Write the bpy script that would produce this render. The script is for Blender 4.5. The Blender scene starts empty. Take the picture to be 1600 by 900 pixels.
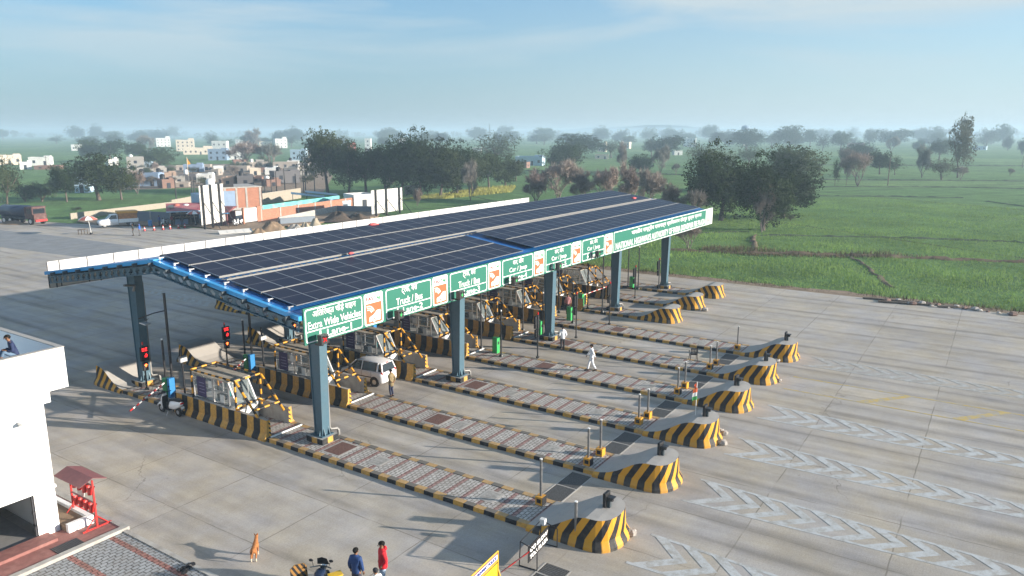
import bpy, bmesh, math, random
import numpy as np
from mathutils import Vector, Matrix
random.seed(7)
rng = np.random.default_rng(11)
R = math.radians
scene = bpy.context.scene
col = scene.collection

# ------------------------------------------------------------------ camera
FPX = 1168.864
CR = ((5.48535848e-01, -1.69893834e-01, 8.18684621e-01),
      (-8.36127035e-01, -1.11387672e-01, 5.37107407e-01),
      (-5.98627050e-05, -9.79147012e-01, -2.03152959e-01))
CC = Vector((-24.00275, -26.83607, 15.0))
cam_d = bpy.data.cameras.new('camera')
cam = bpy.data.objects.new('camera', cam_d)
col.objects.link(cam)
cam_d.sensor_width = 36.0
cam_d.lens = 36.0 * FPX / 1600.0
cam_d.clip_start = 0.1
cam_d.clip_end = 30000.0
m = Matrix(((CR[0][0], -CR[0][1], -CR[0][2], CC.x),
            (CR[1][0], -CR[1][1], -CR[1][2], CC.y),
            (CR[2][0], -CR[2][1], -CR[2][2], CC.z),
            (0, 0, 0, 1)))
cam.matrix_world = m
scene.camera = cam

# ------------------------------------------------------------------ sun and sky
SUN_EL = R(12.9)
SUN_DIR = Vector((0.404 * math.cos(SUN_EL), -0.915 * math.cos(SUN_EL), math.sin(SUN_EL))).normalized()
sun_d = bpy.data.lights.new('sun', 'SUN')
sun_d.energy = 5.0
sun_d.angle = R(0.55)
sun_d.color = (1.0, 0.90, 0.77)
sun = bpy.data.objects.new('sun', sun_d)
col.objects.link(sun)
sun.rotation_euler = SUN_DIR.to_track_quat('Z', 'Y').to_euler()

world = bpy.data.worlds.new('World')
scene.world = world
world.use_nodes = True
wn, wl = world.node_tree.nodes, world.node_tree.links
wn.clear()
sky = wn.new('ShaderNodeTexSky')
sky.sky_type = 'NISHITA'
sky.sun_disc = False
sky.sun_elevation = SUN_EL
sky.sun_rotation = math.atan2(SUN_DIR.x, SUN_DIR.y)
sky.altitude = 200
sky.air_density = 1.0
sky.dust_density = 0.3
sky.ozone_density = 3.5
tc = wn.new('ShaderNodeTexCoord')
mp = wn.new('ShaderNodeMapping')
mp.inputs['Rotation'].default_value = (R(6), R(-10), R(-20))
mp.inputs['Scale'].default_value = (0.9, 1.3, 9.0)
ns = wn.new('ShaderNodeTexNoise')
ns.inputs['Scale'].default_value = 1.6
ns.inputs['Detail'].default_value = 5
ns.inputs['Roughness'].default_value = 0.5
ns.inputs['Distortion'].default_value = 0.4
rp = wn.new('ShaderNodeValToRGB')
rp.color_ramp.elements[0].position = 0.43
rp.color_ramp.elements[0].color = (0, 0, 0, 1)
rp.color_ramp.elements[1].position = 0.60
rp.color_ramp.elements[1].color = (0.85, 0.85, 0.85, 1)
mx = wn.new('ShaderNodeMixRGB')
mx.inputs['Color2'].default_value = (3.25, 3.75, 3.95, 1)
bg = wn.new('ShaderNodeBackground')
bg.inputs['Strength'].default_value = 0.085
wo = wn.new('ShaderNodeOutputWorld')
wl.new(tc.outputs['Generated'], mp.inputs['Vector'])
wl.new(mp.outputs['Vector'], ns.inputs['Vector'])
wl.new(ns.outputs['Fac'], rp.inputs['Fac'])
tint = wn.new('ShaderNodeMixRGB'); tint.blend_type = 'MULTIPLY'; tint.inputs['Fac'].default_value = 1.0
tint.inputs['Color2'].default_value = (.62, 1.00, 1.12, 1)
wl.new(sky.outputs['Color'], tint.inputs['Color1'])
sep = wn.new('ShaderNodeSeparateXYZ'); wl.new(tc.outputs['Generated'], sep.inputs[0])
hz1 = wn.new('ShaderNodeMapRange'); hz1.inputs['From Min'].default_value = 0.0; hz1.inputs['From Max'].default_value = .30
hz1.inputs['To Min'].default_value = .97; hz1.inputs['To Max'].default_value = .05
wl.new(sep.outputs[2], hz1.inputs['Value'])
dotn = wn.new('ShaderNodeVectorMath'); dotn.operation = 'DOT_PRODUCT'; dotn.inputs[1].default_value = (.85, -.52, 0)
wl.new(tc.outputs['Generated'], dotn.inputs[0])
side = wn.new('ShaderNodeMapRange'); side.inputs['From Min'].default_value = 0.1; side.inputs['From Max'].default_value = .98
side.interpolation_type = 'SMOOTHSTEP'
wl.new(dotn.outputs['Value'], side.inputs['Value'])
hc = wn.new('ShaderNodeMixRGB'); hc.inputs['Color1'].default_value = (1.90, 2.48, 2.88, 1); hc.inputs['Color2'].default_value = (3.3, 3.9, 4.2, 1)
wl.new(side.outputs['Result'], hc.inputs['Fac'])
hm_ = wn.new('ShaderNodeMixRGB'); wl.new(hz1.outputs['Result'], hm_.inputs['Fac']); wl.new(tint.outputs['Color'], hm_.inputs['Color1']); wl.new(hc.outputs['Color'], hm_.inputs['Color2'])
cf = wn.new('ShaderNodeMapRange'); cf.inputs['From Min'].default_value = .03; cf.inputs['From Max'].default_value = .14
wl.new(sep.outputs[2], cf.inputs['Value'])
cm = wn.new('ShaderNodeMath'); cm.operation = 'MULTIPLY'; wl.new(cf.outputs['Result'], cm.inputs[0]); wl.new(rp.outputs['Color'], cm.inputs[1])
wl.new(cm.outputs[0], mx.inputs['Fac']); wl.new(hm_.outputs['Color'], mx.inputs['Color1'])
wl.new(mx.outputs['Color'], bg.inputs['Color'])
wl.new(bg.outputs['Background'], wo.inputs['Surface'])

scene.view_settings.view_transform = 'Standard'
scene.view_settings.look = 'None'
scene.view_settings.exposure = 1.2
scene.view_settings.gamma = 1.0
scene.view_settings.use_curve_mapping = False
scene.render.engine = 'CYCLES'
scene.cycles.use_denoising = True
scene.cycles.max_bounces = 6
scene.cycles.diffuse_bounces = 3
scene.cycles.glossy_bounces = 3
scene.cycles.transmission_bounces = 4
scene.cycles.transparent_max_bounces = 8
scene.cycles.volume_bounces = 1
scene.cycles.caustics_reflective = False
scene.cycles.caustics_refractive = False

# ------------------------------------------------------------------ helpers
def at(px, py, z=0.0):
    d = Vector([sum(CR[i][j] * ((px - 800) / FPX, (py - 450) / FPX, 1.0)[j] for j in range(3)) for i in range(3)])
    return CC + d * ((z - CC.z) / d.z)

def ppm(p):
    """metres covered by one pixel of the 1600 px photograph at point p"""
    v = Vector(p) - CC
    return v.dot(Vector((CR[0][2], CR[1][2], CR[2][2]))) / FPX

def tag(o, label=None, cat=None, group=None, kind=None):
    if label: o['label'] = label
    if cat: o['category'] = cat
    if group: o['group'] = group
    if kind: o['kind'] = kind
    return o

def thing(name, label, cat, loc=(0, 0, 0), rotz=0.0, group=None):
    o = bpy.data.objects.new(name, None)
    o.empty_display_size = 0.2
    col.objects.link(o)
    o.location = loc
    o.rotation_euler = (0, 0, rotz)
    return tag(o, label, cat, group)

KIDS = {}
def adopt(ch, parent):
    ch.parent = parent
    KIDS.setdefault(parent.name, []).append(ch)

def dup(root, loc, rotz=None, label=None, group=None, scale=None):
    r = root.copy()
    col.objects.link(r)
    r.location = loc
    if rotz is not None: r.rotation_euler = (0, 0, rotz)
    if label: r['label'] = label
    if group: r['group'] = group
    if scale is not None: r.scale = scale
    for ch in KIDS.get(root.name, []):
        c = ch.copy(); col.objects.link(c); adopt(c, r)
        for g in KIDS.get(ch.name, []):
            d = g.copy(); col.objects.link(d); adopt(d, c)
    return r

class MB:
    def __init__(s):
        s.v = []; s.f = []; s.mi = []; s.uv = []; s.sm = []
    def add(s, verts, faces, mi=0, uvs=None, sm=False):
        n = len(s.v)
        s.v += [tuple(p) for p in verts]
        for k, f in enumerate(faces):
            s.f.append(tuple(i + n for i in f))
            s.mi.append(mi if not isinstance(mi, (list, tuple)) else mi[k])
            s.uv.append(uvs[k] if uvs else None)
            s.sm.append(sm)
        return s
    def box(s, x0, y0, z0, x1, y1, z1, mi=0):
        v = [(x0,y0,z0),(x1,y0,z0),(x1,y1,z0),(x0,y1,z0),(x0,y0,z1),(x1,y0,z1),(x1,y1,z1),(x0,y1,z1)]
        return s.add(v, [(0,3,2,1),(4,5,6,7),(0,1,5,4),(1,2,6,5),(2,3,7,6),(3,0,4,7)], mi)
    def obb(s, c, size, rot=(0,0,0), mi=0):
        from mathutils import Euler
        M3 = Euler(rot).to_matrix()
        hx, hy, hz = [q / 2 for q in size]
        v = [Vector(c) + M3 @ Vector(p) for p in [(-hx,-hy,-hz),(hx,-hy,-hz),(hx,hy,-hz),(-hx,hy,-hz),(-hx,-hy,hz),(hx,-hy,hz),(hx,hy,hz),(-hx,hy,hz)]]
        return s.add(v, [(0,3,2,1),(4,5,6,7),(0,1,5,4),(1,2,6,5),(2,3,7,6),(3,0,4,7)], mi)
    def tube(s, pts, r, n=8, mi=0, cap=True, sm=True):
        pts = [Vector(p) for p in pts]
        rs = r if isinstance(r, (list, tuple)) else [r] * len(pts)
        rings = []
        up = None
        for i, p in enumerate(pts):
            d = (pts[min(i+1, len(pts)-1)] - pts[max(i-1, 0)])
            if d.length < 1e-9: d = Vector((0,0,1))
            d.normalize()
            if up is None:
                up = Vector((0,0,1)) if abs(d.z) < 0.9 else Vector((1,0,0))
            a = d.cross(up)
            if a.length < 1e-4: a = d.cross(Vector((0,1,0)))
            a.normalize(); b = d.cross(a).normalized(); up = -b if False else up
            rings.append([p + (a * math.cos(t) + b * math.sin(t)) * rs[i] for t in [2*math.pi*k/n for k in range(n)]])
        v = [q for ring in rings for q in ring]
        f = []
        for i in range(len(pts)-1):
            for k in range(n):
                f.append((i*n+k, (i+1)*n+k, (i+1)*n+(k+1)%n, i*n+(k+1)%n))
        s.add(v, f, mi, sm=sm)
        if cap:
            s.add(rings[0], [tuple(range(n))], mi); s.add(rings[-1], [tuple(range(n-1,-1,-1))], mi)
        return s
    def banded(s, p0, p1, r, step=0.4, mis=(0,1), n=8, start=0):
        p0, p1 = Vector(p0), Vector(p1)
        L = (p1-p0).length; k = max(1, round(L/step))
        for i in range(k):
            s.tube([p0.lerp(p1, i/k), p0.lerp(p1, (i+1)/k)], r, n, mis[(i+start)%2], cap=(i in (0,k-1)))
        return s
    def prism(s, poly, z0, z1, mi=0, f=lambda x,y,z:(x,y,z)):
        n = len(poly)
        v = [f(x,y,z0) for x,y in poly] + [f(x,y,z1) for x,y in poly]
        fs = [tuple(range(n-1,-1,-1)), tuple(range(n,2*n))] + [(i,(i+1)%n,n+(i+1)%n,n+i) for i in range(n)]
        return s.add(v, fs, mi)
    def ball(s, c, r, n=10, m=6, mi=0):
        rr = r if isinstance(r, (list,tuple)) else (r,r,r)
        v = [(c[0],c[1],c[2]+rr[2])]
        for i in range(1,m):
            a = math.pi*i/m
            for k in range(n):
                t = 2*math.pi*k/n
                v.append((c[0]+rr[0]*math.sin(a)*math.cos(t), c[1]+rr[1]*math.sin(a)*math.sin(t), c[2]+rr[2]*math.cos(a)))
        v.append((c[0],c[1],c[2]-rr[2]))
        f = [(0,1+k,1+(k+1)%n) for k in range(n)]
        for i in range(m-2):
            for k in range(n):
                f.append((1+i*n+k,1+(i+1)*n+k,1+(i+1)*n+(k+1)%n,1+i*n+(k+1)%n))
        L = len(v)-1
        f += [(L,1+(m-2)*n+(k+1)%n,1+(m-2)*n+k) for k in range(n)]
        return s.add(v, f, mi, sm=True)
    def quad(s, a, b, c, d, mi=0):
        return s.add([a,b,c,d], [(0,1,2,3)], mi)
    def mesh(s, name, mats):
        me = bpy.data.meshes.new(name)
        me.from_pydata(s.v, [], s.f)
        for mt in (mats if isinstance(mats, (list,tuple)) else [mats]): me.materials.append(mt)
        me.polygons.foreach_set('material_index', s.mi)
        me.polygons.foreach_set('use_smooth', s.sm)
        if any(u is not None for u in s.uv):
            uvl = me.uv_layers.new(name='UVMap')
            k = 0
            for fi, f in enumerate(s.f):
                for j in range(len(f)):
                    uvl.data[k].uv = s.uv[fi][j] if s.uv[fi] else (0,0)
                    k += 1
        me.update()
        return me
    def build(s, name, mats, parent=None, bevel=0.0, loc=None):
        o = bpy.data.objects.new(name, s.mesh(name, mats))
        col.objects.link(o)
        if bevel:
            b = o.modifiers.new('bevel', 'BEVEL'); b.width = bevel; b.segments = 2; b.limit_method = 'ANGLE'; b.angle_limit = R(40)
        if loc is not None: o.location = loc
        if parent is not None: adopt(o, parent)
        return o

def mesh_np(name, verts, faces_flat, nper, mats):
    """fast mesh of same-size polygons"""
    me = bpy.data.meshes.new(name)
    nv = len(verts); nf = len(faces_flat)//nper
    me.vertices.add(nv); me.vertices.foreach_set('co', np.asarray(verts, np.float32).ravel())
    me.loops.add(nf*nper); me.loops.foreach_set('vertex_index', np.asarray(faces_flat, np.int32))
    me.polygons.add(nf); me.polygons.foreach_set('loop_start', np.arange(0, nf*nper, nper, dtype=np.int32))
    me.update(calc_edges=True); me.validate()
    for mt in (mats if isinstance(mats,(list,tuple)) else [mats]): me.materials.append(mt)
    return me

# ------------------------------------------------------------------ materials
def nm(name):
    mt = bpy.data.materials.new(name); mt.use_nodes = True
    nt = mt.node_tree
    return mt, nt.nodes, nt.links, nt.nodes['Principled BSDF']

def mat(name, c, rough=0.7, metal=0.0, scale=6.0, amt=0.12, bump=0.0, bscale=40.0, spec=0.5, dirt=None, damt=0.35, dscale=2.0, dust=0.0):
    mt, n, l, b = nm(name)
    b.inputs['Roughness'].default_value = rough
    b.inputs['Metallic'].default_value = metal
    b.inputs['Specular IOR Level'].default_value = spec
    geo = n.new('ShaderNodeNewGeometry')
    nz = n.new('ShaderNodeTexNoise'); nz.inputs['Scale'].default_value = scale; nz.inputs['Detail'].default_value = 4
    l.new(geo.outputs['Position'], nz.inputs['Vector'])
    mr = n.new('ShaderNodeMapRange'); mr.inputs['From Min'].default_value = .3; mr.inputs['From Max'].default_value = .7
    mr.inputs['To Min'].default_value = 1-amt; mr.inputs['To Max'].default_value = 1+amt
    l.new(nz.outputs['Fac'], mr.inputs['Value'])
    mul = n.new('ShaderNodeVectorMath'); mul.operation = 'SCALE'; mul.inputs[0].default_value = c[:3]
    l.new(mr.outputs['Result'], mul.inputs['Scale'])
    out = mul.outputs['Vector']
    if dirt:
        n2 = n.new('ShaderNodeTexNoise'); n2.inputs['Scale'].default_value = dscale; n2.inputs['Detail'].default_value = 7; n2.inputs['Roughness'].default_value = .65
        l.new(geo.outputs['Position'], n2.inputs['Vector'])
        r2 = n.new('ShaderNodeMapRange'); r2.inputs['From Min'].default_value = .5; r2.inputs['From Max'].default_value = .68; r2.inputs['To Max'].default_value = damt
        l.new(n2.outputs['Fac'], r2.inputs['Value'])
        mm = n.new('ShaderNodeMixRGB'); mm.inputs['Color2'].default_value = (*dirt, 1)
        l.new(r2.outputs['Result'], mm.inputs['Fac']); l.new(out, mm.inputs['Color1'])
        out = mm.outputs['Color']
    if dust:   # dust lying on the upward faces
        sn = n.new('ShaderNodeSeparateXYZ'); l.new(geo.outputs['True Normal'], sn.inputs[0])
        nd = n.new('ShaderNodeMapRange'); nd.inputs['From Min'].default_value = .7; nd.inputs['From Max'].default_value = .95; nd.inputs['To Max'].default_value = dust
        l.new(sn.outputs[2], nd.inputs['Value'])
        md = n.new('ShaderNodeMixRGB'); md.inputs['Color2'].default_value = (.27, .245, .21, 1)
        l.new(nd.outputs['Result'], md.inputs['Fac']); l.new(out, md.inputs['Color1']); out = md.outputs['Color']
    l.new(out, b.inputs['Base Color'])
    if bump:
        n3 = n.new('ShaderNodeTexNoise'); n3.inputs['Scale'].default_value = bscale; n3.inputs['Detail'].default_value = 4
        l.new(geo.outputs['Position'], n3.inputs['Vector'])
        bp = n.new('ShaderNodeBump'); bp.inputs['Strength'].default_value = bump; bp.inputs['Distance'].default_value = .02
        l.new(n3.outputs['Fac'], bp.inputs['Height']); l.new(bp.outputs['Normal'], b.inputs['Normal'])
    return mt

def emis(name, c, s):
    mt, n, l, b = nm(name)
    b.inputs['Base Color'].default_value = (*c, 1); b.inputs['Emission Color'].default_value = (*c, 1); b.inputs['Emission Strength'].default_value = s
    return mt

def glass(name, c=(0.05,0.06,0.07), rough=0.05, alpha=0.6):
    mt, n, l, b = nm(name)
    b.inputs['Base Color'].default_value = (*c, 1); b.inputs['Roughness'].default_value = rough
    b.inputs['Alpha'].default_value = alpha; b.inputs['Specular IOR Level'].default_value = 0.8
    return mt

def mth(n, l, op, a, b=None, c=None):
    q = n.new('ShaderNodeMath'); q.operation = op
    for i, v in enumerate((a, b, c)):
        if v is None: continue
        if isinstance(v, (int, float)): q.inputs[i].default_value = v
        else: l.new(v, q.inputs[i])
    return q.outputs[0]

def mixc(n, l, fac, a, b, mode='MIX'):
    q = n.new('ShaderNodeMixRGB'); q.blend_type = mode
    for i, v in ((0, fac), (1, a), (2, b)):
        if isinstance(v, (int, float)): q.inputs[i].default_value = v
        elif isinstance(v, (tuple, list)): q.inputs[i].default_value = (*v[:3], 1)
        else: l.new(v, q.inputs[i])
    return q.outputs[0]

def noise(n, l, vec, scale, detail=4, rough=.5, vscale=None, rot=None):
    if vscale or rot:
        mp_ = n.new('ShaderNodeMapping')
        if vscale: mp_.inputs['Scale'].default_value = vscale
        if rot: mp_.inputs['Rotation'].default_value = rot
        l.new(vec, mp_.inputs['Vector']); vec = mp_.outputs['Vector']
    q = n.new('ShaderNodeTexNoise'); q.inputs['Scale'].default_value = scale; q.inputs['Detail'].default_value = detail; q.inputs['Roughness'].default_value = rough
    l.new(vec, q.inputs['Vector'])
    return q.outputs['Fac']

def rng_(n, l, v, a, b, c=0.0, d=1.0):
    q = n.new('ShaderNodeMapRange')
    for k, x in zip(('From Min','From Max','To Min','To Max'), (a,b,c,d)): q.inputs[k].default_value = x
    l.new(v, q.inputs['Value'])
    return q.outputs['Result']

def concrete_mat(name, base, slab=(3.7, 4.97), off=(0.7, 0.0), joints=True):
    mt, n, l, b = nm(name)
    b.inputs['Roughness'].default_value = .92; b.inputs['Specular IOR Level'].default_value = .15
    geo = n.new('ShaderNodeNewGeometry'); P = geo.outputs['Position']
    sp = n.new('ShaderNodeSeparateXYZ'); l.new(P, sp.inputs[0])
    wob = noise(n, l, P, .8, 2)
    wx = mth(n, l, 'MULTIPLY', mth(n, l, 'SUBTRACT', wob, .5), .12)
    gx = mth(n, l, 'DIVIDE', mth(n, l, 'ADD', mth(n, l, 'ADD', sp.outputs[0], off[0]), wx), slab[0])
    gy = mth(n, l, 'DIVIDE', mth(n, l, 'ADD', mth(n, l, 'ADD', sp.outputs[1], off[1]), wx), slab[1])
    cv = n.new('ShaderNodeCombineXYZ'); l.new(mth(n,l,'FLOOR',gx), cv.inputs[0]); l.new(mth(n,l,'FLOOR',gy), cv.inputs[1])
    wnz = n.new('ShaderNodeTexWhiteNoise'); wnz.noise_dimensions = '2D'; l.new(cv.outputs[0], wnz.inputs['Vector'])
    v = rng_(n, l, wnz.outputs['Value'], 0, 1, .95, 1.04)
    big = rng_(n, l, noise(n, l, P, .11, 5, .6), .3, .7, .86, 1.13)
    med = rng_(n, l, noise(n, l, P, .9, 6, .65), .3, .7, .9, 1.09)
    tyre = rng_(n, l, noise(n, l, P, 1.1, 5, .6, (1.0, .07, 1)), .35, .7, 1.06, .84)
    broom = rng_(n, l, noise(n, l, P, 3, 4, .7, (.5, 9, 1)), .3, .7, .955, 1.045)
    grit = rng_(n, l, noise(n, l, P, 14, 4, .8), .3, .7, .86, 1.14)
    fr = mth(n, l, 'FRACT', mth(n, l, 'DIVIDE', mth(n, l, 'SUBTRACT', sp.outputs[0], -.45), 5.52))
    dtr = mth(n, l, 'ABSOLUTE', mth(n, l, 'SUBTRACT', mth(n, l, 'ABSOLUTE', mth(n, l, 'SUBTRACT', fr, .5)), .145))
    trk = mth(n, l, 'MULTIPLY', rng_(n, l, dtr, .01, .09, 1, 0), rng_(n, l, noise(n, l, P, .5, 5, .65, (1.4, .25, 1)), .36, .60, 0, .34))
    trk = mth(n, l, 'SUBTRACT', 1.0, trk)
    s_ = mth(n, l, 'MULTIPLY', v, trk)
    for q in (big, med, tyre, broom, grit): s_ = mth(n, l, 'MULTIPLY', s_, q)
    warm = rng_(n, l, noise(n, l, P, .35, 5, .6), .35, .65)
    c = mixc(n, l, warm, (base[0]*.97, base[1]*.99, base[2]*1.06), (base[0]*1.05, base[1]*1.0, base[2]*.9))
    c = mixc(n, l, 1.0, c, s_, 'MULTIPLY')
    # dark spots
    sp_ = rng_(n, l, noise(n, l, P, 2.6, 3, .5), .70, .76, 0, .4)
    c = mixc(n, l, sp_, c, (base[0]*.45, base[1]*.42, base[2]*.38))
    if joints:
        def line(g, period, w):
            fr = mth(n, l, 'FRACT', g)
            d = mth(n, l, 'ABSOLUTE', mth(n, l, 'SUBTRACT', fr, .5))
            return mth(n, l, 'GREATER_THAN', d, .5 - w/period/2)
        jl = mth(n, l, 'MULTIPLY', mth(n, l, 'MAXIMUM', line(gx, slab[0], .05), line(gy, slab[1], .05)), rng_(n, l, noise(n, l, P, .5, 3), .38, .56, .1, .75))
        c = mixc(n, l, jl, c, (base[0]*.45, base[1]*.43, base[2]*.4))
        vo = n.new('ShaderNodeTexVoronoi'); vo.feature = 'DISTANCE_TO_EDGE'; vo.inputs['Scale'].default_value = .17
        mp2 = n.new('ShaderNodeVectorMath'); mp2.operation = 'ADD'
        nzv = n.new('ShaderNodeTexNoise'); nzv.inputs['Scale'].default_value = .7; nzv.inputs['Detail'].default_value = 5; l.new(P, nzv.inputs['Vector'])
        sc = n.new('ShaderNodeVectorMath'); sc.operation = 'SCALE'; sc.inputs['Scale'].default_value = 2.0; l.new(nzv.outputs['Color'], sc.inputs[0])
        l.new(P, mp2.inputs[0]); l.new(sc.outputs[0], mp2.inputs[1]); l.new(mp2.outputs[0], vo.inputs['Vector'])
        cr = mth(n, l, 'MULTIPLY', mth(n, l, 'LESS_THAN', vo.outputs['Distance'], .0035), rng_(n, l, noise(n, l, P, .12, 2), .56, .62, 0, .5))
        c = mixc(n, l, cr, c, (base[0]*.4, base[1]*.38, base[2]*.35))
    l.new(c, b.inputs['Base Color'])
    bp = n.new('ShaderNodeBump'); bp.inputs['Strength'].default_value = .35; bp.inputs['Distance'].default_value = .02
    l.new(noise(n, l, P, 6, 6, .7, (1, 3, 1)), bp.inputs['Height']); l.new(bp.outputs['Normal'], b.inputs['Normal'])
    return mt

def stripes_uv(name, ca, cb, period=.62, slant=.6):
    """hazard stripes following the UVs of the part (metres), with worn paint"""
    mt, n, l, b = nm(name)
    b.inputs['Roughness'].default_value = .6; b.inputs['Specular IOR Level'].default_value = .25
    uv = n.new('ShaderNodeUVMap'); sp = n.new('ShaderNodeSeparateXYZ'); l.new(uv.outputs[0], sp.inputs[0])
    geo = n.new('ShaderNodeNewGeometry'); P = geo.outputs['Position']
    vv = mth(n, l, 'MAXIMUM', mth(n, l, 'SUBTRACT', sp.outputs[1], .35), 0.0)
    u = mth(n, l, 'ADD', sp.outputs[0], mth(n, l, 'MULTIPLY', vv, slant))
    u = mth(n, l, 'ADD', u, mth(n, l, 'MULTIPLY', noise(n, l, P, 5, 3), .03))
    fr = mth(n, l, 'FRACT', mth(n, l, 'DIVIDE', u, period))
    k = mth(n, l, 'GREATER_THAN', fr, .5)
    c = mixc(n, l, k, ca, cb)
    c = mixc(n, l, rng_(n, l, noise(n, l, P, 2.2, 6, .7), .5, .7, 0, .2), c, (.2, .16, .11))
    low = rng_(n, l, sp.outputs[1], 0, .34, .25, .0)
    c = mixc(n, l, mth(n, l, 'MULTIPLY', low, rng_(n, l, noise(n, l, P, 3.5, 5, .6), .3, .6)), c, (.30, .27, .22))
    sc = rng_(n, l, noise(n, l, P, 9, 5, .8), .66, .70, 0, .7)
    c = mixc(n, l, sc, c, (.38, .36, .33))
    l.new(c, b.inputs['Base Color'])
    return mt

YEL = (.60, .28, .02); BLK = (.022, .022, .025)
M = {}
M['concrete'] = concrete_mat('plaza_concrete', (.40, .37, .332))
M['yellow'] = mat('kerb_yellow', (.50, .27, .045), .65, amt=.2, scale=8, dirt=(.2,.16,.11), damt=.55, dscale=3, dust=.40)
M['black'] = mat('kerb_black', (.016, .017, .02), .6, amt=.3, scale=8, dirt=(.13,.12,.10), damt=.25, dscale=3, dust=.55, spec=.2)
M['byellow'] = mat('bright_yellow', YEL, .45, amt=.1)
M['bblack'] = mat('gloss_black', (.014,.014,.016), .5, spec=.3)
M['haz'] = stripes_uv('hazard_stripes', (.60,.29,.02), (.013,.0135,.017), slant=-.6)
M['haz2'] = stripes_uv('hazard_stripes_mirrored', (.60,.29,.02), (.013,.0135,.017), slant=.6)
M['nosetop'] = mat('rendered_concrete', (.37,.35,.325), .9, scale=2, amt=.12, bump=.3, dirt=(.2,.17,.13), damt=.3)
M['conc_grey'] = mat('cast_concrete', (.36,.345,.32), .9, scale=2.5, amt=.15, bump=.3, dirt=(.16,.13,.1), damt=.4)
M['steel_blue'] = mat('painted_column_steel', (.055,.115,.155), .45, .1, amt=.06, dirt=(.1,.12,.13), damt=.25, dscale=1.2)
M['steel_dark'] = mat('dark_steel', (.045,.06,.07), .5, .3)
M['pipe'] = mat('pale_pipe', (.20,.195,.185), .4)
M['roof'] = None
M['white'] = mat('white_paint', (.78,.78,.76), .5, amt=.04)
M['white_panel'] = mat('fascia_white', (.52,.51,.485), .5, amt=.04)
M['wallwhite'] = mat('building_white', (.82,.82,.81), .75, amt=.03, scale=.8, dirt=(.6,.58,.54), damt=.25, dscale=.8)
M['green'] = mat('sign_green', (.0,.125,.082), .5, amt=.03)
M['orange'] = mat('sign_orange', (.62,.105,.035), .4, amt=.03)
M['letter'] = mat('sign_lettering', (.74,.74,.74), .5, amt=.02)
M['redl'] = mat('sign_red', (.6,.03,.03), .4)
M['greenl'] = mat('sign_darkgreen', (.02,.22,.09), .4)
M['greyl'] = mat('sign_grey', (.25,.25,.26), .5)
M['alu'] = mat('aluminium', (.62,.62,.63), .3, .8, amt=.05)
M['glass'] = glass('booth_glass', (.30,.36,.37), .08, .38)
M['dark'] = mat('dark_interior', (.03,.03,.035), .6)
M['poleblk'] = mat('pole_black', (.02,.02,.022), .4)
M['gbox'] = mat('barrier_green', (.03,.36,.09), .4, amt=.05)
M['gbox2'] = mat('barrier_darkgreen', (.02,.20,.07), .4, amt=.05)
M['bbox'] = mat('barrier_blue', (.015,.17,.42), .4, amt=.05)
M['red'] = mat('paint_red', (.46,.022,.018), .45, amt=.08)
M['ledred'] = emis('led_red', (1.0,.02,.02), 2.2)
M['ledorange'] = emis('led_orange', (1.0,.16,.03), 2.2)
M['poster'] = mat('purple_notice', (.05,.035,.11), .4, amt=.15, scale=20)
M['paper'] = mat('paper', (.6,.6,.58), .7)
M['tyre'] = mat('rubber', (.018,.018,.018), .8)
M['chrome'] = mat('chrome', (.6,.6,.6), .2, .9)
M['carwhite'] = mat('car_white', (.78,.78,.79), .22, amt=.015)
M['carglass'] = glass('car_glass', (.02,.025,.03), .04, 1.0)
M['redlens'] = mat('red_lens', (.6,.01,.01), .15)
M['skin'] = mat('skin', (.23,.115,.065), .6, amt=.04, spec=.3)
M['hair'] = mat('black_hair', (.012,.011,.010), .9, spec=.1, bump=.8, bscale=60)
M['earth'] = mat('dry_earth', (.22,.155,.10), .95, scale=1.2, amt=.3, bump=.6, bscale=6)
M['soil'] = mat('dark_soil', (.085,.062,.045), .95, scale=1.5, amt=.35, bump=.8, bscale=5)
M['sand'] = mat('sand', (.38,.32,.24), .95, scale=2, amt=.12, bump=.4, bscale=8)
M['stone'] = mat('broken_stone', (.36,.33,.30), .9, scale=6, amt=.25, bump=.5)
def brick_mat(name, c1, c2, mo, sc=4.5):
    mt, n, l, b = nm(name)
    b.inputs['Roughness'].default_value = .9
    tcn = n.new('ShaderNodeTexCoord'); 
    mpn = n.new('ShaderNodeMapping'); l.new(tcn.outputs['Object'], mpn.inputs['Vector'])
    sp = n.new('ShaderNodeSeparateXYZ'); l.new(mpn.outputs[0], sp.inputs[0])
    cb = n.new('ShaderNodeCombineXYZ'); l.new(mth(n,l,'ADD',sp.outputs[0],sp.outputs[1]), cb.inputs[0]); l.new(sp.outputs[2], cb.inputs[1])
    bt = n.new('ShaderNodeTexBrick'); bt.inputs['Scale'].default_value = sc
    bt.inputs['Color1'].default_value = (*c1,1); bt.inputs['Color2'].default_value = (*c2,1); bt.inputs['Mortar'].default_value = (*mo,1)
    bt.inputs['Mortar Size'].default_value = .02; bt.inputs['Brick Width'].default_value = .9; bt.inputs['Row Height'].default_value = .36
    l.new(cb.outputs[0], bt.inputs['Vector'])
    c = mixc(n, l, rng_(n,l,noise(n,l,mpn.outputs[0],1.2,5,.6),.4,.7,0,.4), bt.outputs['Color'], (c1[0]*.6,c1[1]*.7,c1[2]*.8))
    l.new(c, b.inputs['Base Color'])
    return mt
M['brick'] = brick_mat('red_brick', (.40,.155,.085), (.30,.11,.06), (.38,.33,.28))

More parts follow.
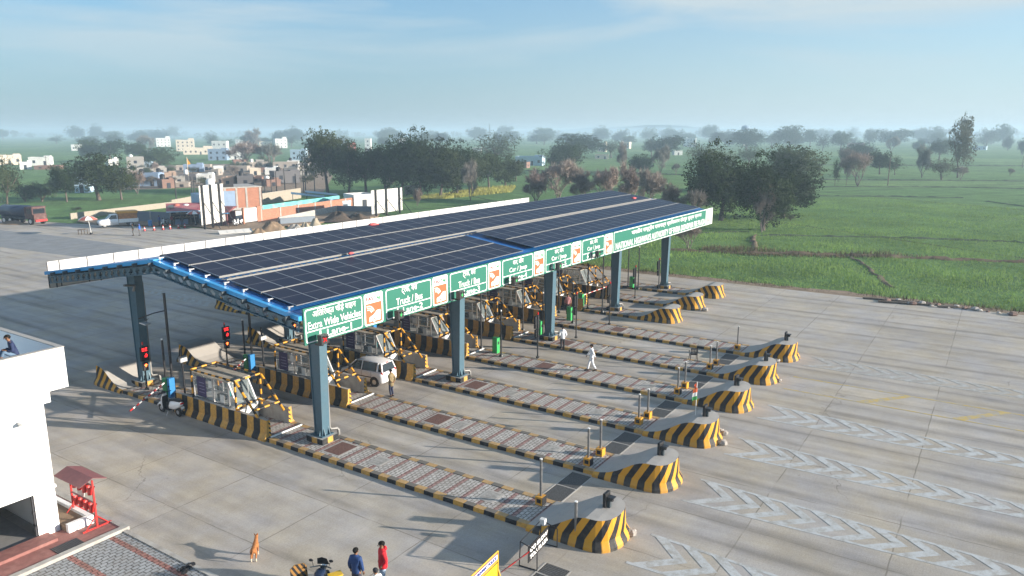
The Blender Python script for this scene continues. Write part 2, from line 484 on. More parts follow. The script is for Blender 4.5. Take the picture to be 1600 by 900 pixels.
def roof_blue():
    mt, n, l, b = nm('blue_roof_sheet')
    b.inputs['Roughness'].default_value = .35; b.inputs['Metallic'].default_value = .1
    geo = n.new('ShaderNodeNewGeometry'); P = geo.outputs['Position']
    c = mixc(n, l, rng_(n,l,noise(n,l,P,.6,4),.35,.65), (.012,.13,.40), (.02,.165,.46))
    l.new(c, b.inputs['Base Color'])
    wv = n.new('ShaderNodeTexWave'); wv.wave_type='BANDS'; wv.bands_direction='X'; wv.inputs['Scale'].default_value = 1.25; l.new(P, wv.inputs['Vector'])
    bp = n.new('ShaderNodeBump'); bp.inputs['Strength'].default_value = .8; bp.inputs['Distance'].default_value = .03
    l.new(wv.outputs['Fac'], bp.inputs['Height']); l.new(bp.outputs['Normal'], b.inputs['Normal'])
    return mt
M['roof'] = roof_blue()
M['trim'] = mat('light_blue_trim', (.03,.30,.62), .35, .1, amt=.05)

def paver_mat(name, grey, red, period=.86, w=.13, axis=1, cell=5.0):
    mt, n, l, b = nm(name)
    b.inputs['Roughness'].default_value = .9; b.inputs['Specular IOR Level'].default_value = .3
    geo = n.new('ShaderNodeNewGeometry'); P = geo.outputs['Position']
    sp = n.new('ShaderNodeSeparateXYZ'); l.new(P, sp.inputs[0])
    bt = n.new('ShaderNodeTexBrick'); bt.inputs['Scale'].default_value = cell; bt.inputs['Mortar Size'].default_value = .055; bt.inputs['Brick Width'].default_value=.8; bt.inputs['Row Height'].default_value=.55
    bt.inputs['Color1'].default_value=(grey[0]*1.1,grey[1]*1.1,grey[2]*1.1,1); bt.inputs['Color2'].default_value=(grey[0]*.88,grey[1]*.88,grey[2]*.88,1); bt.inputs['Mortar'].default_value=(grey[0]*.3,grey[1]*.28,grey[2]*.26,1)
    dv = n.new('ShaderNodeVectorMath'); dv.operation='ADD'
    nz = n.new('ShaderNodeTexNoise'); nz.inputs['Scale'].default_value=8; l.new(P, nz.inputs['Vector'])
    sc = n.new('ShaderNodeVectorMath'); sc.operation='SCALE'; sc.inputs['Scale'].default_value=.09; l.new(nz.outputs['Color'], sc.inputs[0])
    l.new(P, dv.inputs[0]); l.new(sc.outputs[0], dv.inputs[1]); l.new(dv.outputs[0], bt.inputs['Vector'])
    zig = mth(n,l,'MULTIPLY', mth(n,l,'ABSOLUTE', mth(n,l,'SUBTRACT', mth(n,l,'FRACT', mth(n,l,'MULTIPLY', sp.outputs[1-axis], 6.0)), .5)), .07)
    g = mth(n,l,'FRACT', mth(n,l,'DIVIDE', mth(n,l,'ADD', sp.outputs[axis], zig), period))
    k = mth(n,l,'LESS_THAN', g, w/period)
    rd = mixc(n,l,1.0,bt.outputs['Color'], (red[0]/grey[0], red[1]/grey[1], red[2]/grey[2]), 'MULTIPLY')
    c = mixc(n,l,k,bt.outputs['Color'],rd)
    c = mixc(n,l,rng_(n,l,noise(n,l,P,1.3,6,.65),.45,.7,0,.45),c,(.17,.14,.11))
    l.new(c, b.inputs['Base Color'])
    return mt
M['paver'] = paver_mat('island_pavers', (.44,.42,.395), (.31,.185,.17), .86, .2, cell=3.2)
M['paver2'] = paver_mat('forecourt_pavers', (.30,.31,.32), (.30,.14,.12), 1.55, .22, axis=0, cell=3.0)
M['redpave'] = mat('red_paving', (.25,.105,.09), .8, scale=4, amt=.18, bump=.3, bscale=12, dirt=(.3,.2,.17), damt=.3)
# ------------------------------------------------------------------ ground
PITCH = 5.52
X0 = -0.45                      # centre line of the first island
def IX(k): return X0 + PITCH * k

def field_mat():
    mt, n, l, b = nm('crop_field')
    b.inputs['Roughness'].default_value = .95; b.inputs['Specular IOR Level'].default_value = .15
    geo = n.new('ShaderNodeNewGeometry'); P = geo.outputs['Position']
    mp_ = n.new('ShaderNodeMapping'); mp_.inputs['Rotation'].default_value = (0,0,R(33)); l.new(P, mp_.inputs['Vector'])
    Q = mp_.outputs['Vector']
    bt = n.new('ShaderNodeTexBrick'); bt.inputs['Scale'].default_value = 1/70.; bt.inputs['Brick Width'].default_value = .85; bt.inputs['Row Height'].default_value = 1.6
    bt.inputs['Mortar Size'].default_value = .008; bt.inputs['Mortar'].default_value = (.065,.07,.035,1)
    bt.inputs['Color1'].default_value = (.105,.185,.055,1); bt.inputs['Color2'].default_value = (.17,.255,.09,1); bt.inputs['Bias'].default_value = 0
    l.new(Q, bt.inputs['Vector'])
    c = bt.outputs['Color']
    big = rng_(n,l,noise(n,l,Q,.02,5,.6),.3,.7)
    c = mixc(n,l,mth(n,l,'MULTIPLY',big,.5),c,(.065,.16,.06))
    row = rng_(n,l,noise(n,l,Q,.5,5,.7,(.8,.12,1)),.3,.7,.78,1.22)
    fine = rng_(n,l,noise(n,l,P,3.0,5,.75),.3,.7,.62,1.4)
    c = mixc(n,l,1.0,c,mth(n,l,'MULTIPLY',row,fine),'MULTIPLY')
    c = mixc(n,l,1.0,c,rng_(n,l,noise(n,l,Q,.16,6,.75,(.5,1.6,1)),.32,.68,.70,1.28),'MULTIPLY')
    fur = rng_(n,l,noise(n,l,Q,.35,3,.6,(.05,2.2,1)),.60,.70,0,.35)
    c = mixc(n,l,fur,c,(.045,.085,.03))
    br = rng_(n,l,noise(n,l,P,.08,6,.7),.60,.72,0,.45)
    c = mixc(n,l,br,c,(.16,.16,.06))
    l.new(c, b.inputs['Base Color'])
    bp = n.new('ShaderNodeBump'); bp.inputs['Strength'].default_value = .9; bp.inputs['Distance'].default_value = .25
    l.new(noise(n,l,P,2.5,5,.75), bp.inputs['Height']); l.new(bp.outputs['Normal'], b.inputs['Normal'])
    return mt
M['field'] = field_mat()
GZ = -0.22
g = MB(); S = 14000
g.quad((-S,-S,GZ),(S,-S,GZ),(S,S,GZ),(-S,S,GZ))
tag(g.build('ground', M['field']), kind='structure')

# concrete plaza: a slab that narrows into the road far away
out = [(-60,-90),(50.6,-90),(50.6,58),(48.2,82),(44.5,90),(41.5,100),(37.5,119),(31,150),(24,190),(14,260),(-30,260),(-40,150),(-60,90)]
g = MB(); g.prism(out, GZ-.3, 0.0)
tag(g.build('plaza_pavement', M['concrete']), kind='structure')
# bituminous carriageway beyond the plaza
M['asphalt'] = mat('old_bitumen', (.21,.215,.22), .85, scale=.6, amt=.16, bump=.4, bscale=30, dirt=(.26,.24,.2), damt=.35, dscale=.35)
g = MB()
pts = [at(-60,356), at(0,359.5), at(110,371), at(230,388), at(420,412), at(360,424), at(110,400), at(0,386), at(-60,380)]
g.prism([(p.x,p.y) for p in pts], .001, .005)
tag(g.build('road', M['asphalt']), kind='structure')
g = MB(); p = [at(-60,349.5),at(0,351),at(62,356),at(150,366),at(260,378),at(262,380.5),at(150,368.5),at(60,358),at(0,353),at(-60,351)]
# earth verge along the right edge of the plaza and by the stall
def ribbon(mb, pts, w, z, mi=0, jit=0.0, h=None):
    L = len(pts)
    a, b_ = [], []
    for i, q in enumerate(pts):
        d = (Vector(pts[min(i+1,L-1)]) - Vector(pts[max(i-1,0)])).normalized()
        nrm = Vector((-d.y, d.x, 0))
        w1 = w*(1+random.uniform(-jit,jit)); w2 = w*(1+random.uniform(-jit,jit))
        a.append(Vector((q[0],q[1],z)) + nrm*w1/2); b_.append(Vector((q[0],q[1],z)) - nrm*w2/2)
    if h is None:
        n0 = len(mb.v); mb.add(a + b_, [(i,i+1,L+i+1,L+i) for i in range(L-1)], mi)
    else:
        c = [Vector((q[0],q[1],z + h*(1+random.uniform(-.5,.5)))) for q in pts]
        mb.add(a + c + b_, [(i,L+i,L+i+1,i+1) for i in range(L-1)] + [(L+i,2*L+i,2*L+i+1,L+i+1) for i in range(L-1)], mi, sm=True)
def path(ps, step=1.2, jit=.15):
    out_ = []
    for a, b_ in zip(ps[:-1], ps[1:]):
        a = Vector((a[0],a[1],0)); b_ = Vector((b_[0],b_[1],0)); k = max(1, int((b_-a).length/step))
        for i in range(k): 
            q = a.lerp(b_, i/k); out_.append((q.x+random.uniform(-jit,jit), q.y+random.uniform(-jit,jit)))
    out_.append((ps[-1][0], ps[-1][1]))
    return out_
g = MB()
ribbon(g, path([(51.3,-70),(51.5,-20),(51.3,10),(51.4,50),(50.2,70)], 1.0, .2), 2.4, -.05, 0, .4, .07)
tag(g.build('verge', M['earth']), kind='structure')
g = MB()
ps = [at(150,352),at(240,352),at(300,352),at(360,362),at(430,355),at(520,345),at(590,338),at(600,322),at(470,330),at(420,338),at(250,338),at(120,345)]
g.prism([(p.x,p.y) for p in ps], GZ-.1, .03)
tag(g.build('bare_ground', M['earth']), kind='structure')

# field bunds and ditches
def bund(name, pxs, w, h, mt, mi=0):
    g = MB(); ribbon(g, path([tuple(at(*p)) for p in pxs], 1.0, .25), w*.62, GZ+.01, 0, .5, h*.55)
    tag(g.build(name, mt), kind='structure')
M['bundbrown'] = mat('bund_earth', (.125,.085,.05), .95, scale=1.0, amt=.4, bump=.6, bscale=6)
M['bundgreen'] = mat('bund_grass', (.05,.075,.035), .95, scale=1.0, amt=.4, bump=.6, bscale=6)
bund('field_bund', [(1040,388),(1150,394),(1240,395),(1320,397),(1460,402),(1600,408),(1700,413)], 1.4, .55, M['bundbrown'])
bund('field_bund', [(1320,396),(1350,410),(1370,428),(1395,447)], .9, .25, M['bundbrown'])
bund('field_bund', [(1180,366),(1330,368),(1450,371),(1600,377),(1700,380)], 1.0, .4, M['bundgreen'])
bund('field_bund', [(1060,363),(1120,361),(1170,360)], 1.2, .3, M['bundgreen'])
bund('field_bund', [(1280,305),(1400,306),(1505,308)], 1.6, .45, M['bundgreen'])
bund('field_bund', [(1280,280),(1400,281),(1600,282),(1700,283)], 2.4, .6, M['bundgreen'])
bund('field_bund', [(1280,291),(1450,291),(1600,294)], 1.6, .4, M['bundgreen'])
bund('field_bund', [(1540,313),(1600,321),(1700,333)], 1.2, .35, M['bundgreen'])
bund('field_bund', [(1250,257),(1400,258),(1600,259)], 3.0, .8, M['bundgreen'])
bund('field_bund', [(640,262),(1000,270),(1120,275)], 2.0, .6, M['bundgreen'])
bund('field_bund', [(20,262),(180,259),(330,256)], 2.0, .6, M['bundgreen'])
bund('field_bund', [(1179,365),(1178,378),(1180,392)], 1.1, .4, M['bundbrown'])

# crops near the plaza as countless small blades
def blades(name, n, px_poly_pts, hmin, hmax, w, mt, zone=None, clump=0.0):
    ps = np.array([(at(*p).x, at(*p).y) for p in px_poly_pts]) if zone is None else np.array(zone)
    x0, y0 = ps.min(0); x1, y1 = ps.max(0)
    pts = []
    while len(pts) < n:
        q = rng.uniform((x0,y0),(x1,y1),(n*2,2))
        ins = np.zeros(len(q), bool); j = len(ps)-1
        for i in range(len(ps)):
            xi, yi = ps[i]; xj, yj = ps[j]
            c = ((yi > q[:,1]) != (yj > q[:,1])) & (q[:,0] < (xj-xi)*(q[:,1]-yi)/(yj-yi+1e-12)+xi)
            ins ^= c; j = i
        q = q[ins]
        # nearer points kept more often
        d = np.hypot(q[:,0]-CC.x, q[:,1]-CC.y); q = q[rng.random(len(q)) < np.clip(90/d,0,1)**1.5]
        pts.extend(q.tolist())
    q = np.array(pts[:n]); N = len(q)
    ang = rng.uniform(0, 2*np.pi, N); h = rng.uniform(hmin, hmax, N)*(1+.35*np.sin(q[:,0]*.35+np.sin(q[:,1]*.2)*3)); ww = w*rng.uniform(.6,1.4,N)
    dx, dy = np.cos(ang)*ww, np.sin(ang)*ww
    lx, ly = rng.normal(0,.12,N), rng.normal(0,.12,N)
    v = np.empty((N,3,3)); v[:,0] = np.c_[q[:,0]-dx,q[:,1]-dy,np.full(N,GZ)]; v[:,1] = np.c_[q[:,0]+dx,q[:,1]+dy,np.full(N,GZ)]; v[:,2] = np.c_[q[:,0]+lx,q[:,1]+ly,GZ+h]
    me = mesh_np(name, v.reshape(-1,3), np.arange(N*3), 3, mt)
    o = bpy.data.objects.new(name, me); col.objects.link(o); return tag(o, kind='stuff')
def leafmat(name, c, amt=.35, scale=.5, trans=.35, fine=3.0):
    mt, n, l, b = nm(name)
    geo = n.new('ShaderNodeNewGeometry'); P = geo.outputs['Position']
    v = mth(n,l,'MULTIPLY', rng_(n,l,noise(n,l,P,scale,3),.3,.7,1-amt,1+amt), rng_(n,l,noise(n,l,P,fine,3),.3,.7,1-amt*.6,1+amt*.6))
    oi = n.new('ShaderNodeObjectInfo'); rnd = oi.outputs['Random']
    v = mth(n,l,'MULTIPLY', v, rng_(n,l,rnd,0,1,.72,1.30))
    hue = mixc(n,l,mth(n,l,'FRACT',mth(n,l,'MULTIPLY',rnd,7.31)),(c[0]*.85,c[1]*1.0,c[2]*1.0),(c[0]*1.22,c[1]*1.02,c[2]*1.0))
    cc = mixc(n,l,1.0,hue,v,'MULTIPLY')
    l.new(cc, b.inputs['Base Color']); b.inputs['Roughness'].default_value = .7; b.inputs['Specular IOR Level'].default_value = .2
    tr = n.new('ShaderNodeBsdfTranslucent'); l.new(cc, tr.inputs['Color'])
    ms = n.new('ShaderNodeMixShader'); ms.inputs[0].default_value = trans
    out_ = [q for q in n if q.type == 'OUTPUT_MATERIAL'][0]
    l.new(b.outputs[0], ms.inputs[1]); l.new(tr.outputs[0], ms.inputs[2]); l.new(ms.outputs[0], out_.inputs['Surface'])
    return mt
M['crop'] = leafmat('crop_blades', (.135,.235,.06), .3, .08, .3)
M['mustard'] = mat('mustard_flower', (.33,.32,.07), .8, amt=.3, scale=2)
M['drygrass'] = leafmat('dry_grass', (.15,.11,.06), .3, 1.0, .2)
near = [(52.6,-75),(140,-75),(175,0),(120,60),(52.6,60)]
tag(blades('wheat_crop', 170000, None, .12, .34, .035, M['crop'], near), 'short green wheat covering the field beside the plaza', 'crop')
b1 = blades('mustard_flowers', 6500, [(628,311),(690,303),(742,294),(806,291),(800,299),(700,309)], .4, .75, .09, M['mustard'])
tag(b1, 'yellow flowering mustard strip behind the white hoarding', 'crop')
b2 = blades('dry_grass', 1500, [(1090,390),(1102,384),(1250,392),(1400,396),(1460,400),(1300,401),(1180,398)], .3, .8, .06, M['drygrass'])
tag(b2, 'brown dry grass on the field ridge', 'grass')
b3 = blades('verge_weeds', 5200, None, .15, .5, .05, M['drygrass'], [(50.9,-70),(52.8,-70),(52.9,50),(51.0,50)])
tag(b3, 'low brown weeds and litter along the plaza edge', 'grass')

# painted chevron gores in front of each island
def paint_mat(name, c, lo, hi):
    mt, n, l, b = nm(name)
    b.inputs['Roughness'].default_value = .8
    geo = n.new('ShaderNodeNewGeometry'); P = geo.outputs['Position']
    w = mth(n,l,'MAXIMUM', rng_(n,l,noise(n,l,P,2.4,7,.75),lo,hi), rng_(n,l,noise(n,l,P,.5,4,.6),.60,.72,0,.8))
    cc = mixc(n,l,w,c,(.33,.315,.285)); l.new(cc, b.inputs['Base Color'])
    return mt
M['paint'] = paint_mat('worn_white_paint', (.47,.485,.485), .45, .63)
M['paintold'] = paint_mat('faded_white_paint', (.46,.47,.465), .36, .55)
M['painty'] = paint_mat('worn_yellow_paint', (.50,.36,.10), .44, .62)
def gore(k, y0, length, half0, mt, sgn=-1, zig=True, step=1.12, dense=True):
    g = MB(); cx = IX(k); z = .004
    def hw(t): return half0 * (1 - .93*(t/length)) 
    def strip(a, b_, w):
        a = Vector((*a,0)); b_ = Vector((*b_,0)); d = (b_-a).normalized(); nn = Vector((-d.y,d.x,0))*w/2
        q = [a-nn, b_-nn, b_+nn, a+nn]; g.prism([(v_.x,v_.y) for v_ in q], z, z+.003)
    for s in (-1, 1):
        strip((cx+s*hw(0), y0), (cx+s*hw(length), y0+sgn*length), .15)
    if zig:
        t = .2
        while t < length*.8:
            ax, ay = cx, y0 + sgn*(t + hw(t)*1.0)
            w = .36
            for s in (-1, 1):
                e = (cx+s*(hw(t)-.08), y0+sgn*t)
                g.prism([(e[0],e[1]),(e[0],e[1]+sgn*w*1.5),(ax,ay+sgn*w*1.5),(ax,ay)] if s*sgn<0 else [(ax,ay),(ax,ay+sgn*w*1.5),(e[0],e[1]+sgn*w*1.5),(e[0],e[1])], z+.0035 if s>0 else z+.0042, z+.005+.0006*s)
            t += step
    tag(g.build('lane_marking', mt), kind='structure')
for k, mt in ((0,M['paint']),(1,M['paint']),(2,M['paint']),(3,M['paint']),(5,M['paintold'])):
    gore(k, -17.0, 24.0 if k != 5 else 30, 1.13, mt)
g = MB()
for s, x in ((0,IX(4)-1.05),(1,IX(4)+1.6)):
    g.prism([(x-.07,-41),(x+.07,-41),(x+.07,-17),(x-.07,-17)], .004, .007)
for y in (-21.2,-25.9,-30.6,-35.3):
    a = (IX(4)-1.0, y); b_ = (IX(4)+1.55, y-2.2)
    g.prism([(a[0],a[1]-.45),(b_[0],b_[1]-.3),(b_[0],b_[1]+.1),(a[0],a[1]+.15)], .0078, .0095)
tag(g.build('lane_marking', M['painty']), kind='structure')
for k in (3,4,5,6): gore(k, 30.8, 22.0, 1.1, M['paintold'], sgn=1)

# ------------------------------------------------------------------ haze
hz = MB(); hz.box(-3600, -3600, -1.5, 3600, 3600, 34.0)
hm = bpy.data.materials.new('haze'); hm.use_nodes = True
hn, hl = hm.node_tree.nodes, hm.node_tree.links
hn.clear()
pv = hn.new('ShaderNodeVolumePrincipled'); ho = hn.new('ShaderNodeOutputMaterial')
pv.inputs['Color'].default_value = (.55, .73, .90, 1)
pv.inputs['Density'].default_value = .00058
pv.inputs['Anisotropy'].default_value = .1
hl.new(pv.outputs[0], ho.inputs['Volume'])
tag(hz.build('haze', hm), kind='stuff')

g = MB(); ps = [at(185,262),at(330,256),at(500,252),at(520,275),at(505,300),at(420,304),at(300,292),at(190,296)]
g.prism([(p.x,p.y) for p in ps], GZ-.1, GZ+.03)
tag(g.build('village_ground', M['earth']), kind='structure')
# ------------------------------------------------------------------ canopy
CX0, CX1, CYF, CYB, CYR = -1.95, 54.2, -0.9, 22.0, 10.4
ZE, ZR = 6.85, 8.42
def roofz(y): return ZE + (ZR-ZE)*(y-CYF)/(CYR-CYF) if y <= CYR else ZR - (ZR-6.6)*(y-CYR)/(CYB-CYR)
can = thing('toll_canopy', 'long blue roofed toll canopy on grey blue columns covered in dark solar panels', 'canopy', (0,0,0))
# roof sheets
for (ya, yb) in ((CYF+.1, CYR), (CYR, CYB-.05)):
    g = MB(); za, zb = roofz(ya), roofz(yb)
    g.add([(CX0,ya,za),(CX1,ya,za),(CX1,yb,zb),(CX0,yb,zb),(CX0,ya,za-.05),(CX1,ya,za-.05),(CX1,yb,zb-.05),(CX0,yb,zb-.05)],
          [(0,1,2,3),(7,6,5,4),(0,4,5,1),(1,5,6,2),(2,6,7,3),(3,7,4,0)])
    g.build('roof_sheet', M['roof'], can)
g = MB()
for (ya, yb) in ((CYF, CYR), (CYR, CYB)):
    for x in (CX0-.02, CX1-.20):
        za, zb = roofz(ya), roofz(yb)
        g.add([(x,ya,za+.05),(x+.22,ya,za+.05),(x+.22,yb,zb+.05),(x,yb,zb+.05),(x,ya,za-.16),(x+.22,ya,za-.16),(x+.22,yb,zb-.16),(x,yb,zb-.16)],
              [(0,1,2,3),(7,6,5,4),(0,4,5,1),(1,5,6,2),(2,6,7,3),(3,7,4,0)])
g.box(CX0, CYR-.25, ZR+.01, CX1, CYR+.25, ZR+.05)
g.build('roof_trim', M['trim'], can)
# purlins and rafters under the sheets
for k, y in enumerate([-.3+1.5*i for i in range(15)]):
    g = MB(); z = roofz(y)-.055
    g.box(CX0-.28, y-.05, z-.2, CX1-.1, y+.05, z-.002)
    g.build('purlin', M['steel_dark'], can)
def rafter(x, castel):
    g = MB()
    for (ya, yb) in ((CYF+.15, CYR), (CYR, CYB-.2)):
        za, zb = roofz(ya)-.27, roofz(yb)-.27
        for (o0, o1) in ((0,-.05),(-.42,-.47)):
            g.add([(x-.1,ya,za+o1),(x+.1,ya,za+o1),(x+.1,yb,zb+o1),(x-.1,yb,zb+o1),(x-.1,ya,za+o0),(x+.1,ya,za+o0),(x+.1,yb,zb+o0),(x-.1,yb,zb+o0)],
                  [(0,3,2,1),(4,5,6,7),(0,1,5,4),(1,2,6,5),(2,3,7,6),(3,0,4,7)])
        n = int((yb-ya)/.62)
        for i in range(n+1):
            y = ya + (yb-ya)*i/n; z = za+(zb-za)*i/n
            # web posts wider at the flanges leave hexagonal openings
            w0, w1 = .29, .10
            pr = [(y-w0,z-.42),(y-w1,z-.235),(y-w0,z-.05),(y+w0,z-.05),(y+w1,z-.235),(y+w0,z-.42)]
            pr = [(max(ya,min(yb,a)),b_) for a,b_ in pr]
            g.prism(pr, x-.012, x+.012, 0, lambda a,b_,c: (c,a,b_))
    g.build('rafter', M['steel_blue'] if castel else M['steel_dark'], can)
for k in range(5): rafter(-.15+11.04*k, True)
rafter(CX0+.15, True); rafter(CX1-.25, True)

# columns
def column(y, k, ztop):
    x = -.15 + 11.04*k
    g = MB()
    zb, zt = .50, ztop
    def ih(z, w, d):   # H section outline at height z, flanges facing +-Y... built as box section with recessed web
        return [(x-w,y-d,z),(x+w,y-d,z),(x+w,y+d,z),(x-w,y+d,z)]
    w0, w1, d0, d1 = .24, .24, .27, .42
    def seg(ax0, ax1, ay0, ay1, bx0, bx1, by0, by1):
        g.add([(ax0,ay0,zb),(ax1,ay0,zb),(ax1,ay1,zb),(ax0,ay1,zb),(bx0,by0,zt),(bx1,by0,zt),(bx1,by1,zt),(bx0,by1,zt)],
              [(0,3,2,1),(4,5,6,7),(0,1,5,4),(1,2,6,5),(2,3,7,6),(3,0,4,7)])
    seg(x-w0,x+w0,y-d0,y-d0+.05, x-w1,x+w1,y-d1,y-d1+.05)       # flange facing -Y
    seg(x-w0,x+w0,y+d0-.05,y+d0, x-w1,x+w1,y+d1-.05,y+d1)       # flange facing +Y
    seg(x-w0+.05,x+w0-.05,y-d0+.05,y+d0-.05, x-w1+.05,x+w1-.05,y-d1+.05,y+d1-.05)
    o = g.build('column', M['steel_blue'], can)
    g = MB(); g.box(x-.38,y-.42,.46,x+.38,y+.42,.50)
    for sx in (-.28,.28):
        g.prism([(0,0),(.13,0),(0,.42)], -.012, .012, 0, lambda a,b_,c: (x+(w0+a)*(1 if sx>0 else -1), y+c+sx*.6, .5+b_))
    for sy in (-1,1):
        for dx in (-.15,.15):
            g.prism([(0,0),(.13,0),(0,.42)], -.012, .012, 0, lambda a,b_,c: (x+dx+c, y+sy*(d0+a), .5+b_))
    g.build('base_plate', M['white'] if False else M['steel_blue'], o)
    # striped pedestal
    g = MB(); h = .52
    for i in range(3):
        a, b_ = -.52+i*1.04/3, -.52+(i+1)*1.04/3
        c, d = -.56+i*1.12/3, -.56+(i+1)*1.12/3
        g.add([(x+a,y-.56,.0),(x+b_,y-.56,.0),(x+b_,y-.56,.455),(x+a,y-.56,.455)], [(0,1,2,3)], i%2 and 1 or 2)
        g.add([(x+b_,y+.56,.0),(x+a,y+.56,.0),(x+a,y+.56,.455),(x+b_,y+.56,.455)], [(0,1,2,3)], (i+1)%2+1)
        g.add([(x-.52,y+d,.0),(x-.52,y+c,.0),(x-.52,y+c,.455),(x-.52,y+d,.455)], [(0,1,2,3)], (i+1)%2+1)
        g.add([(x+.52,y+c,.0),(x+.52,y+d,.0),(x+.52,y+d,.455),(x+.52,y+c,.455)], [(0,1,2,3)], (i+1)%2+1)
    g.quad((x-.52,y-.56,.455),(x+.52,y-.56,.455),(x+.52,y+.56,.455),(x-.52,y+.56,.455), 0)
    g.build('pedestal', [M['conc_grey'], M['yellow'], M['black']], o)
    # rainwater pipe
    g = MB(); s = 1 if y < 8 else -1
    g.tube([(x+.36,y-.12,6.4),(x+.36,y-.12,.75),(x+.42,y-.16,.60),(x+.72,y-.3,.58),(x+.78,y-.32,.48),(x+.78,y-.32,.25)], .075, 8)
    if y > 8: g.tube([(x-.36,y-.4,6.0),(x-.36,y-.6,6.35),(x-1.1,y-.8,6.5)], .07, 8)
    g.build('downpipe', M['pipe'], can)
for k in range(5):
    column(0.0, k, 6.55); column(15.3, k, 7.0)

# fascias
zf0, zf1 = 5.5, 7.22
g = MB(); g.box(CX0+.2, -.97, zf0, CX1+.2, -.90, zf1)
sgn = g.build('front_fascia', M['green'], can)
g = MB(); g.box(CX0+.2, CYB, 5.6, CX1+.05, CYB+.06, 7.22)
bf = g.build('rear_fascia', M['white_panel'], can)
g = MB(); k = 0; x = CX0+.2
while x < CX1:
    g.box(x-.045, CYB-.012, 5.6, x+.015, CYB+.001, 7.22); x += 1.72 if k else .72; k += 1
g.box(CX0+.2, CYB-.03, 5.58, CX1, CYB+.07, 5.60)
g.build('panel_joints', M['dark'], bf)
for y0_, nm_ in ((-.89,'front'),(CYB-.06,'rear')):
    g = MB(); g.box(CX0+.5,y0_+.05,6.3,CX1-.2,y0_+.08,6.38)
    for x in np.arange(CX0+.6, CX1, 2.75):
        g.box(x-.03, y0_, 5.55, x+.03, y0_+.05, 6.5)
    g.build('fascia_frame', M['steel_dark'], can)

def text_mesh(body, size, name, mt, parent, x, z, y=-.985, align='LEFT', width=None, height=None, bold=.012, spacing=1.0):
    c = bpy.data.curves.new(name, 'FONT'); c.body = body; c.size = 1.0; c.offset = bold; c.space_character = spacing; c.resolution_u = 3; c.extrude = .004
    o = bpy.data.objects.new(name, c); col.objects.link(o)
    dg = bpy.context.evaluated_depsgraph_get(); me = bpy.data.meshes.new_from_object(o.evaluated_get(dg))
    bpy.data.objects.remove(o); bpy.data.curves.remove(c)
    n = len(me.vertices); co = np.empty(n*3, np.float32); me.vertices.foreach_get('co', co); co = co.reshape(-1,3)
    mn, mxx = co.min(0), co.max(0)
    sx = width/(mxx[0]-mn[0]) if width else size
    sz = height/(mxx[1]-mn[1]) if height else (sx if width else size)
    co[:,0] = (co[:,0]-mn[0])*sx; co[:,1] = (co[:,1]-mn[1])*sz
    if align == 'CENTER': co[:,0] -= (mxx[0]-mn[0])*sx/2
    res = np.c_[co[:,0]+x, np.full(n, y)-co[:,2], co[:,1]+z].astype(np.float32)
    me.vertices.foreach_set('co', res.ravel()); me.materials.clear(); me.materials.append(mt); me.update()
    me.name = name
    ob = bpy.data.objects.new(name, me); col.objects.link(ob)
    if parent is not None: adopt(ob, parent)
    return ob
def rrect(x0, z0, x1, z1, r, n=4):
    pts = []
    for cx, cz, a0 in ((x1-r,z0+r,-90),(x1-r,z1-r,0),(x0+r,z1-r,90),(x0+r,z0+r,180)):
        for i in range(n+1):
            a = R(a0+90*i/n); pts.append((cx+r*math.cos(a), cz+r*math.sin(a)))
    return pts
XZ = lambda yy: (lambda a,b_,c: (a, yy-c, b_))
def frame_line(g, x0, z0, x1, z1, r, w, y, mi=0):
    a = rrect(x0,z0,x1,z1,r); b_ = rrect(x0+w,z0+w,x1-w,z1-w,r-w*.5); n = len(a)
    g.add([(p[0],y,p[1]) for p in a]+[(p[0],y,p[1]) for p in b_], [(i,(i+1)%n,n+(i+1)%n,n+i) for i in range(n)], mi)
lane_txt = [('अितिरक्त चौड़े वाहन','Extra Wide Vehicles'),('ट्रक, बस','Truck / Bus'),('ट्रक, बस','Truck / Bus'),('कार, जीप','Car / Jeep'),('कार, जीप','Car / Jeep'),('कार, जीप','Car / Jeep')]
YS = -.975
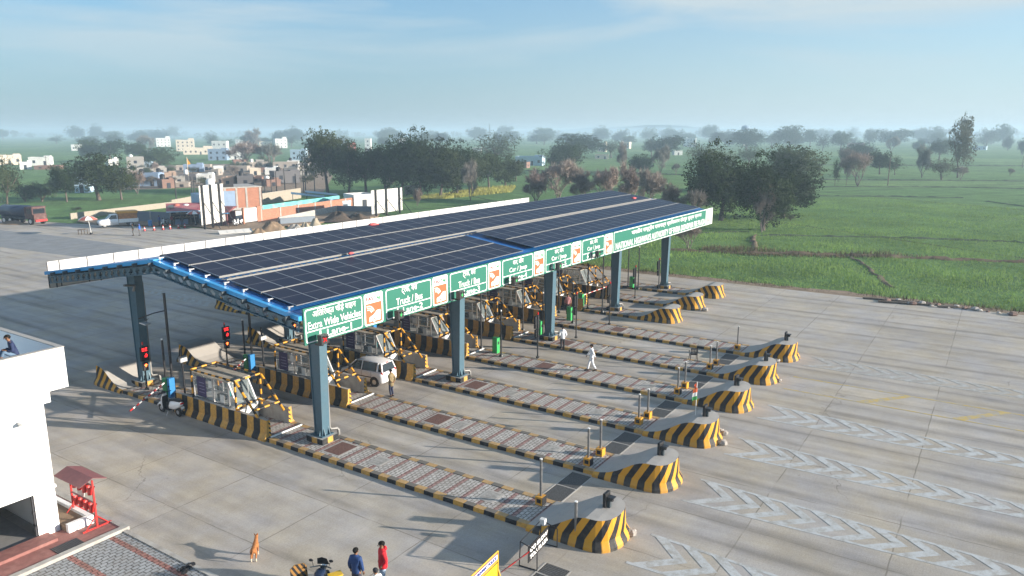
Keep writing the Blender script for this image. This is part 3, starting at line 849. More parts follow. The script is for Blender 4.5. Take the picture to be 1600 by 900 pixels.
for k in range(6):
    xa = CX0+.2+5.33*k; xb = xa+3.72
    g = MB()
    frame_line(g, xa+.08, zf0+.06, xb, zf1-.07, .14, .06, YS-.001)
    g.box(xa+.14, YS-.002, zf0+.56, xb-.06, YS, zf0+.61)
    bd = g.build('lane_sign', M['letter'], can)
    bd['label'] = 'green lane board reading Lane-%d in white letters' % (k+1)
    cx = (xa+xb)/2+.04
    if k == 0:
        text_mesh(lane_txt[k][0], 1, 'lettering', M['letter'], bd, cx, zf0+1.13, align='CENTER', width=2.75, height=.46, bold=.008)
        text_mesh(lane_txt[k][1], 1, 'lettering', M['letter'], bd, cx, zf0+.68, align='CENTER', width=3.35, height=.36, bold=.012)
    else:
        text_mesh(lane_txt[k][0], 1, 'lettering', M['letter'], bd, cx, zf0+1.16, align='CENTER', width=1.25, height=.42, bold=.008)
        text_mesh(lane_txt[k][1], 1, 'lettering', M['letter'], bd, cx, zf0+.68, align='CENTER', width=2.1, height=.38, bold=.012)
    text_mesh('Lane-%d' % (k+1), 1, 'lettering', M['letter'], bd, xa+1.35, zf0+.17, width=1.6, height=.33, bold=.012)
    g = MB(); ax = xa+.95
    g.prism([(ax-.05,zf0+.52),(ax-.05,zf0+.35),(ax-.14,zf0+.35),(ax,zf0+.14),(ax+.14,zf0+.35),(ax+.05,zf0+.35),(ax+.05,zf0+.52)][::-1], 0, .004, 0, XZ(YS))
    g.build('arrow', M['letter'], bd)
    # toll tag board
    ta, tb = xb+.12, xb+1.46
    g = MB(); g.prism(rrect(ta, zf0+.06, tb, zf1-.04, .12)[::-1], 0, .01, 0, XZ(-.972))
    tg = g.build('tag_board', M['white'], can)
    g = MB(); g.prism(rrect(ta+.1, zf0+.13, tb-.1, zf0+1.17, .06)[::-1], 0, .004, 0, XZ(-.984))
    g.build('orange_field', M['orange'], tg)
    g = MB(); yq = -.990
    cxx = ta+.1; cz = zf0+.13
    g.prism([(cxx+.22,cz+.10),(cxx+1.02,cz+.10),(cxx+1.02,cz+.62),(cxx+.78,cz+.62),(cxx+.52,cz+.42),(cxx+.24,cz+.34)], 0, .003, 0, XZ(yq))
    for q, rr in enumerate((.22,.32,.42)):
        for i in range(6):
            a0, a1 = R(20+i*14), R(20+(i+1)*14)
            ox, oz = cxx+.16, cz+.48
            g.prism([(ox+rr*math.cos(a0),oz+rr*math.sin(a0)),(ox+(rr+.045)*math.cos(a0),oz+(rr+.045)*math.sin(a0)),(ox+(rr+.045)*math.cos(a1),oz+(rr+.045)*math.sin(a1)),(ox+rr*math.cos(a1),oz+rr*math.sin(a1))], 0, .003, 0, XZ(yq))
    g.build('car_symbol', M['white'], tg)
    g = MB(); g.prism([(cxx+.55+.13*math.cos(a),cz+.12+.13*math.sin(a)) for a in [2*math.pi*i/14 for i in range(14)]], 0, .003, 0, XZ(-.995))
    g.build('wheel_symbol', M['orange'], tg)
    g = MB(); g.prism([(cxx+.55+.075*math.cos(a),cz+.12+.075*math.sin(a)) for a in [2*math.pi*i/14 for i in range(14)]], 0, .003, 0, XZ(-.999))
    g.build('hub_symbol', M['white'], tg)
    text_mesh('FAS', 1, 'lettering', M['redl'], tg, ta+.14, zf0+1.30, y=-.988, width=.5, height=.2, bold=.03)
    text_mesh('Tag', 1, 'lettering', M['greenl'], tg, ta+.68, zf0+1.27, y=-.988, width=.5, height=.24, bold=.03)
    g = MB(); g.box(ta+.14, -.987, zf0+1.545, tb-.14, -.983, zf0+1.565); g.build('logo_line', M['redl'], tg)
    g = MB(); g.box(ta+.55, -.987, zf0+1.215, tb-.25, -.983, zf0+1.235); g.build('logo_line', M['greenl'], tg)
xa = CX0+.2+5.33*6+.1; xb = 52.3
g = MB(); frame_line(g, xa, zf0+.03, CX1+.15, zf1-.03, .06, .07, YS-.001)
nb = g.build('authority_sign', M['letter'], can)
text_mesh('भारतीय राष्ट्रीय राजमार्ग प्रािधकरण दोंदपुर शुल्क प्लाजा', 1, 'lettering', M['letter'], nb, (xa+xb)/2+1.0, zf0+.98, align='CENTER', width=17.2, height=.56, bold=.012)
text_mesh('NATIONAL HIGHWAYS AUTHORITY OF INDIA DONDPUR FEE PLAZA', 1, 'lettering', M['letter'], nb, xa+.35, zf0+.2, width=xb-xa-.6, height=.56, bold=.02)
g = MB(); g.box(xb+.0, -.982, zf0+.02, CX1+.18, -.974, zf1-.02); lb = g.build('logo_panel', M['white'], nb)
g = MB()
for i in range(3):
    h = (1.25, .95, .6)[i]; x = xb+.62+i*.42
    g.prism([(x-.3,zf0+.3),(x+.12,zf0+.3),(x+.12,zf0+.3+h*.55),(x-.05,zf0+.3+h),(x-.12,zf0+.3+h*.6)], 0, .003, 0, XZ(-.985-i*.004))
for i in range(5): g.box(xb+.25, -1.003, zf0+.18+i*.16, xb+1.75-i*.2, -1.001, zf0+.21+i*.16)
g.build('emblem', M['greyl'], lb)

# solar panels
def pv_mat():
    mt, n, l, b = nm('solar_cells')
    b.inputs['Roughness'].default_value = .35; b.inputs['Specular IOR Level'].default_value = .06
    tcn = n.new('ShaderNodeTexCoord'); sp = n.new('ShaderNodeSeparateXYZ'); l.new(tcn.outputs['Object'], sp.inputs[0])
    def ln(o, per, w): 
        d = mth(n,l,'ABSOLUTE',mth(n,l,'SUBTRACT',mth(n,l,'FRACT',mth(n,l,'DIVIDE',o,per)),.5)); return mth(n,l,'GREATER_THAN',d,.5-w/per/2)
    a = mth(n,l,'MAXIMUM', ln(sp.outputs[0],.23,.012), ln(sp.outputs[1],.118,.008))
    c = mixc(n,l,mth(n,l,'MULTIPLY',a,.35),(.006,.009,.028),(.035,.045,.08))
    mid = mth(n,l,'LESS_THAN',mth(n,l,'ABSOLUTE',sp.outputs[1]),.016)
    c = mixc(n,l,mth(n,l,'MULTIPLY',mid,.45),c,(.4,.4,.44))
    geo = n.new('ShaderNodeNewGeometry')
    c = mixc(n,l,rng_(n,l,noise(n,l,geo.outputs['Position'],.35,6,.7),  .4,.75,.01,.07),c,(.20,.17,.15))
    l.new(c, b.inputs['Base Color'])
    return mt
M['pv'] = pv_mat()
M['panelrim'] = mat('panel_rim', (.26,.27,.29), .4, .5)
PW, PL = 1.40, 2.42
g = MB()
g.box(-PW/2+.035,-PL/2+.035,.0,PW/2-.035,PL/2-.035,.036,0)
for q in ((-PW/2+.006,-PL/2+.006,PW/2-.006,-PL/2+.035),(-PW/2+.006,PL/2-.035,PW/2-.006,PL/2-.006),(-PW/2+.006,-PL/2+.035,-PW/2+.035,PL/2-.035),(PW/2-.035,-PL/2+.035,PW/2-.006,PL/2-.035)):
    g.box(q[0],q[1],-.004,q[2],q[3],.040,1)
pvme = g.mesh('solar_panel', [M['pv'], M['panelrim']])
th = math.atan2(ZR-ZE, CYR-CYF)
def panel_list():
    L = []
    for row, yc in enumerate((.42+.81, 3.69, 6.85, 9.33)):
        for c in range(39):
            x = -1.25 + PW/2 + c*PW
            if x > 53: continue
            lift = .16
            if row < 2:
                if 18.4 < x < 19.8: continue
                if x > 19.8: lift = .24
            L.append((row, x, yc, lift))
    return L
pl = panel_list()
pl.sort(key=lambda q: (Vector((q[1],q[2],8))-CC).length)
extra = MB()
for i, (row, x, yc, lift) in enumerate(pl):
    z = roofz(yc)+lift
    if i < 100:
        o = bpy.data.objects.new('solar_panel', pvme); col.objects.link(o)
        o.location = (x, yc, z); o.rotation_euler = (th,0,0); adopt(o, can)
    else:
        ct, st = math.cos(th), math.sin(th)
        base = len(extra.v)
        for v in pvme.vertices:
            a, b_, c = v.co; extra.v.append((x+a, yc+b_*ct-c*st, z+b_*st+c*ct))
        for p in pvme.polygons:
            extra.f.append(tuple(q+base for q in p.vertices)); extra.mi.append(p.material_index); extra.uv.append(None); extra.sm.append(False)
o = extra.build('solar_panels', [M['pv'], M['panelrim']], can); tag(o, kind='stuff')
for y in (2.46, 8.09, 5.02, 10.58, 5.60):
    w = .036 if y in (2.46, 8.09) else .03
    for xa_, xb_ in (((-1.3,18.3),(19.8,53.3)) if y < 5.5 and y != 5.6 else ((-1.3,53.3),)):
        g = MB(); z = roofz(y)+(.22 if xa_ < 18 or y > 5.5 else .30)
        g.box(xa_, y-w, z-.1, xb_, y+w, z); g.build('mounting_rail', M['pipe'], can)
# walkway grating in the gap between the rows
g = MB(); z = roofz(5.3)+.10
g.box(-1.3,5.29,z-.02,52.6,5.32,z+.01)
for i in range(int(54/.42)):
    g.box(-1.3+i*.42, 5.12, z, -1.3+i*.42+.14, 5.50, z+.03)
g.build('walkway', M['pipe'], can)
g = MB()
for y in (.2,1.6,3.4,4.8,6.3,7.6,8.9,10.2):
    z = roofz(y); g.box(-1.62,y-.05,z+.02,-1.52,y+.05,z+.16); g.box(-1.56,y-.03,z+.1,-1.3,y+.03,z+.15)
g.build('panel_clamps', M['alu'], can)
# lane status lights hanging in front of the fascia
for k, (x, z) in enumerate(((-1.1,5.75),(4.1,5.85),(9.3,5.95),(15.0,5.85),(20.6,5.95),(26.6,6.0))):
    t = thing('lane_signal', '', 'signal light', (x,-1.45,z), 0, 'lane lights along the canopy front')
    t['label'] = ['black lane light showing a red cross, under the Extra Wide Vehicles board', 'black lane light at the foot of the Lane-2 board', 'black lane light at the foot of the Lane-3 board', 'black lane light over the arrow of the Lane-4 board','black lane light at the foot of the Lane-5 board','black lane light beyond the Lane-6 board'][k]
    g = MB(); g.box(-.22,-.14,-.22,.22,.14,.22); g.build('housing', M['poleblk'], t, .015)
    g = MB(); g.box(-.05,.14,-.35,.05,.5,-.27); g.box(-.04,.0,-.33,.04,.08,-.2); g.tube([(0,-.2,.12),(0,-.45,.22)],.03); g.build('bracket', M['poleblk'], t)
    g = MB()
    if k == 0:
        g.obb((0,-.145,0),(.28,.01,.05),(0,R(45),0)); g.obb((0,-.148,0),(.28,.01,.05),(0,R(-45),0)); g.build('red_cross', M['redlens'], t)
    else:
        g.prism([(-.1,.02),(0,-.12),(.1,.02),(.03,.02),(.03,.13),(-.03,.13),(-.03,.02)][::-1], 0, .01, 0, lambda a,b_,c:(a,-.141-c,b_)); g.build('green_arrow', M['gbox'], t)
M['drain_dark'] = mat('drain_base', (.065,.06,.055), .9)  # dark sheet beneath the bars of the drain gratings
# ------------------------------------------------------------------ traffic islands
NOSE = [(0,.20),(.35,.24),(.7,.33),(1.1,.50),(1.5,.74),(1.85,.96),(2.15,1.10),(2.45,1.17),(2.8,1.18),(3.55,1.15)]
def nose_z(y):
    for (a, za), (b_, zb) in zip(NOSE[:-1], NOSE[1:]):
        if y <= b_: return za + (zb-za)*(y-a)/(b_-a)
    return NOSE[-1][1]
def make_nose(parent, yb, sgn, hw=1.12, L=3.45, mt='haz'):
    """crash cushion: wedge starting at yb, round end at yb + sgn*L"""
    pl_ = []
    ys = [0,.35,.7,1.1,1.5,1.85,2.15,2.45]
    for y in ys: pl_.append((hw, y))
    for i in range(1, 12):
        a = math.pi*i/12
        pl_.append((hw*math.cos(a)*(1 if abs(math.cos(a))<.999 else 1), 2.55+(L-2.55)*math.sin(a)**.75))
    for y in reversed(ys): pl_.append((-hw, y))
    n = len(pl_); per = [0]
    for a, b_ in zip(pl_[:-1], pl_[1:]): per.append(per[-1]+math.hypot(a[0]-b_[0], a[1]-b_[1]))
    if sgn < 0: per = [per[-1]-p for p in per]
    ctr = (0, 2.0)
    rings = []
    for lev in range(4):
        ring = []
        for (x, y) in pl_:
            z1 = nose_z(y); zz = (0, min(.12, z1), min(.38, z1*.95), z1)[lev]
            off = (.17, .16, .0, -.06*min(1, z1))[lev]
            d = Vector((x, max(0, y-2.3))) ; d = d.normalized() if d.length > 0 else Vector((1,0))
            if y < 2.3: d = Vector((1 if x > 0 else -1, 0))
            ring.append((x+d.x*off, yb+sgn*(y+d.y*off), zz))
        rings.append(ring)
    g = MB(); vs = [q for r_ in rings for q in r_]; fs = []; uvs = []
    for lv in range(3):
        for i in range(n-1):
            f = (lv*n+i, lv*n+i+1, (lv+1)*n+i+1, (lv+1)*n+i)
            u = [(per[i], rings[lv][i][2]), (per[i+1], rings[lv][i+1][2]), (per[i+1], rings[lv+1][i+1][2]), (per[i], rings[lv+1][i][2])]
            if sgn < 0: f = f[::-1]; u = u[::-1]
            fs.append(f); uvs.append(u)
    g.add(vs, fs, 0, uvs)
    top = rings[3]; m_ = n//2
    ft = []
    for i in range(m_):
        j = n-1-i
        f = (i, i+1, j-1, j) if i+1 < j-1 else (i, i+1, j)
        if sgn < 0: f = f[::-1]
        ft.append(f)
    g.add(top, [f for f in ft], 1)
    return g.build('crash_nose', [M[mt], M['nosetop']], parent)

HWI = 1.12
def make_island(k, ya, yb, nose_a=True, nose_b=True, label='', gaps=()):
    t = thing('traffic_island', label, 'traffic island', (IX(k), 0, 0), 0, 'kerbed islands between the toll lanes')
    a = ya + (3.3 if nose_a else 0); b_ = yb - (3.3 if nose_b else 0)
    y = a; i = 0; gs_ = {-1: MB(), 1: MB()}; step = .52
    while y < b_ - .01:
        y2 = min(y+step, b_)
        if not any(u < (y+y2)/2 < v for u, v in gaps):
            for s in (-1, 1):
                g = gs_[s]; j = random.uniform(-.012,.012)
                xa, xb = (s*HWI+j, s*(HWI-.26)+j)
                x0, x1 = min(xa,xb), max(xa,xb)
                top = .185 + random.uniform(-.006,.006)
                o_ = -.03 if s < 0 else .03
                v = [(x0+min(0,o_),y+.006,0),(x1+max(0,o_),y+.006,0),(x1+max(0,o_),y2-.006,0),(x0+min(0,o_),y2-.006,0),(x0,y+.006,top),(x1,y+.006,top),(x1,y2-.006,top),(x0,y2-.006,top)]
                g.add(v, [(0,3,2,1),(4,5,6,7),(0,1,5,4),(1,2,6,5),(2,3,7,6),(3,0,4,7)], (i % 2))
        y = y2; i += 1
    for s in (-1, 1): gs_[s].build('kerb', [M['yellow'], M['black']], t)
    g = MB(); yy = a
    for u, v in list(gaps)+[(b_, b_)]:
        g.box(-HWI+.262, yy, .0, HWI-.262, u, .168); yy = v
    g.build('paving', M['paver'], t)
    if nose_a: make_nose(t, a, -1, mt='haz' if k < 6 else 'haz2')
    if nose_b: make_nose(t, b_, 1)
    return t
ords = ['nearest','second','third','fourth','fifth','sixth']
for k in range(6):
    yb = 18.6 if k < 3 else 30.0
    t = make_island(k, -16.15, yb, True, True, 'striped kerbed toll island with a concrete nose, %s from the white building' % ords[k], gaps=((-4.6,-4.48),) if k in (3,4) else ())
    # covers set in the paving
    for nm_, y, w, l_, mt in (('manhole_cover', -1.55, .62, .50, 'rust'), ('manhole_cover', -4.1-.5*(k%2), .34, .3, 'cov'), ('manhole_cover', -10.3+.3*(k%3), .36, .32, 'cov')):
        if (k % 2 == 1 and y > -2): y = -3.1
        if mt not in M:
            M['rust'] = mat('rusty_cover', (.13,.065,.052), .8, scale=12, amt=.35); M['cov'] = mat('concrete_cover', (.30,.29,.27), .9, amt=.2, dirt=(.1,.09,.08), damt=.5)
        g = MB(); g.box(-w-.1, y-l_-.1, .165, w+.1, y+l_+.1, .1745, 1); g.box(-w, y-l_, .17, w, y+l_, .180, 0)
        g.build(nm_, [M[mt], M['nosetop']], t)
for k in (6,7,8):
    make_island(k, -5.75, 30.0, True, True, ['striped kerbed island with the near end nose, beside the authority sign', 'striped kerbed island, second from the crop field', 'striped kerbed island closest to the crop field'][k-6])

# drainage gratings across the lanes
M['grate'] = mat('iron_grating', (.11,.11,.11), .7, .3, scale=20, amt=.4)
for k in range(-1, 5):
    xa, xb = IX(k)+HWI+.2, IX(k+1)-HWI-.2
    if k == -1: xa, xb = IX(0)-HWI-3.0, IX(0)-HWI-1.6
    t = MB()
    y0 = -12.85 if k >= 0 else -15.6
    n = int((xb-xa)/.09)
    t.box(xa, y0, -.05, xb, y0+.95, .003, 3)
    for i in range(n):
        x = xa + (xb-xa)*i/n; t.box(x, y0+.05, .003, x+.05, y0+.90, .010, 0)
    t.box(xa, y0-.06, .0, xb, y0, .012, 2); t.box(xa, y0+.95, 0, xb, y0+1.01, .012, 2); t.box((xa+xb)/2-.03, y0, .0, (xa+xb)/2+.03, y0+.95, .014, 2)
    o = t.build('drain_grating', [M['grate'], M['dark'], M['conc_grey'], M['drain_dark']])
    tag(o, ['dark drain grating in the open lane left of the nearest island','dark drain grating across lane between first and second islands','dark drain grating across lane between second and third islands','dark drain grating across lane between third and fourth islands','dark drain grating across lane between fourth and fifth islands','dark drain grating across lane between fifth and sixth islands'][k+1], 'drain', 'gratings across the lanes')

# short sensor posts on striped blocks, and cameras on the noses
def sensor_post(px, py, h, label, onz=.17):
    p = at(px, py, onz)
    t = thing('sensor_post', label, 'post', (p.x,p.y,onz), 0, 'steel posts on yellow and black blocks')
    g = MB()
    for q,(a,b_,c,d) in enumerate(((-.17,-.17,.17,.17),)):
        g.box(a,b_,0,c,d,.36,0)
    g.box(-.172,-.172,.0,.172,-.16,.36,1 if int(px)%2 else 0); g.box(-.18,-.1,.1,-.17,.1,.28,1)
    g.build('block', [M['byellow'], M['bblack']], t, .01)
    g = MB(); g.tube([(0,0,.36),(0,0,h)], .055, 10); g.build('post', M['alu2'], t)
    g = MB(); g.tube([(0,0,h),(0,0,h+.03)], .06, 10); g.build('cap', M['white'], t)
    return t
M['alu2'] = mat('dull_steel', (.22,.22,.22), .4, .6, scale=10, amt=.2)
sensor_post(845,787,1.95,'steel post on a yellow block at the foot of the nearest nose')
sensor_post(919,726,1.75,'steel post on yellow block, left of the pair before the second nose')
sensor_post(938,711,1.75,'steel post on yellow block, right of the pair before the second nose')
sensor_post(998,662,1.6,'steel post on block, left of the pair before the nose with the flag')
sensor_post(1012,653,1.6,'steel post on block, right of the pair before the nose with the flag')
sensor_post(1059,615,1.55,'steel post on yellow block, left of the pair before the fourth nose')
sensor_post(1070,606,1.6,'steel post on yellow block, right of the pair before the fourth nose')
sensor_post(1109,576,1.5,'steel post on black block, left of the pair behind the plastic chair')
sensor_post(1119,570,1.55,'steel post on black block, right of the pair behind the plastic chair')
sensor_post(1152,546,1.65,'lone steel post on yellow block before the sixth nose')
t = thing('sensor_post', 'bare steel post standing in the notch of the nearest nose', 'post', (IX(0)-1.05,-14.9,.6), 0)
g = MB(); g.tube([(0,0,-.3),(0,0,1.1)], .06, 10); g.build('post', M['alu2'], t)
g = MB(); g.tube([(0,0,1.1),(0,0,1.13)], .065, 10); g.build('cap', M['white'], t)
for k in range(6):
    t = thing('nose_camera', ['black camera box on top of the nearest island nose','black camera box on the second island nose','black camera box on the third nose beside the flag','black camera box on the fourth island nose','black camera box on the fifth island nose','black camera box on the sixth island nose'][k], 'camera', (IX(k)+.15, -15.55+.1*(k%2), 1.16), R(random.uniform(-12,12)), 'cameras on the island noses')
    g = MB(); g.box(-.2,-.06,.04,.2,.06,.60,0); g.build('housing', M['bblack'], t, .015)
    g = MB(); g.tube([(0,-.06,.36),(0,-.28,.36)], [.10,.075], 10); g.box(-.13,-.34,.44,.13,-.05,.47); g.build('lens', M['poleblk'], t)
    g = MB(); g.box(-.06,-.18,0,.06,-.06,.3); g.build('bracket', M['steel_dark'], t)

# flag
p = Vector((IX(2)+.05, -15.1, 1.15))
t = thing('flag', 'small orange white and green flag on a thin white pole, on the third nose', 'flag', p)
g = MB(); g.tube([(0,0,0),(0,0,1.75)], .018, 6); g.build('pole', M['white'], t)
for i, c in enumerate(((.72,.13,.03),(.8,.8,.78),(.03,.25,.06))):
    g = MB(); nn = 8
    for s in range(nn):
        def pt(u, v):
            return (-.60*u*.55, .1*math.sin(u*7+v), 1.72 - v*.62 - u*.34 - .05*math.sin(u*5))
        u0, u1 = s/nn, (s+1)/nn; v0, v1 = i/3, (i+1)/3
        g.add([pt(u0,v0),pt(u0,v1),pt(u1,v1),pt(u1,v0)], [(0,1,2,3)], 0, sm=True)
    g.build('cloth', mat('flag_colour_%d' % i, c, .8), t)

# rubble beside the noses
def rock(px, py, r, label, mt='stone'):
    p = at(px, py, 0); g = MB()
    g.ball((0,0,r*.5), (r*random.uniform(.8,1.3), r*random.uniform(.7,1.1), r*.6), 7, 5)
    g.v = [(x*random.uniform(.8,1.15), y*random.uniform(.8,1.15), max(0,z*random.uniform(.8,1.15))) for x,y,z in g.v]; g.sm = [False]*len(g.sm)
    o = g.build('rubble_stone', M[mt]); o.location = (p.x,p.y,.002); o.rotation_euler = (0,0,random.uniform(0,6)); return tag(o, label, 'stone', 'broken stones by the island noses')
rock(970,843,.26,'broken concrete lump touching the nearest nose'); rock(987,837,.24,'broken concrete lump just right of the nearest nose')
rock(1127,676,.2,'stone lump beside the nose with the flag, upper one'); rock(1132,679,.2,'stone lump beside the nose with the flag, outermost one'); rock(1129,695,.24,'flat stone below the nose with the flag')
rock(1214,566,.22,'stone lump left of the small debris heap by the sixth nose'); rock(1217,597,.2,'stone lump at the tip of the fifth nose'); rock(1222,563,.32,'pale stone heap between the fifth and sixth noses')
rock(1243,561,.16,'small stone at the tip of the sixth nose'); rock(1101,486,.3,'stone at the tip of the middle far nose')

# ------------------------------------------------------------------ crash barriers, booths, guard frames
BA, BB = 2.45, 10.1
def barrier_profile(side):   # side -1: striped face towards -X
    return [(-.30,0),(-.30,.09),(-.13,.36),(-.09,1.05),(.09,1.05),(.11,.36),(.14,0)]
def make_barrier():
    t = thing('crash_barrier', '', 'barrier', (0,0,0), 0, 'concrete crash barriers beside the booths')
    g = MB(); pr = barrier_profile(-1); n = len(pr); y = BA; i = 0
    while y < BB-.01:
        y2 = min(y+.5, BB)
        v = [(a,y,b_) for a,b_ in pr]+[(a,y2,b_) for a,b_ in pr]
        fs = [(j,(j+1)%n,n+(j+1)%n,n+j)[::-1] for j in range(n)]
        mi = [(i%2) if j <= 2 else 2 for j in range(n)]
        g.add(v, fs, mi); 
        if i == 0: g.add(v[:n], [tuple(range(n))], 0)
        if y2 >= BB-.01: g.add(v[n:], [tuple(range(n-1,-1,-1))], 1)
        y = y2; i += 1
    g.build('wall', [M['yellow'], M['black'], M['conc_grey']], t)
    g = MB(); e = [(.0,BA-.012,.05),(.14,BA-.012,.05),(.10,BA-.012,1.0),(-.0,BA-.012,1.0)]
    g.add(e, [(0,1,2,3)], 0, [[(0,0),(.2,0),(.2,.9),(0,.9)]])
    g.build('end_plate', M['plate'], t)
    return t
def plate_mat():
    mt, n, l, b = nm('chevron_plate'); b.inputs['Roughness'].default_value = .4
    geo = n.new('ShaderNodeNewGeometry'); sp = n.new('ShaderNodeSeparateXYZ'); l.new(geo.outputs['Position'], sp.inputs[0])
    u = mth(n,l,'ADD', sp.outputs[2], mth(n,l,'MULTIPLY', mth(n,l,'ADD',sp.outputs[0],sp.outputs[1]), .8))
    k = mth(n,l,'GREATER_THAN', mth(n,l,'FRACT', mth(n,l,'DIVIDE', u, .24)), .45)
    l.new(mixc(n,l,k,(.02,.02,.022),(.72,.36,.03)), b.inputs['Base Color']); return mt
M['plate'] = plate_mat()
BXL, BXR = -1.0, .92
proto_bar = make_barrier()

M['bars'] = [M['byellow'], M['bblack'], M['alu']]
def make_frame():
    """yellow and black pipe guard that stands around a booth"""
    t = thing('guard_frame', '', 'guard frame', (0,0,0), 0, 'yellow and black pipe frames around the booths')
    XL, XR, YA, YB2, ZT = -.98, .58, 4.85, 8.5, 2.62
    YN = 3.0; ZB = 1.05; r = .056
    for s, X in ((0,XL),(1,XR)):
        g = MB(); g.banded((X,YA,.95),(X,YA,ZT), r, .30, (0,1)); g.build('post', M['bars'], t)
        g = MB(); g.banded((X,YB2,.95),(X,YB2,ZT), r, .36, (0,1), start=1); g.build('post', M['bars'], t)
        g = MB(); g.banded((X,YN+.1,ZB-.1),(X,YA-.1,ZT-.02), r*1.15, .32, (0,1)); g.build('raking_brace', M['bars'], t)
        g = MB(); g.banded((X,YA,ZT),(X,YB2,ZT), r*.9, .3, (0,1), start=1); g.build('top_rail', M['bars'], t)
        g = MB(); g.banded((X,YA-.05,1.10),(X,(YN+YA)/2-.2,1.72), r*.9, .3, (0,1)); g.build('cross_brace', M['bars'], t)
    for (y, z) in ((YA,ZT),(YB2,ZT),(YN+.45,1.35),(YA,1.25)):
        g = MB(); g.banded((XL,y,z),(XR,y,z), r, .34, (0,1)); g.build('cross_bar', M['bars'], t)
    return t
proto_frame = make_frame()

def make_booth():
    t = thing('toll_booth', '', 'toll booth', (0,0,0), 0, 'glazed toll collection booths')
    xl, xr, ya, yb, zf, zt = -.62, .56, 5.9, 8.9, .95, 2.28
    g = MB(); g.box(xl,ya-.75,.17,xr,yb,zf); g.build('base', M['white'], t)
    g = MB(); g.box(xl-.10,ya-.12,zt,(xl+xr)/2-.03,yb+.1,zt+.07); g.box((xl+xr)/2-.03,ya-.10,zt-.02,(xl+xr)/2+.10,yb+.08,zt+.05); g.box((xl+xr)/2+.10,ya-.12,zt,xr+.10,yb+.1,zt+.07)
    g.build('roof', M['boothroof'], t)
    g = MB(); w = .035
    for x in (xl,xr):
        for y in (ya,(ya+yb)/2-.2,(ya+yb)/2+.65,yb): g.box(x-w,y-w,zf,x+w,y+w,zt-.001)
        g.box(x-w*.9,ya+w,zf+.001,x+w*.9,yb-w,zf+.05); g.box(x-w*.8,ya+w,zf+.66,x+w*.8,yb-w,zf+.70)
        # slanted bay
        g.add([(x-w,ya-.75,zf),(x+w,ya-.75,zf),(x+w,ya-.68,zf),(x-w,ya-.68,zf),(x-w,ya-.04,zt-.01),(x+w,ya-.04,zt-.01),(x+w,ya+.03,zt-.01),(x-w,ya+.03,zt-.01)],
              [(0,3,2,1),(4,5,6,7),(0,1,5,4),(1,2,6,5),(2,3,7,6),(3,0,4,7)])
    g.box(xl+w,yb-w,zf+.9,xr-w,yb+w*.9,zf+.95)
    g.build('frame', M['alu'], t)
    for x in (xl,xr):
        gl = MB(); gl.quad((x,ya+.03,zf+.05),(x,yb-.03,zf+.05),(x,yb-.03,zt-.01),(x,ya+.03,zt-.01)); gl.add([(x,ya-.7,zf+.02),(x,ya-.02,zf+.02),(x,ya-.02,zt-.03)],[(0,1,2)])
        gl.build('side_window', M['glass'], t)
    gl = MB(); gl.quad((xl+w,ya-.73,zf),(xr-w,ya-.73,zf),(xr-w,ya-.03,zt-.02),(xl+w,ya-.03,zt-.02)); gl.build('slanted_window', M['glass'], t)
    g = MB(); g.box(xl-.05,yb-1.12,zf+.12,xl-.037,yb-.35,zt-.12); o = g.build('notice_board', M['poster'], t)
    g = MB()
    for i in range(4): g.box(xl-.056,yb-1.0+.0*i,zf+.35+i*.18,xl-.051,yb-.5-.05*(i%2),zf+.38+i*.18)
    g.build('notice_text', M['postertxt'], o)
    g = MB(); g.box(xl-.05,yb-1.68,zf+.75,xl-.037,yb-1.35,zf+1.15); g.build('paper_notice', M['paper'], t); g = MB(); g.box(xl-.05,ya+.35,zf+.10,xl-.037,ya+.7,zf+.55); g.build('paper_notice', M['paper'], t)
    g = MB(); g.box(xl+.1,ya+.15,zf+.45,xr-.1,ya+.6,zf+.5); g.box(-.05,ya+.25,zf+.5,.25,ya+.3,zf+.8); g.box(-.35,ya+1.0,zf-.2,.05,ya+1.4,zf+.35); g.build('desk', M['dark'], t)
    g = MB(); g.box(xl+.12,ya+.1,zf+.5,xl+.22,ya+.2,zf+.78); g.build('bottle', M['teal'], t)
    return t
M['boothroof'] = mat('booth_roof', (.36,.33,.28), .8, scale=3, amt=.2, dirt=(.15,.12,.09), damt=.6)
M['teal'] = mat('teal_plastic', (.02,.30,.32), .4)
M['postertxt'] = mat('poster_text', (.3,.28,.4), .6)
proto_booth = make_booth()

booth_txt = ['toll booth nearest the white building, purple notice on its side', 'toll booth on the second island, left of the white hatchback', 'toll booth on the third island, right behind the white hatchback', 'toll booth on the fourth island, seen past the second front column', 'toll booth on the fifth island, half hidden behind pipe frames','toll booth on the sixth island, under the Lane-5 board','toll booth on the seventh island, below the Lane-6 board','toll booth on the eighth island, seen under the authority sign','toll booth on the island nearest the crop field']
first = True
for k in range(8):
    x = IX(k)
    for s, nm_ in ((-1,'left'),(1,'right')):
        lab = 'striped concrete crash barrier on the %s side of the %s' % (nm_, booth_txt[k].split(',')[0].replace('toll booth','booth'))
        if first and s == -1: o = proto_bar; o.location = (x+BXL-.0,0,0)
        else: o = dup(proto_bar, (x+(BXL if s < 0 else BXR),0,0), 0 if s < 0 else 0)
        if s > 0: o.scale = (-1,1,1); o.location = (x+.93, .6, 0)
        else: o.location = (x-.95, 0, 0)
        o['label'] = lab
    for pr, z in ((proto_frame,0),(proto_booth,0)):
        o = pr if first else dup(pr, (x,0,0))
        o.location = (x,0,0)
        o['label'] = booth_txt[k] if pr is proto_booth else 'yellow and black pipe frame guarding the ' + booth_txt[k].split(',')[0]
    first = False
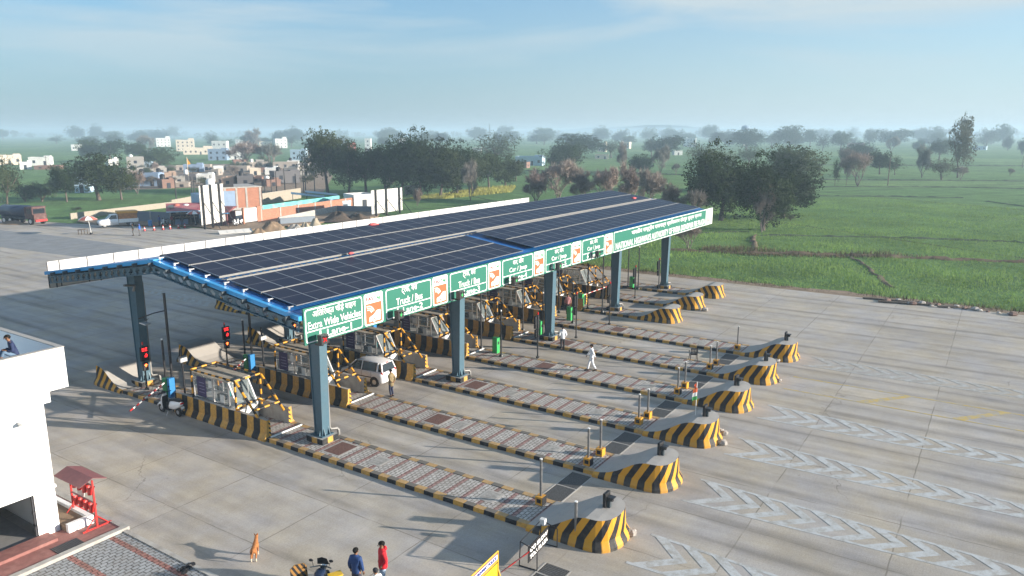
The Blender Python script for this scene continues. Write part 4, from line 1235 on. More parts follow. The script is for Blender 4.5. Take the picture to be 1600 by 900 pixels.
# white foot rails closing the island in front of each barrier pair
for k in range(5):
    g = MB(); g.box(-.95,-.04,.175,1.0,.04,.235); o = g.build('white_rail', M['white']); o.location = (IX(k), 2.3+.2*(k%2), 0)
    tag(o, 'white rail across the paving before the ' + booth_txt[k].split(',')[0].replace('toll ',''), 'rail', 'white rails across the islands')

# ------------------------------------------------------------------ lane equipment
def pole(name, base, h, label, cat='pole', r=.06, z=.17, top=None, group=None, lamp=False):
    p = base if isinstance(base, Vector) else at(*base, z)
    t = thing(name, label, cat, (p.x,p.y,z), 0, group)
    g = MB(); g.tube([(0,0,0),(0,0,h)], r, 8); g.build('shaft', M['poleblk'], t)
    g = MB(); g.tube([(0,0,0),(0,0,.12),(0,0,.2)], [r*2.6,r*2.4,r], 8); g.build('foot', M['poleblk'], t)
    if lamp:
        g = MB(); g.tube([(0,0,h),(0,0,h+.09)], r*1.05, 8); g.build('cap', M['white'], t)
    return t
def signal_unit(base, facing, label, h=2.75, grp='lane signal posts with number display'):
    """post with LED fare display over an arrow lamp; facing +1 looks to +Y"""
    p = at(*base, .17) if not isinstance(base, Vector) else base
    t = thing('signal_post', label, 'signal', (p.x,p.y,.17), 0 if facing > 0 else math.pi, grp)
    g = MB(); g.tube([(0,0,0),(0,0,h)], .05, 8); g.tube([(0,0,0),(0,0,.1)], .12, 8); g.build('shaft', M['poleblk'], t)
    g = MB(); g.box(-.24,.03,h-.95,.24,.17,h-.12); d = g.build('display', M['bblack'], t)
    g = MB()
    for (zc, pat) in ((h-.32,('1110111','0110101','1110111')),(h-.68,('0110','1101','0111'))):
        for r_, row in enumerate(pat):
            for c, ch in enumerate(row):
                if ch == '1': g.box(-.15+c*.045,.172,zc+.09-r_*.07,-.15+c*.045+.035,.176,zc+.14-r_*.07)
    g.build('digits', M['ledred'], d)
    g = MB(); g.box(-.16,.03,h-1.55,.16,.17,h-1.05); d = g.build('lamp_box', M['bblack'], t)
    g = MB(); zc = h-1.22
    g.prism([(-.11,-.0),(0,.10),(.11,-.0),(.04,-.0),(.04,-.1),(-.04,-.1),(-.04,0)], 0, .005, 0, lambda a,b_,c:(a,.172+c,zc+b_)); g.build('arrow', M['ledorange'], d)
    g = MB(); g.tube([(0,0,h),(0,0,h+.16)], [.05,.045], 8); g.build('beacon', M['redlens'], t)
    return t
def barrier_gate(base, label, ang=None, L=3.2, pitch=0.0, blue=False, z=.17):
    p = at(*base, z) if not isinstance(base, Vector) else base
    t = thing('boom_gate', label, 'boom gate', (p.x,p.y,z), 0, 'green boom gate cabinets')
    g = MB(); g.box(-.17,-.2,0,.17,.2,1.05,0); g.build('cabinet', [M['gbox'] if not blue else M['gbox2']], t, .02)
    g = MB(); g.box(-.18,-.21,1.05,.18,.21,1.09); g.build('lid', M['gbox2'], t)
    if blue:
        g = MB(); g.box(-.10,-.42,-.02,.26,-.21,1.15); g.build('blue_side', M['bbox'], t)
    else:
        g = MB(); g.box(-.08,-.206,.62,.08,-.201,.82); g.build('door_plate', M['bblack'], t)
    if ang is not None:
        g = MB(); d = Vector((math.cos(ang)*math.cos(pitch), math.sin(ang)*math.cos(pitch), math.sin(pitch)))
        o_ = Vector((0,0,.92))
        g.banded(o_, o_+d*L, .04, .26, (0,1)); g.build('boom', [M['red'], M['white']], t)
    return t
def entry_set(k, dy=0):
    x = IX(k)
    w = ('nearest','second','third','fourth','fifth')[k]
    signal_unit(Vector((x-.25,14.2+dy,.17)), -1, 'signal post with red digits and orange arrow on the %s island' % w)
    t = pole('slim_post', Vector((x+.25,13.0+dy,.17)), 3.1, 'slim black sensor post behind the %s booth' % w, 'post', .06, lamp=True, group='slim black posts on the islands')
    t = pole('gooseneck_pole', Vector((x+.1,12.1+dy,.17)), 6.0 if k == 0 else 6.1, 'tall black pole with side arm and plate behind the %s booth' % w, 'pole', .075, group='tall black poles with side arms')
    g = MB(); g.tube([(0,0,5.0),(-.5,.35,4.9),(-1.15,.8,4.65)], .035); g.tube([(-.95,.66,4.72),(-.9,.6,4.5),(-.75,.5,4.62)], .02); g.build('arm', M['poleblk'], t)
    g = MB(); g.obb((-.9,.62,4.35),(.62,.36,.05),(R(20),R(8),R(30))); g.build('antenna_plate', M['paper'], t)
    t2 = thing('floodlight', 'small floodlight box on a short black post by the %s gate cabinet' % w, 'floodlight', (x+.25,11.2+dy,.17), 0, 'floodlight boxes by the gates')
    g = MB(); g.tube([(0,0,0),(0,0,2.9)], .055); g.build('shaft', M['poleblk'], t2)
    g = MB(); g.box(-.2,-.16,2.1,.24,.02,2.42); g.build('lamp', M['greyl'], t2); g = MB(); g.box(-.16,-.165,2.14,.2,-.161,2.38); g.build('lens', M['paper'], t2)
    barrier_gate(Vector((x-.25,12.1+dy,.17)), 'green gate cabinet with a blue side behind the %s booth' % w, R(205) if k < 2 else None, 3.4, R(-9), True)
for k in range(5): entry_set(k)
# exit side
signal_unit((840,559), 1, 'signal post left of the third front column, seen edge on', 3.0)
signal_unit((900,528), 1, 'tall black signal post right of the man in the white jacket', 3.3)
signal_unit((952,507), 1, 'black signal post left of the fourth front column, seen edge on', 3.3)
signal_unit((992,466), 1, 'black signal post between the fourth and fifth columns', 2.9)
signal_unit((1029,452), 1, 'black signal post just left of the last front column', 2.9)
for i,(bx,by,h,lab,lamp) in enumerate(((752,544,5.3,'tall black pole left of the nearest green cabinet, reaching the fascia',0),(783,557,3.15,'lamp topped black pole right beside the nearest green cabinet',1),
    (817,516,5.3,'tall black pole rising to the Lane-4 board',0),(848,526,3.3,'slim lamp topped pole left of the third front column',1),(873,489,5.3,'tall black pole rising to the Lane-5 board',0),
    (895,505,3.2,'slim lamp topped pole beside the second green cabinet',1),(918,483,4.0,'black pole behind the red and white boom',0),(941,488,5.3,'tall black pole rising to the Lane-6 board',0),
    (957,470,4.4,'thin black pole touching the left side of the fourth column',0),(981,449,4.9,'tall black pole against the crop field, left of the last cabinet',0),(997,452,4.1,'lamp topped black pole against the crop field',1))):
    pole('lane_pole', (bx,by), h, lab, 'pole', .055, lamp=bool(lamp), group='black poles standing on the lane islands')
for (bx,by,lab,ang,pit) in ((775,551,'bright green gate cabinet nearest the camera, in front of the pipe frames',None,0),(843,523,'green gate cabinet half hidden by the third signal post',None,0),
    (890,500,'bright green gate cabinet just right of the third front column',None,0),(908,478,'green gate cabinet with its red and white boom lowered',R(-25),R(10)),(987,449,'green gate cabinet at the last lane by the field',None,0)):
    barrier_gate((bx,by), lab, ang, 2.9, pit)
# dark red overhead ridge line of posts: boom rests
t = thing('boom_rest', 'white forked post holding the tip of the lowered boom', 'post', at(933,459,.1), 0)
g = MB(); g.box(-.05,-.05,0,.05,.05,1.0); g.box(-.12,-.05,.85,.12,.05,.92); g.build('post', M['white'], t)
# ------------------------------------------------------------------ white building, lower left
bt = thing('office_building', 'white rendered building with a roof parapet and a garage opening', 'building', (-11.6, 2.0, 0))
g = MB(); W = -16.0; D = 14.0
g.box(-.75, 0, 0, 0, .3, 2.05); g.box(W, 0, 2.05, 0, .3, 5.2); g.box(W, 0, 0, -3.6, .3, 2.05)
g.box(-.3, .3, 0, 0, D, 5.2); g.box(W, D-.3, 0, -.3, D, 5.2)
g.build('wall', M['wallwhite'], bt)
g = MB(); g.box(W, -.02, 5.2, .25, D, 5.62); g.box(W, -.05, 5.62, .92, D, 6.15); g.build('roof_slab', M['wallwhite'], bt)
g = MB(); g.box(W, -.05, 6.15, .92, .12, 7.17); g.box(.75, .12, 6.15, .92, D, 7.17); g.box(W, D-.17, 6.15, .75, D, 7.17); g.build('parapet', M['wallwhite'], bt)
g = MB(); g.box(W, -.07, 7.17, .94, .14, 7.20); g.box(.73, .14, 7.17, .94, D, 7.20); g.build('coping', M['nosetop'], bt)
g = MB(); g.box(W, -.42, 2.05, -.12, 0, 2.16); g.build('door_canopy', M['wallwhite'], bt)
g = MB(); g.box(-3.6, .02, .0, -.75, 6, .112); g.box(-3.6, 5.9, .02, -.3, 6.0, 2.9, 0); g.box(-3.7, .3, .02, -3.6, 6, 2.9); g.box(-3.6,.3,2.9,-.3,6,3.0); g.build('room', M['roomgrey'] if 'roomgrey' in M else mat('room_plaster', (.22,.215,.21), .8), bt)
g = MB(); g.box(-.82, .05, 0, -.75, .12, 2.05); g.box(-.82,.05,.6,-.70,.18,.68); g.box(-.84,.02,1.1,-.74,.12,1.2); g.build('shutter_guide', M['dark'], bt)
g = MB(); g.box(-1.1,-.9,4.98,-.55,-.42,5.12) if False else g.box(-.95,-.38,4.70,-.35,-.01,4.80); g.build('light_fitting', M['paper'], bt)
# red paved apron, step, kerbs, forecourt
g = MB(); g.box(-28, .25, -.05, -10.25, 2.0, .10); g.box(-11.6, 2.0, -.05, -10.25, 9.0, .10); tag(g.build('pavement', M['redpave']), kind='structure')
g = MB(); g.box(-28, .0, -.05, -10.02, .25, .14); g.box(-10.25, .25, -.05, -10.02, 16.0, .14); tag(g.build('kerb_edge', M['conc_grey']), kind='structure')
g = MB(); g.box(-28, -12, -.05, -10.3, .0, .012); tag(g.build('forecourt', M['paver2']), kind='structure')
g = MB(); g.box(-10.3, -12, -.05, -10.12, 0, .05); tag(g.build('kerb_edge', M['conc_grey']), kind='structure')
g = MB(); g.box(-15.8, 1.25, .10, -12.05, 2.0, .22); o = g.build('door_step', M['redpave']); tag(o, 'red tiled step in front of the garage opening of the white building', 'step')
g = MB()
for i in range(14): g.box(-.45+i*.066,-.26,0,-.45+i*.066+.05,.26,.02+.004*(i%2))
g.box(-.46,-.28,0,.48,.28,.012)
o = g.build('door_mat', M['dark']); o.location = (-12.05, .95-.35, .102); tag(o, 'black rubber mat on the red paving by the step', 'mat')
t = thing('planter', 'low white planter with dry soil at the foot of the white building', 'planter', (-11.55, 2.35, .10))
g = MB(); g.box(0,-.9,0,.95,-.72,.34); g.box(.77,-.72,0,.95,2.8,.34); g.box(0,2.62,0,.77,2.8,.34); g.build('rim', M['wallwhite'], t)
g = MB(); g.box(0,-.72,0,.77,2.62,.22); g.build('soil', M['earth'], t)

# fire bucket stand
t = thing('fire_bucket_stand', 'red stand with a small pitched roof and rows of red fire buckets', 'fire bucket stand', (-10.72, 1.85, .10), R(0))
for y in (-.85,.85):
    g = MB(); g.box(-.55,y-.03,0,.55,y+.03,.05); g.build('foot', M['red'], t)
    g = MB(); g.box(-.03,y-.03,.05,.03,y+.03,1.95); g.build('post', M['red'], t)
    for s in (-1,1):
        g = MB(); g.tube([(s*.42,y,.05),(0,y,.50)], .022, 6); g.build('strut', M['red'], t)
for z in (1.72, 1.0):
    g = MB(); g.box(-.02,-.83,z,.02,.83,z+.04); g.build('hanging_bar', M['maroon'] if 'maroon' in M else M.setdefault('maroon', mat('maroon_sheet', (.20,.07,.07), .5)), t)
for i, z in enumerate((1.72, 1.72, 1.72, 1.72, 1.0, 1.0, 1.0, 1.0)):
    y = -.6+(i%4)*.38
    g = MB(); g.tube([(0,y,z-.42),(0,y,z-.40),(.05,y,z-.12)], [.075,.09,.15], 10, 0, cap=False); g.tube([(0,y,z-.42),(0,y,z-.41)],[.09,.09],10)
    bk = g.build('bucket', M['red'], t)
    g = MB(); g.tube([(.05,y-.14,z-.12),(.02,y,z+.0),(.05,y+.14,z-.12)], .008, 5); g.build('handle', M['steel_dark'], bk)
for s in (-1,1):
    g = MB(); g.add([(0,-.95,2.08),(0,.95,2.08),(s*.52,.95,1.88),(s*.52,-.95,1.88),(0,-.95,2.06),(0,.95,2.06),(s*.52,.95,1.86),(s*.52,-.95,1.86)],
                    [(0,1,2,3) if s<0 else (3,2,1,0),(7,6,5,4) if s<0 else (4,5,6,7),(0,3,7,4),(1,5,6,2),(2,6,7,3)]); g.build('roof_panel', M['maroon'], t)
g = MB(); g.obb((.28,.75,.75),(.02,.5,.5),(0,R(10),0)); g.build('white_cloth', M['paper'], t)

# crumpled black bag
g = MB()
for i in range(14):
    g.ball((random.uniform(-.28,.28),random.uniform(-.14,.14),random.uniform(.02,.08)),(random.uniform(.06,.14),random.uniform(.05,.1),random.uniform(.03,.08)),6,4)
g.v = [(x+random.uniform(-.03,.03),y+random.uniform(-.03,.03),max(0,z+random.uniform(-.02,.03))) for x,y,z in g.v]; g.sm=[False]*len(g.sm)
o = g.build('crumpled_bag', M['bblack']); p = at(293,890); o.location = (p.x,p.y,.015); tag(o, 'crumpled black plastic bag on the grey forecourt paving', 'bag')

# ------------------------------------------------------------------ people
def skin_mesh(name, joints, edges, mt, sub=2, root=0):
    me = bpy.data.meshes.new(name)
    me.from_pydata([j[0] for j in joints], edges, [])
    o = bpy.data.objects.new(name, me); col.objects.link(o)
    o.modifiers.new('skin', 'SKIN')
    sv = me.skin_vertices[0].data
    for i, j in enumerate(joints):
        r = j[1]; sv[i].radius = (r, r) if not isinstance(r, tuple) else r
        sv[i].use_root = (i == root)
    ss = o.modifiers.new('sub', 'SUBSURF'); ss.levels = sub; ss.render_levels = sub
    dg = bpy.context.evaluated_depsgraph_get()
    m2 = bpy.data.meshes.new_from_object(o.evaluated_get(dg)); m2.name = name
    bpy.data.objects.remove(o); bpy.data.meshes.remove(me)
    m2.materials.clear(); m2.materials.append(mt)
    m2.polygons.foreach_set('use_smooth', [True]*len(m2.polygons))
    return m2
def link_mesh(name, me, parent):
    o = bpy.data.objects.new(name, me); col.objects.link(o); adopt(o, parent); return o
CLOTH = {}
def cloth(c, rough=.85):
    k = tuple(c)
    if k not in CLOTH: CLOTH[k] = mat('cloth_%d' % len(CLOTH), c, rough, scale=9, amt=.12, bump=.4, bscale=14)
    return CLOTH[k]
def person(loc, rotz, label, top, bottom, h=1.72, stride=0.0, arms='down', long_top=False, coat=False, shoes=(.02,.02,.02), hood=False, sit=False, cap=None, apron=None, group=None, bulk=1.0, lean=0.0, detail=True):
    t = thing('person', label, 'person', loc, rotz, group)
    s = h/1.72
    def P(x, y, z): 
        if not sit: y = y + lean*max(0, z-.9)
        return (x*s, y*s, z*s)
    dz = 0
    hz_ = .95
    if sit:
        hz_ = .22
    dz = hz_-.95
    def up(x,y,z):
        y2 = y + (lean*max(0, z-.9)); return (x*s, y2*s, (z+dz)*s)
    J = []; E_ = []
    def add(p, r, par=None):
        J.append((p, r*s if not isinstance(r, tuple) else (r[0]*s, r[1]*s))); i = len(J)-1
        if par is not None: E_.append((par, i))
        return i
    pel = add(up(0,0,.95), (.125,.10))
    spn = add(up(0,0,1.16), (.12,.09), pel); ch = add(up(0,0,1.36), (.145,.10), spn); nk = add(up(0,.01,1.49), .05, ch); hb = add(up(0,.025,1.56), .06, nk)
    hd = add(up(0,.03,1.62), (.084,.098), hb); ht = add(up(0,.02,1.69), (.076,.09), hd)
    hands = []; arm_pts = []
    for sx in (-1,1):
        sh = (sx*.168,0,1.40)
        if arms == 'down': el, wr, hn = (sx*.235,-.03,1.14), (sx*.235,.05,.90), (sx*.235,.07,.82)
        elif arms == 'behind': el, wr, hn = (sx*.25,-.10,1.15), (sx*.10,-.17,.98), (sx*.03,-.17,.95)
        elif arms == 'pockets': el, wr, hn = (sx*.245,-.07,1.13), (sx*.20,.09,.97), (sx*.175,.11,.91)
        elif arms == 'front': el, wr, hn = (sx*.24,.05,1.15), (sx*.13,.24,1.17), (sx*.08,.30,1.19)
        elif arms == 'swing': el, wr, hn = (sx*.22,sx*.10,1.16), (sx*.23,sx*.22+.04,.94), (sx*.23,sx*.25+.06,.87)
        a0 = add(up(*sh), .058, ch); a1 = add(up(*el), .043, a0); a2 = add(up(*wr), .030, a1); a3 = add(up(*hn), (.038,.022), a2)
        arm_pts.append([up(*sh), up(*el), up(*wr)]); hands.append((Vector(up(*wr)), Vector(up(*hn)), sx))
    leg_pts = []
    for sx in (-1,1):
        f = stride*sx
        if sit: kn, an, to = (sx*.14,.40,.42-.0), (sx*.13,.52,.08), (sx*.14,.68,.05)
        else: kn, an, to = (sx*.10,.04+f*.45,.50), (sx*.10,-.03+f,.09+max(0,-f)*.25), (sx*.11,.12+f,.045+max(0,-f)*.05)
        hp = (sx*.095,0,.88+(dz if sit else 0))
        hp_ = (hp[0]*s, (hp[1])*s, hp[2]*s)
        l0 = add(hp_, .088, pel); q = lambda a: (a[0]*s, a[1]*s, a[2]*s)
        l1 = add(q(kn), .058, l0); l2 = add(q(an), .040, l1); l3 = add(q(to), (.042,.03), l2)
        leg_pts.append([hp_, q(kn), q(an), q(to)])
    bm_ = skin_mesh('body', J, E_, M['skin'], 2)
    # fingers and face joined into the body mesh
    g = MB()
    for wr, hn, sx in hands:
        d = (hn-wr).normalized(); side = Vector((1,0,0)) if abs(d.x) < .8 else Vector((0,1,0)); side = (side - d*side.dot(d)).normalized(); nrm = d.cross(side)
        for q, L in enumerate((.055,.066,.062,.048)):
            o_ = hn + side*((q-1.5)*.019*s) - d*.01*s
            g.tube([o_, o_+d*L*.55*s+nrm*.004, o_+d*L*s+nrm*sx*.018*s], [.0088*s,.008*s,.006*s], 5)
        o_ = wr + side*.026*s + d*.02*s
        g.tube([o_, o_+side*.02*s+d*.022*s, o_+side*.026*s+d*.05*s], [.010*s,.009*s,.007*s], 5)
    hc = Vector(up(0,.03,1.625))
    g.tube([hc+Vector((0,.092,.012))*s, hc+Vector((0,.116,-.018))*s, hc+Vector((0,.096,-.026))*s], [.008*s,.014*s,.008*s], 6)
    for sx in (-1,1):
        g.ball(hc+Vector((sx*.092,-.005,0))*s, (.012*s,.02*s,.03*s), 6, 4)
        g.ball(hc+Vector((sx*.03,.094,.022))*s, .0095*s, 6, 4, 1)
    g.obb(hc+Vector((0,.100,-.048))*s, (.045*s,.008*s,.009*s), (0,0,0), 1)
    tmp = g.mesh('tmp', [M['skin'], M['hair']])
    b2 = bmesh.new(); b2.from_mesh(bm_); b2.from_mesh(tmp); bm_.materials.append(M['hair']); b2.to_mesh(bm_); b2.free(); bpy.data.meshes.remove(tmp)
    link_mesh('body', bm_, t)
    # hair
    g = MB(); g.ball(hc+Vector((0,-.012,.028))*s, (.097*s,.113*s,.095*s), 12, 8)
    g.v = [(x, y, max(z, hc.z + (-.05 if y < hc.y-.02*s else .035)*s)) for x,y,z in g.v]
    if cap: g.build('cap', cloth(cap), t)
    else: g.build('hair', M['hair'], t)
    # clothes grown from the same joints
    J2 = []; E2 = []
    def a2(p, r, par=None):
        J2.append((p, r if not isinstance(r, tuple) else r)); i = len(J2)-1
        if par is not None: E2.append((par, i))
        return i
    k = bulk*s*1.07
    if long_top or coat:
        b0 = a2(up(0,0,(.62 if long_top else .74) if not sit else .93), (.16*k,.14*k)); b1 = a2(up(0,0,.92), (.165*k,.135*k), b0)
    else:
        b0 = a2(up(0,0,.80), (.15*k,.125*k)); b1 = a2(up(0,0,.92), (.152*k,.125*k), b0)
    b2_ = a2(up(0,0,1.14), (.15*k,.12*k), b1); b3 = a2(up(0,0,1.36), (.15*k,.12*k), b2_); b4 = a2(up(0,.0,1.46), (.105*k,.09*k), b3); b5 = a2(up(0,.005,1.52), (.07*k,.068*k), b4)
    for ap in arm_pts:
        c0 = a2(ap[0], .066*k, b3); c1 = a2(ap[1], .060*k, c0); w_ = Vector(ap[1]).lerp(Vector(ap[2]), .93); c2 = a2(tuple(w_), .046*k, c1)
    link_mesh('jacket' if (coat or hood) else 'shirt', skin_mesh('shirt', J2, E2, cloth(top), 2), t)
    J2 = []; E2 = []
    b0 = a2(up(0,0,1.02), (.125*s,.105*s)); b1 = a2((0,0,(.86+dz)*s) if not sit else (0,.02*s,.20*s), (.14*s,.115*s), b0)
    for lp in leg_pts:
        c0 = a2(tuple(Vector(lp[0]).lerp(Vector(lp[1]), .25)), .098*s, b1); c1 = a2(lp[1], .072*s, c0); c2 = a2(tuple(Vector(lp[1]).lerp(Vector(lp[2]), .95)), .056*s, c1)
    link_mesh('trousers', skin_mesh('trousers', J2, E2, cloth(bottom), 2), t)
    for lp in leg_pts:
        g = MB(); a, b_ = Vector(lp[2]), Vector(lp[3]); d = (b_-a); d.z = 0; d.normalize()
        g.tube([a-d*.06*s+Vector((0,0,-.035*s)), a+d*.04*s+Vector((0,0,-.03*s)), b_+d*.03*s, b_+d*.09*s-Vector((0,0,.005*s))], [.04*s,.05*s,.042*s,.025*s], 8)
        g.v = [(x,y,max(z,.004)) for x,y,z in g.v]
        g.build('shoe', cloth(shoes), t)
    if hood:
        g = MB(); g.ball(Vector(up(0,-.085,1.47)), (.10*s,.07*s,.08*s), 10, 6); g.build('hood', cloth(top), t)
    if apron:
        g = MB(); c = Vector(up(0,.0,1.2)); 
        g.ball(Vector(up(0,.02,1.18)), (.155*s,.15*s,.32*s), 12, 8); g.build('waistcoat', cloth(apron), t)
    return t
def face_to(a, b_):  # rotation so local +Y looks from a to b
    d = Vector(b_)-Vector(a); return math.atan2(-d.x, d.y)
pw = at(612,620,0)
person((pw.x,pw.y,0), R(5), 'person in a khaki and dark coat standing behind the white hatchback', (.20,.15,.075), (.012,.018,.05), 1.66, arms='behind', long_top=True, coat=True, bulk=1.1)
g_ = at(879,547,.0); person((g_.x,g_.y,0), R(-50), 'person in a white jacket and black trousers beside the third front column', (.72,.74,.76), (.015,.016,.02), 1.72, arms='pockets', bulk=1.12, stride=.06, hood=True)
g_ = at(924,580,.17); person((g_.x,g_.y,.17), R(35), 'person in a long white shirt and white trousers walking across the islands', (.74,.76,.80), (.70,.72,.76), 1.76, stride=.24, arms='swing', long_top=True)
pr_ = at(597,848,1.72); pb_ = at(555,858,1.68); pc_ = at(587,889,1.52)
person((pr_.x,pr_.y,0), R(55), 'person in a red hooded jacket and light jeans', (.50,.004,.014), (.26,.34,.44), 1.76, arms='pockets', coat=True, bulk=1.14, hood=True)
person((pb_.x,pb_.y,0), R(-75), 'person in a blue sweater with back to the camera', (.010,.04,.14), (.03,.03,.05), 1.70, arms='down', bulk=1.06)
person((pc_.x,pc_.y,0), R(-10), 'person in a white top with a dark cap between the blue and red jackets', (.70,.70,.68), (.1,.1,.12), 1.53, arms='down', cap=(.015,.015,.02))
# two people sitting behind the parapet
pz = at(26,546,6.2)
person((-11.72, 3.35, 6.68), R(75), 'person in a navy sweater sitting behind the roof parapet', (.014,.025,.075), (.10,.16,.24), 1.74, sit=True, arms='front', lean=.25)
person((-12.75, 3.0, 6.55), R(-80), 'person in a grey patterned top crouching at the picture edge on the roof', (.09,.085,.08), (.06,.06,.06), 1.70, sit=True, arms='front', lean=.3)
# distant people
for (px, py, rz, lab, tc_, bc, h) in ((208.5,368,R(60),'person in dark clothes standing with another in blue on the far road',(.04,.045,.04),(.06,.06,.05),1.75),
    (219,368,R(40),'person in a blue jacket and cap on the far road',(.02,.10,.40),(.12,.12,.12),1.72),
    (249.5,353,R(20),'person in blue standing by the grey fence near the tea stall',(.05,.09,.25),(.05,.05,.07),1.7),
    (269,352,R(0),'person in dark red standing left of the stall front',(.22,.03,.04),(.03,.03,.03),1.7),
    (273,353,R(30),'person in black beside the one in dark red at the stall',(.02,.02,.02),(.03,.03,.04),1.72),
    (285,353,R(-20),'person in black in the middle of the stall front',(.02,.02,.025),(.03,.05,.09),1.72)):
    p_ = at(px, py, .03); person((p_.x,p_.y,.03), rz, lab, tc_, bc, h, cap=(.02,.10,.40) if px == 219 else None)
p_ = at(887,490,.17); person((p_.x,p_.y,.17), R(120), 'person in a red and white top standing among the lane posts', (.45,.20,.20), (.02,.02,.02), 1.68)

# plastic chair
p_ = at(1083,563,.17)
t = thing('plastic_chair', 'dark brown plastic armchair standing on the fourth island', 'chair', (p_.x,p_.y,.17), R(-60))
M['cplast'] = mat('brown_plastic', (.035,.026,.022), .4)
g = MB(); g.box(-.24,-.22,.42,.24,.22,.45); g.build('seat', M['cplast'], t)
g = MB()
for i in range(5): g.obb((-.19+i*.095,-.27,.67),(.06,.02,.42),(R(10),0,0))
g.obb((0,-.235,.47),(.44,.03,.06),(R(10),0,0)); g.obb((0,-.305,.88),(.46,.03,.07),(R(10),0,0)); g.build('backrest', M['cplast'], t)
for sx in (-1,1):
    for sy in (-1,1):
        g = MB(); g.tube([(sx*.21,sy*.19,.43),(sx*.25,sy*.25,0)], [.028,.018], 6); g.build('leg', M['cplast'], t)
    g = MB(); g.tube([(sx*.26,-.27,.64),(sx*.27,.0,.68),(sx*.26,.2,.64),(sx*.235,.2,.43)], .02, 6); g.build('armrest', M['cplast'], t)

# dog
p_ = at(399,872,0)
t = thing('dog', 'ginger dog with white lower legs seen from behind, standing on the concrete', 'dog', (p_.x,p_.y,0), R(-48))
t.scale = (1.05,)*3
M['fur'] = mat('ginger_fur', (.33,.125,.035), .9, scale=14, amt=.25, bump=.5, bscale=60)
M['furw'] = mat('pale_fur', (.60,.50,.38), .9, scale=14, amt=.12)
J = [((0,-.22,.44),.095),((0,0,.43),.085),((0,.2,.43),(.085,.11)),((0,.30,.49),.075),((0,.38,.55),.062),((0,.42,.595),.068),((0,.50,.585),.045),((0,.58,.57),.028)]
E_ = [(0,1),(1,2),(2,3),(3,4),(4,5),(5,6),(6,7)]
def dj(p, r, par): J.append((p, r)); E_.append((par, len(J)-1)); return len(J)-1
for sx in (-1,1):
    a = dj((sx*.065,-.24,.36),.062,0); b_ = dj((sx*.08,-.17,.27),.040,a); c = dj((sx*.08,-.28,.16),.024,b_); d = dj((sx*.08,-.26,.03),.020,c); dj((sx*.08,-.21,.02),.020,d)
    a = dj((sx*.065,.2,.34),.045,2); b_ = dj((sx*.07,.17,.22),.028,a); c = dj((sx*.07,.19,.11),.021,b_); d = dj((sx*.07,.19,.03),.019,c); dj((sx*.07,.235,.02),.019,d)
a = dj((0,-.33,.46),.028,0); b_ = dj((0,-.40,.36),.022,a); dj((0,-.41,.22),.014,b_)
bd = skin_mesh('body', J, E_, M['fur'], 2); bd.materials.append(M['furw'])
for pl_ in bd.polygons:
    c = pl_.center
    if c.z < .15 or (c.z < .36 and c.y > .12 and c.y < .3 and abs(c.x) < .04): pl_.material_index = 1
link_mesh('body', bd, t)
for sx in (-1,1):
    g = MB(); g.add([(sx*.02,.40,.64),(sx*.07,.41,.63),(sx*.065,.385,.74),(sx*.045,.43,.63)], [(0,1,2),(1,3,2),(3,0,2),(0,3,1)]); g.build('ear', M['fur'], t)
g = MB(); g.ball((0,.60,.575),.014,6,4); g.build('nose', M['bblack'], t)

# ------------------------------------------------------------------ white hatchback
def loft(g, st, mi=0, cap=True, sm=True):
    n = len(st[0]); vs = [p for s_ in st for p in s_]; fs = []
    for i in range(len(st)-1):
        for k in range(n): fs.append((i*n+k, i*n+(k+1)%n, (i+1)*n+(k+1)%n, (i+1)*n+k))
    g.add(vs, fs, mi, sm=sm)
    if cap: g.add(st[0], [tuple(range(n-1,-1,-1))], mi); g.add(st[-1], [tuple(range(n))], mi)
def wheel(parent, x, y, r=.28, w=.17):
    g = MB(); g.tube([(x-w/2,y,r),(x-w/2+.02,y,r),(x+w/2-.02,y,r),(x+w/2,y,r)], [r*.92,r,r,r*.92], 20); wh = g.build('wheel', M['tyre'], parent)
    s = 1 if x > 0 else -1
    g = MB(); g.tube([(x+s*(w/2-.01),y,r),(x+s*(w/2+.012),y,r)], [r*.62,r*.55], 14)
    g.build('rim', M['alu'], wh); return wh
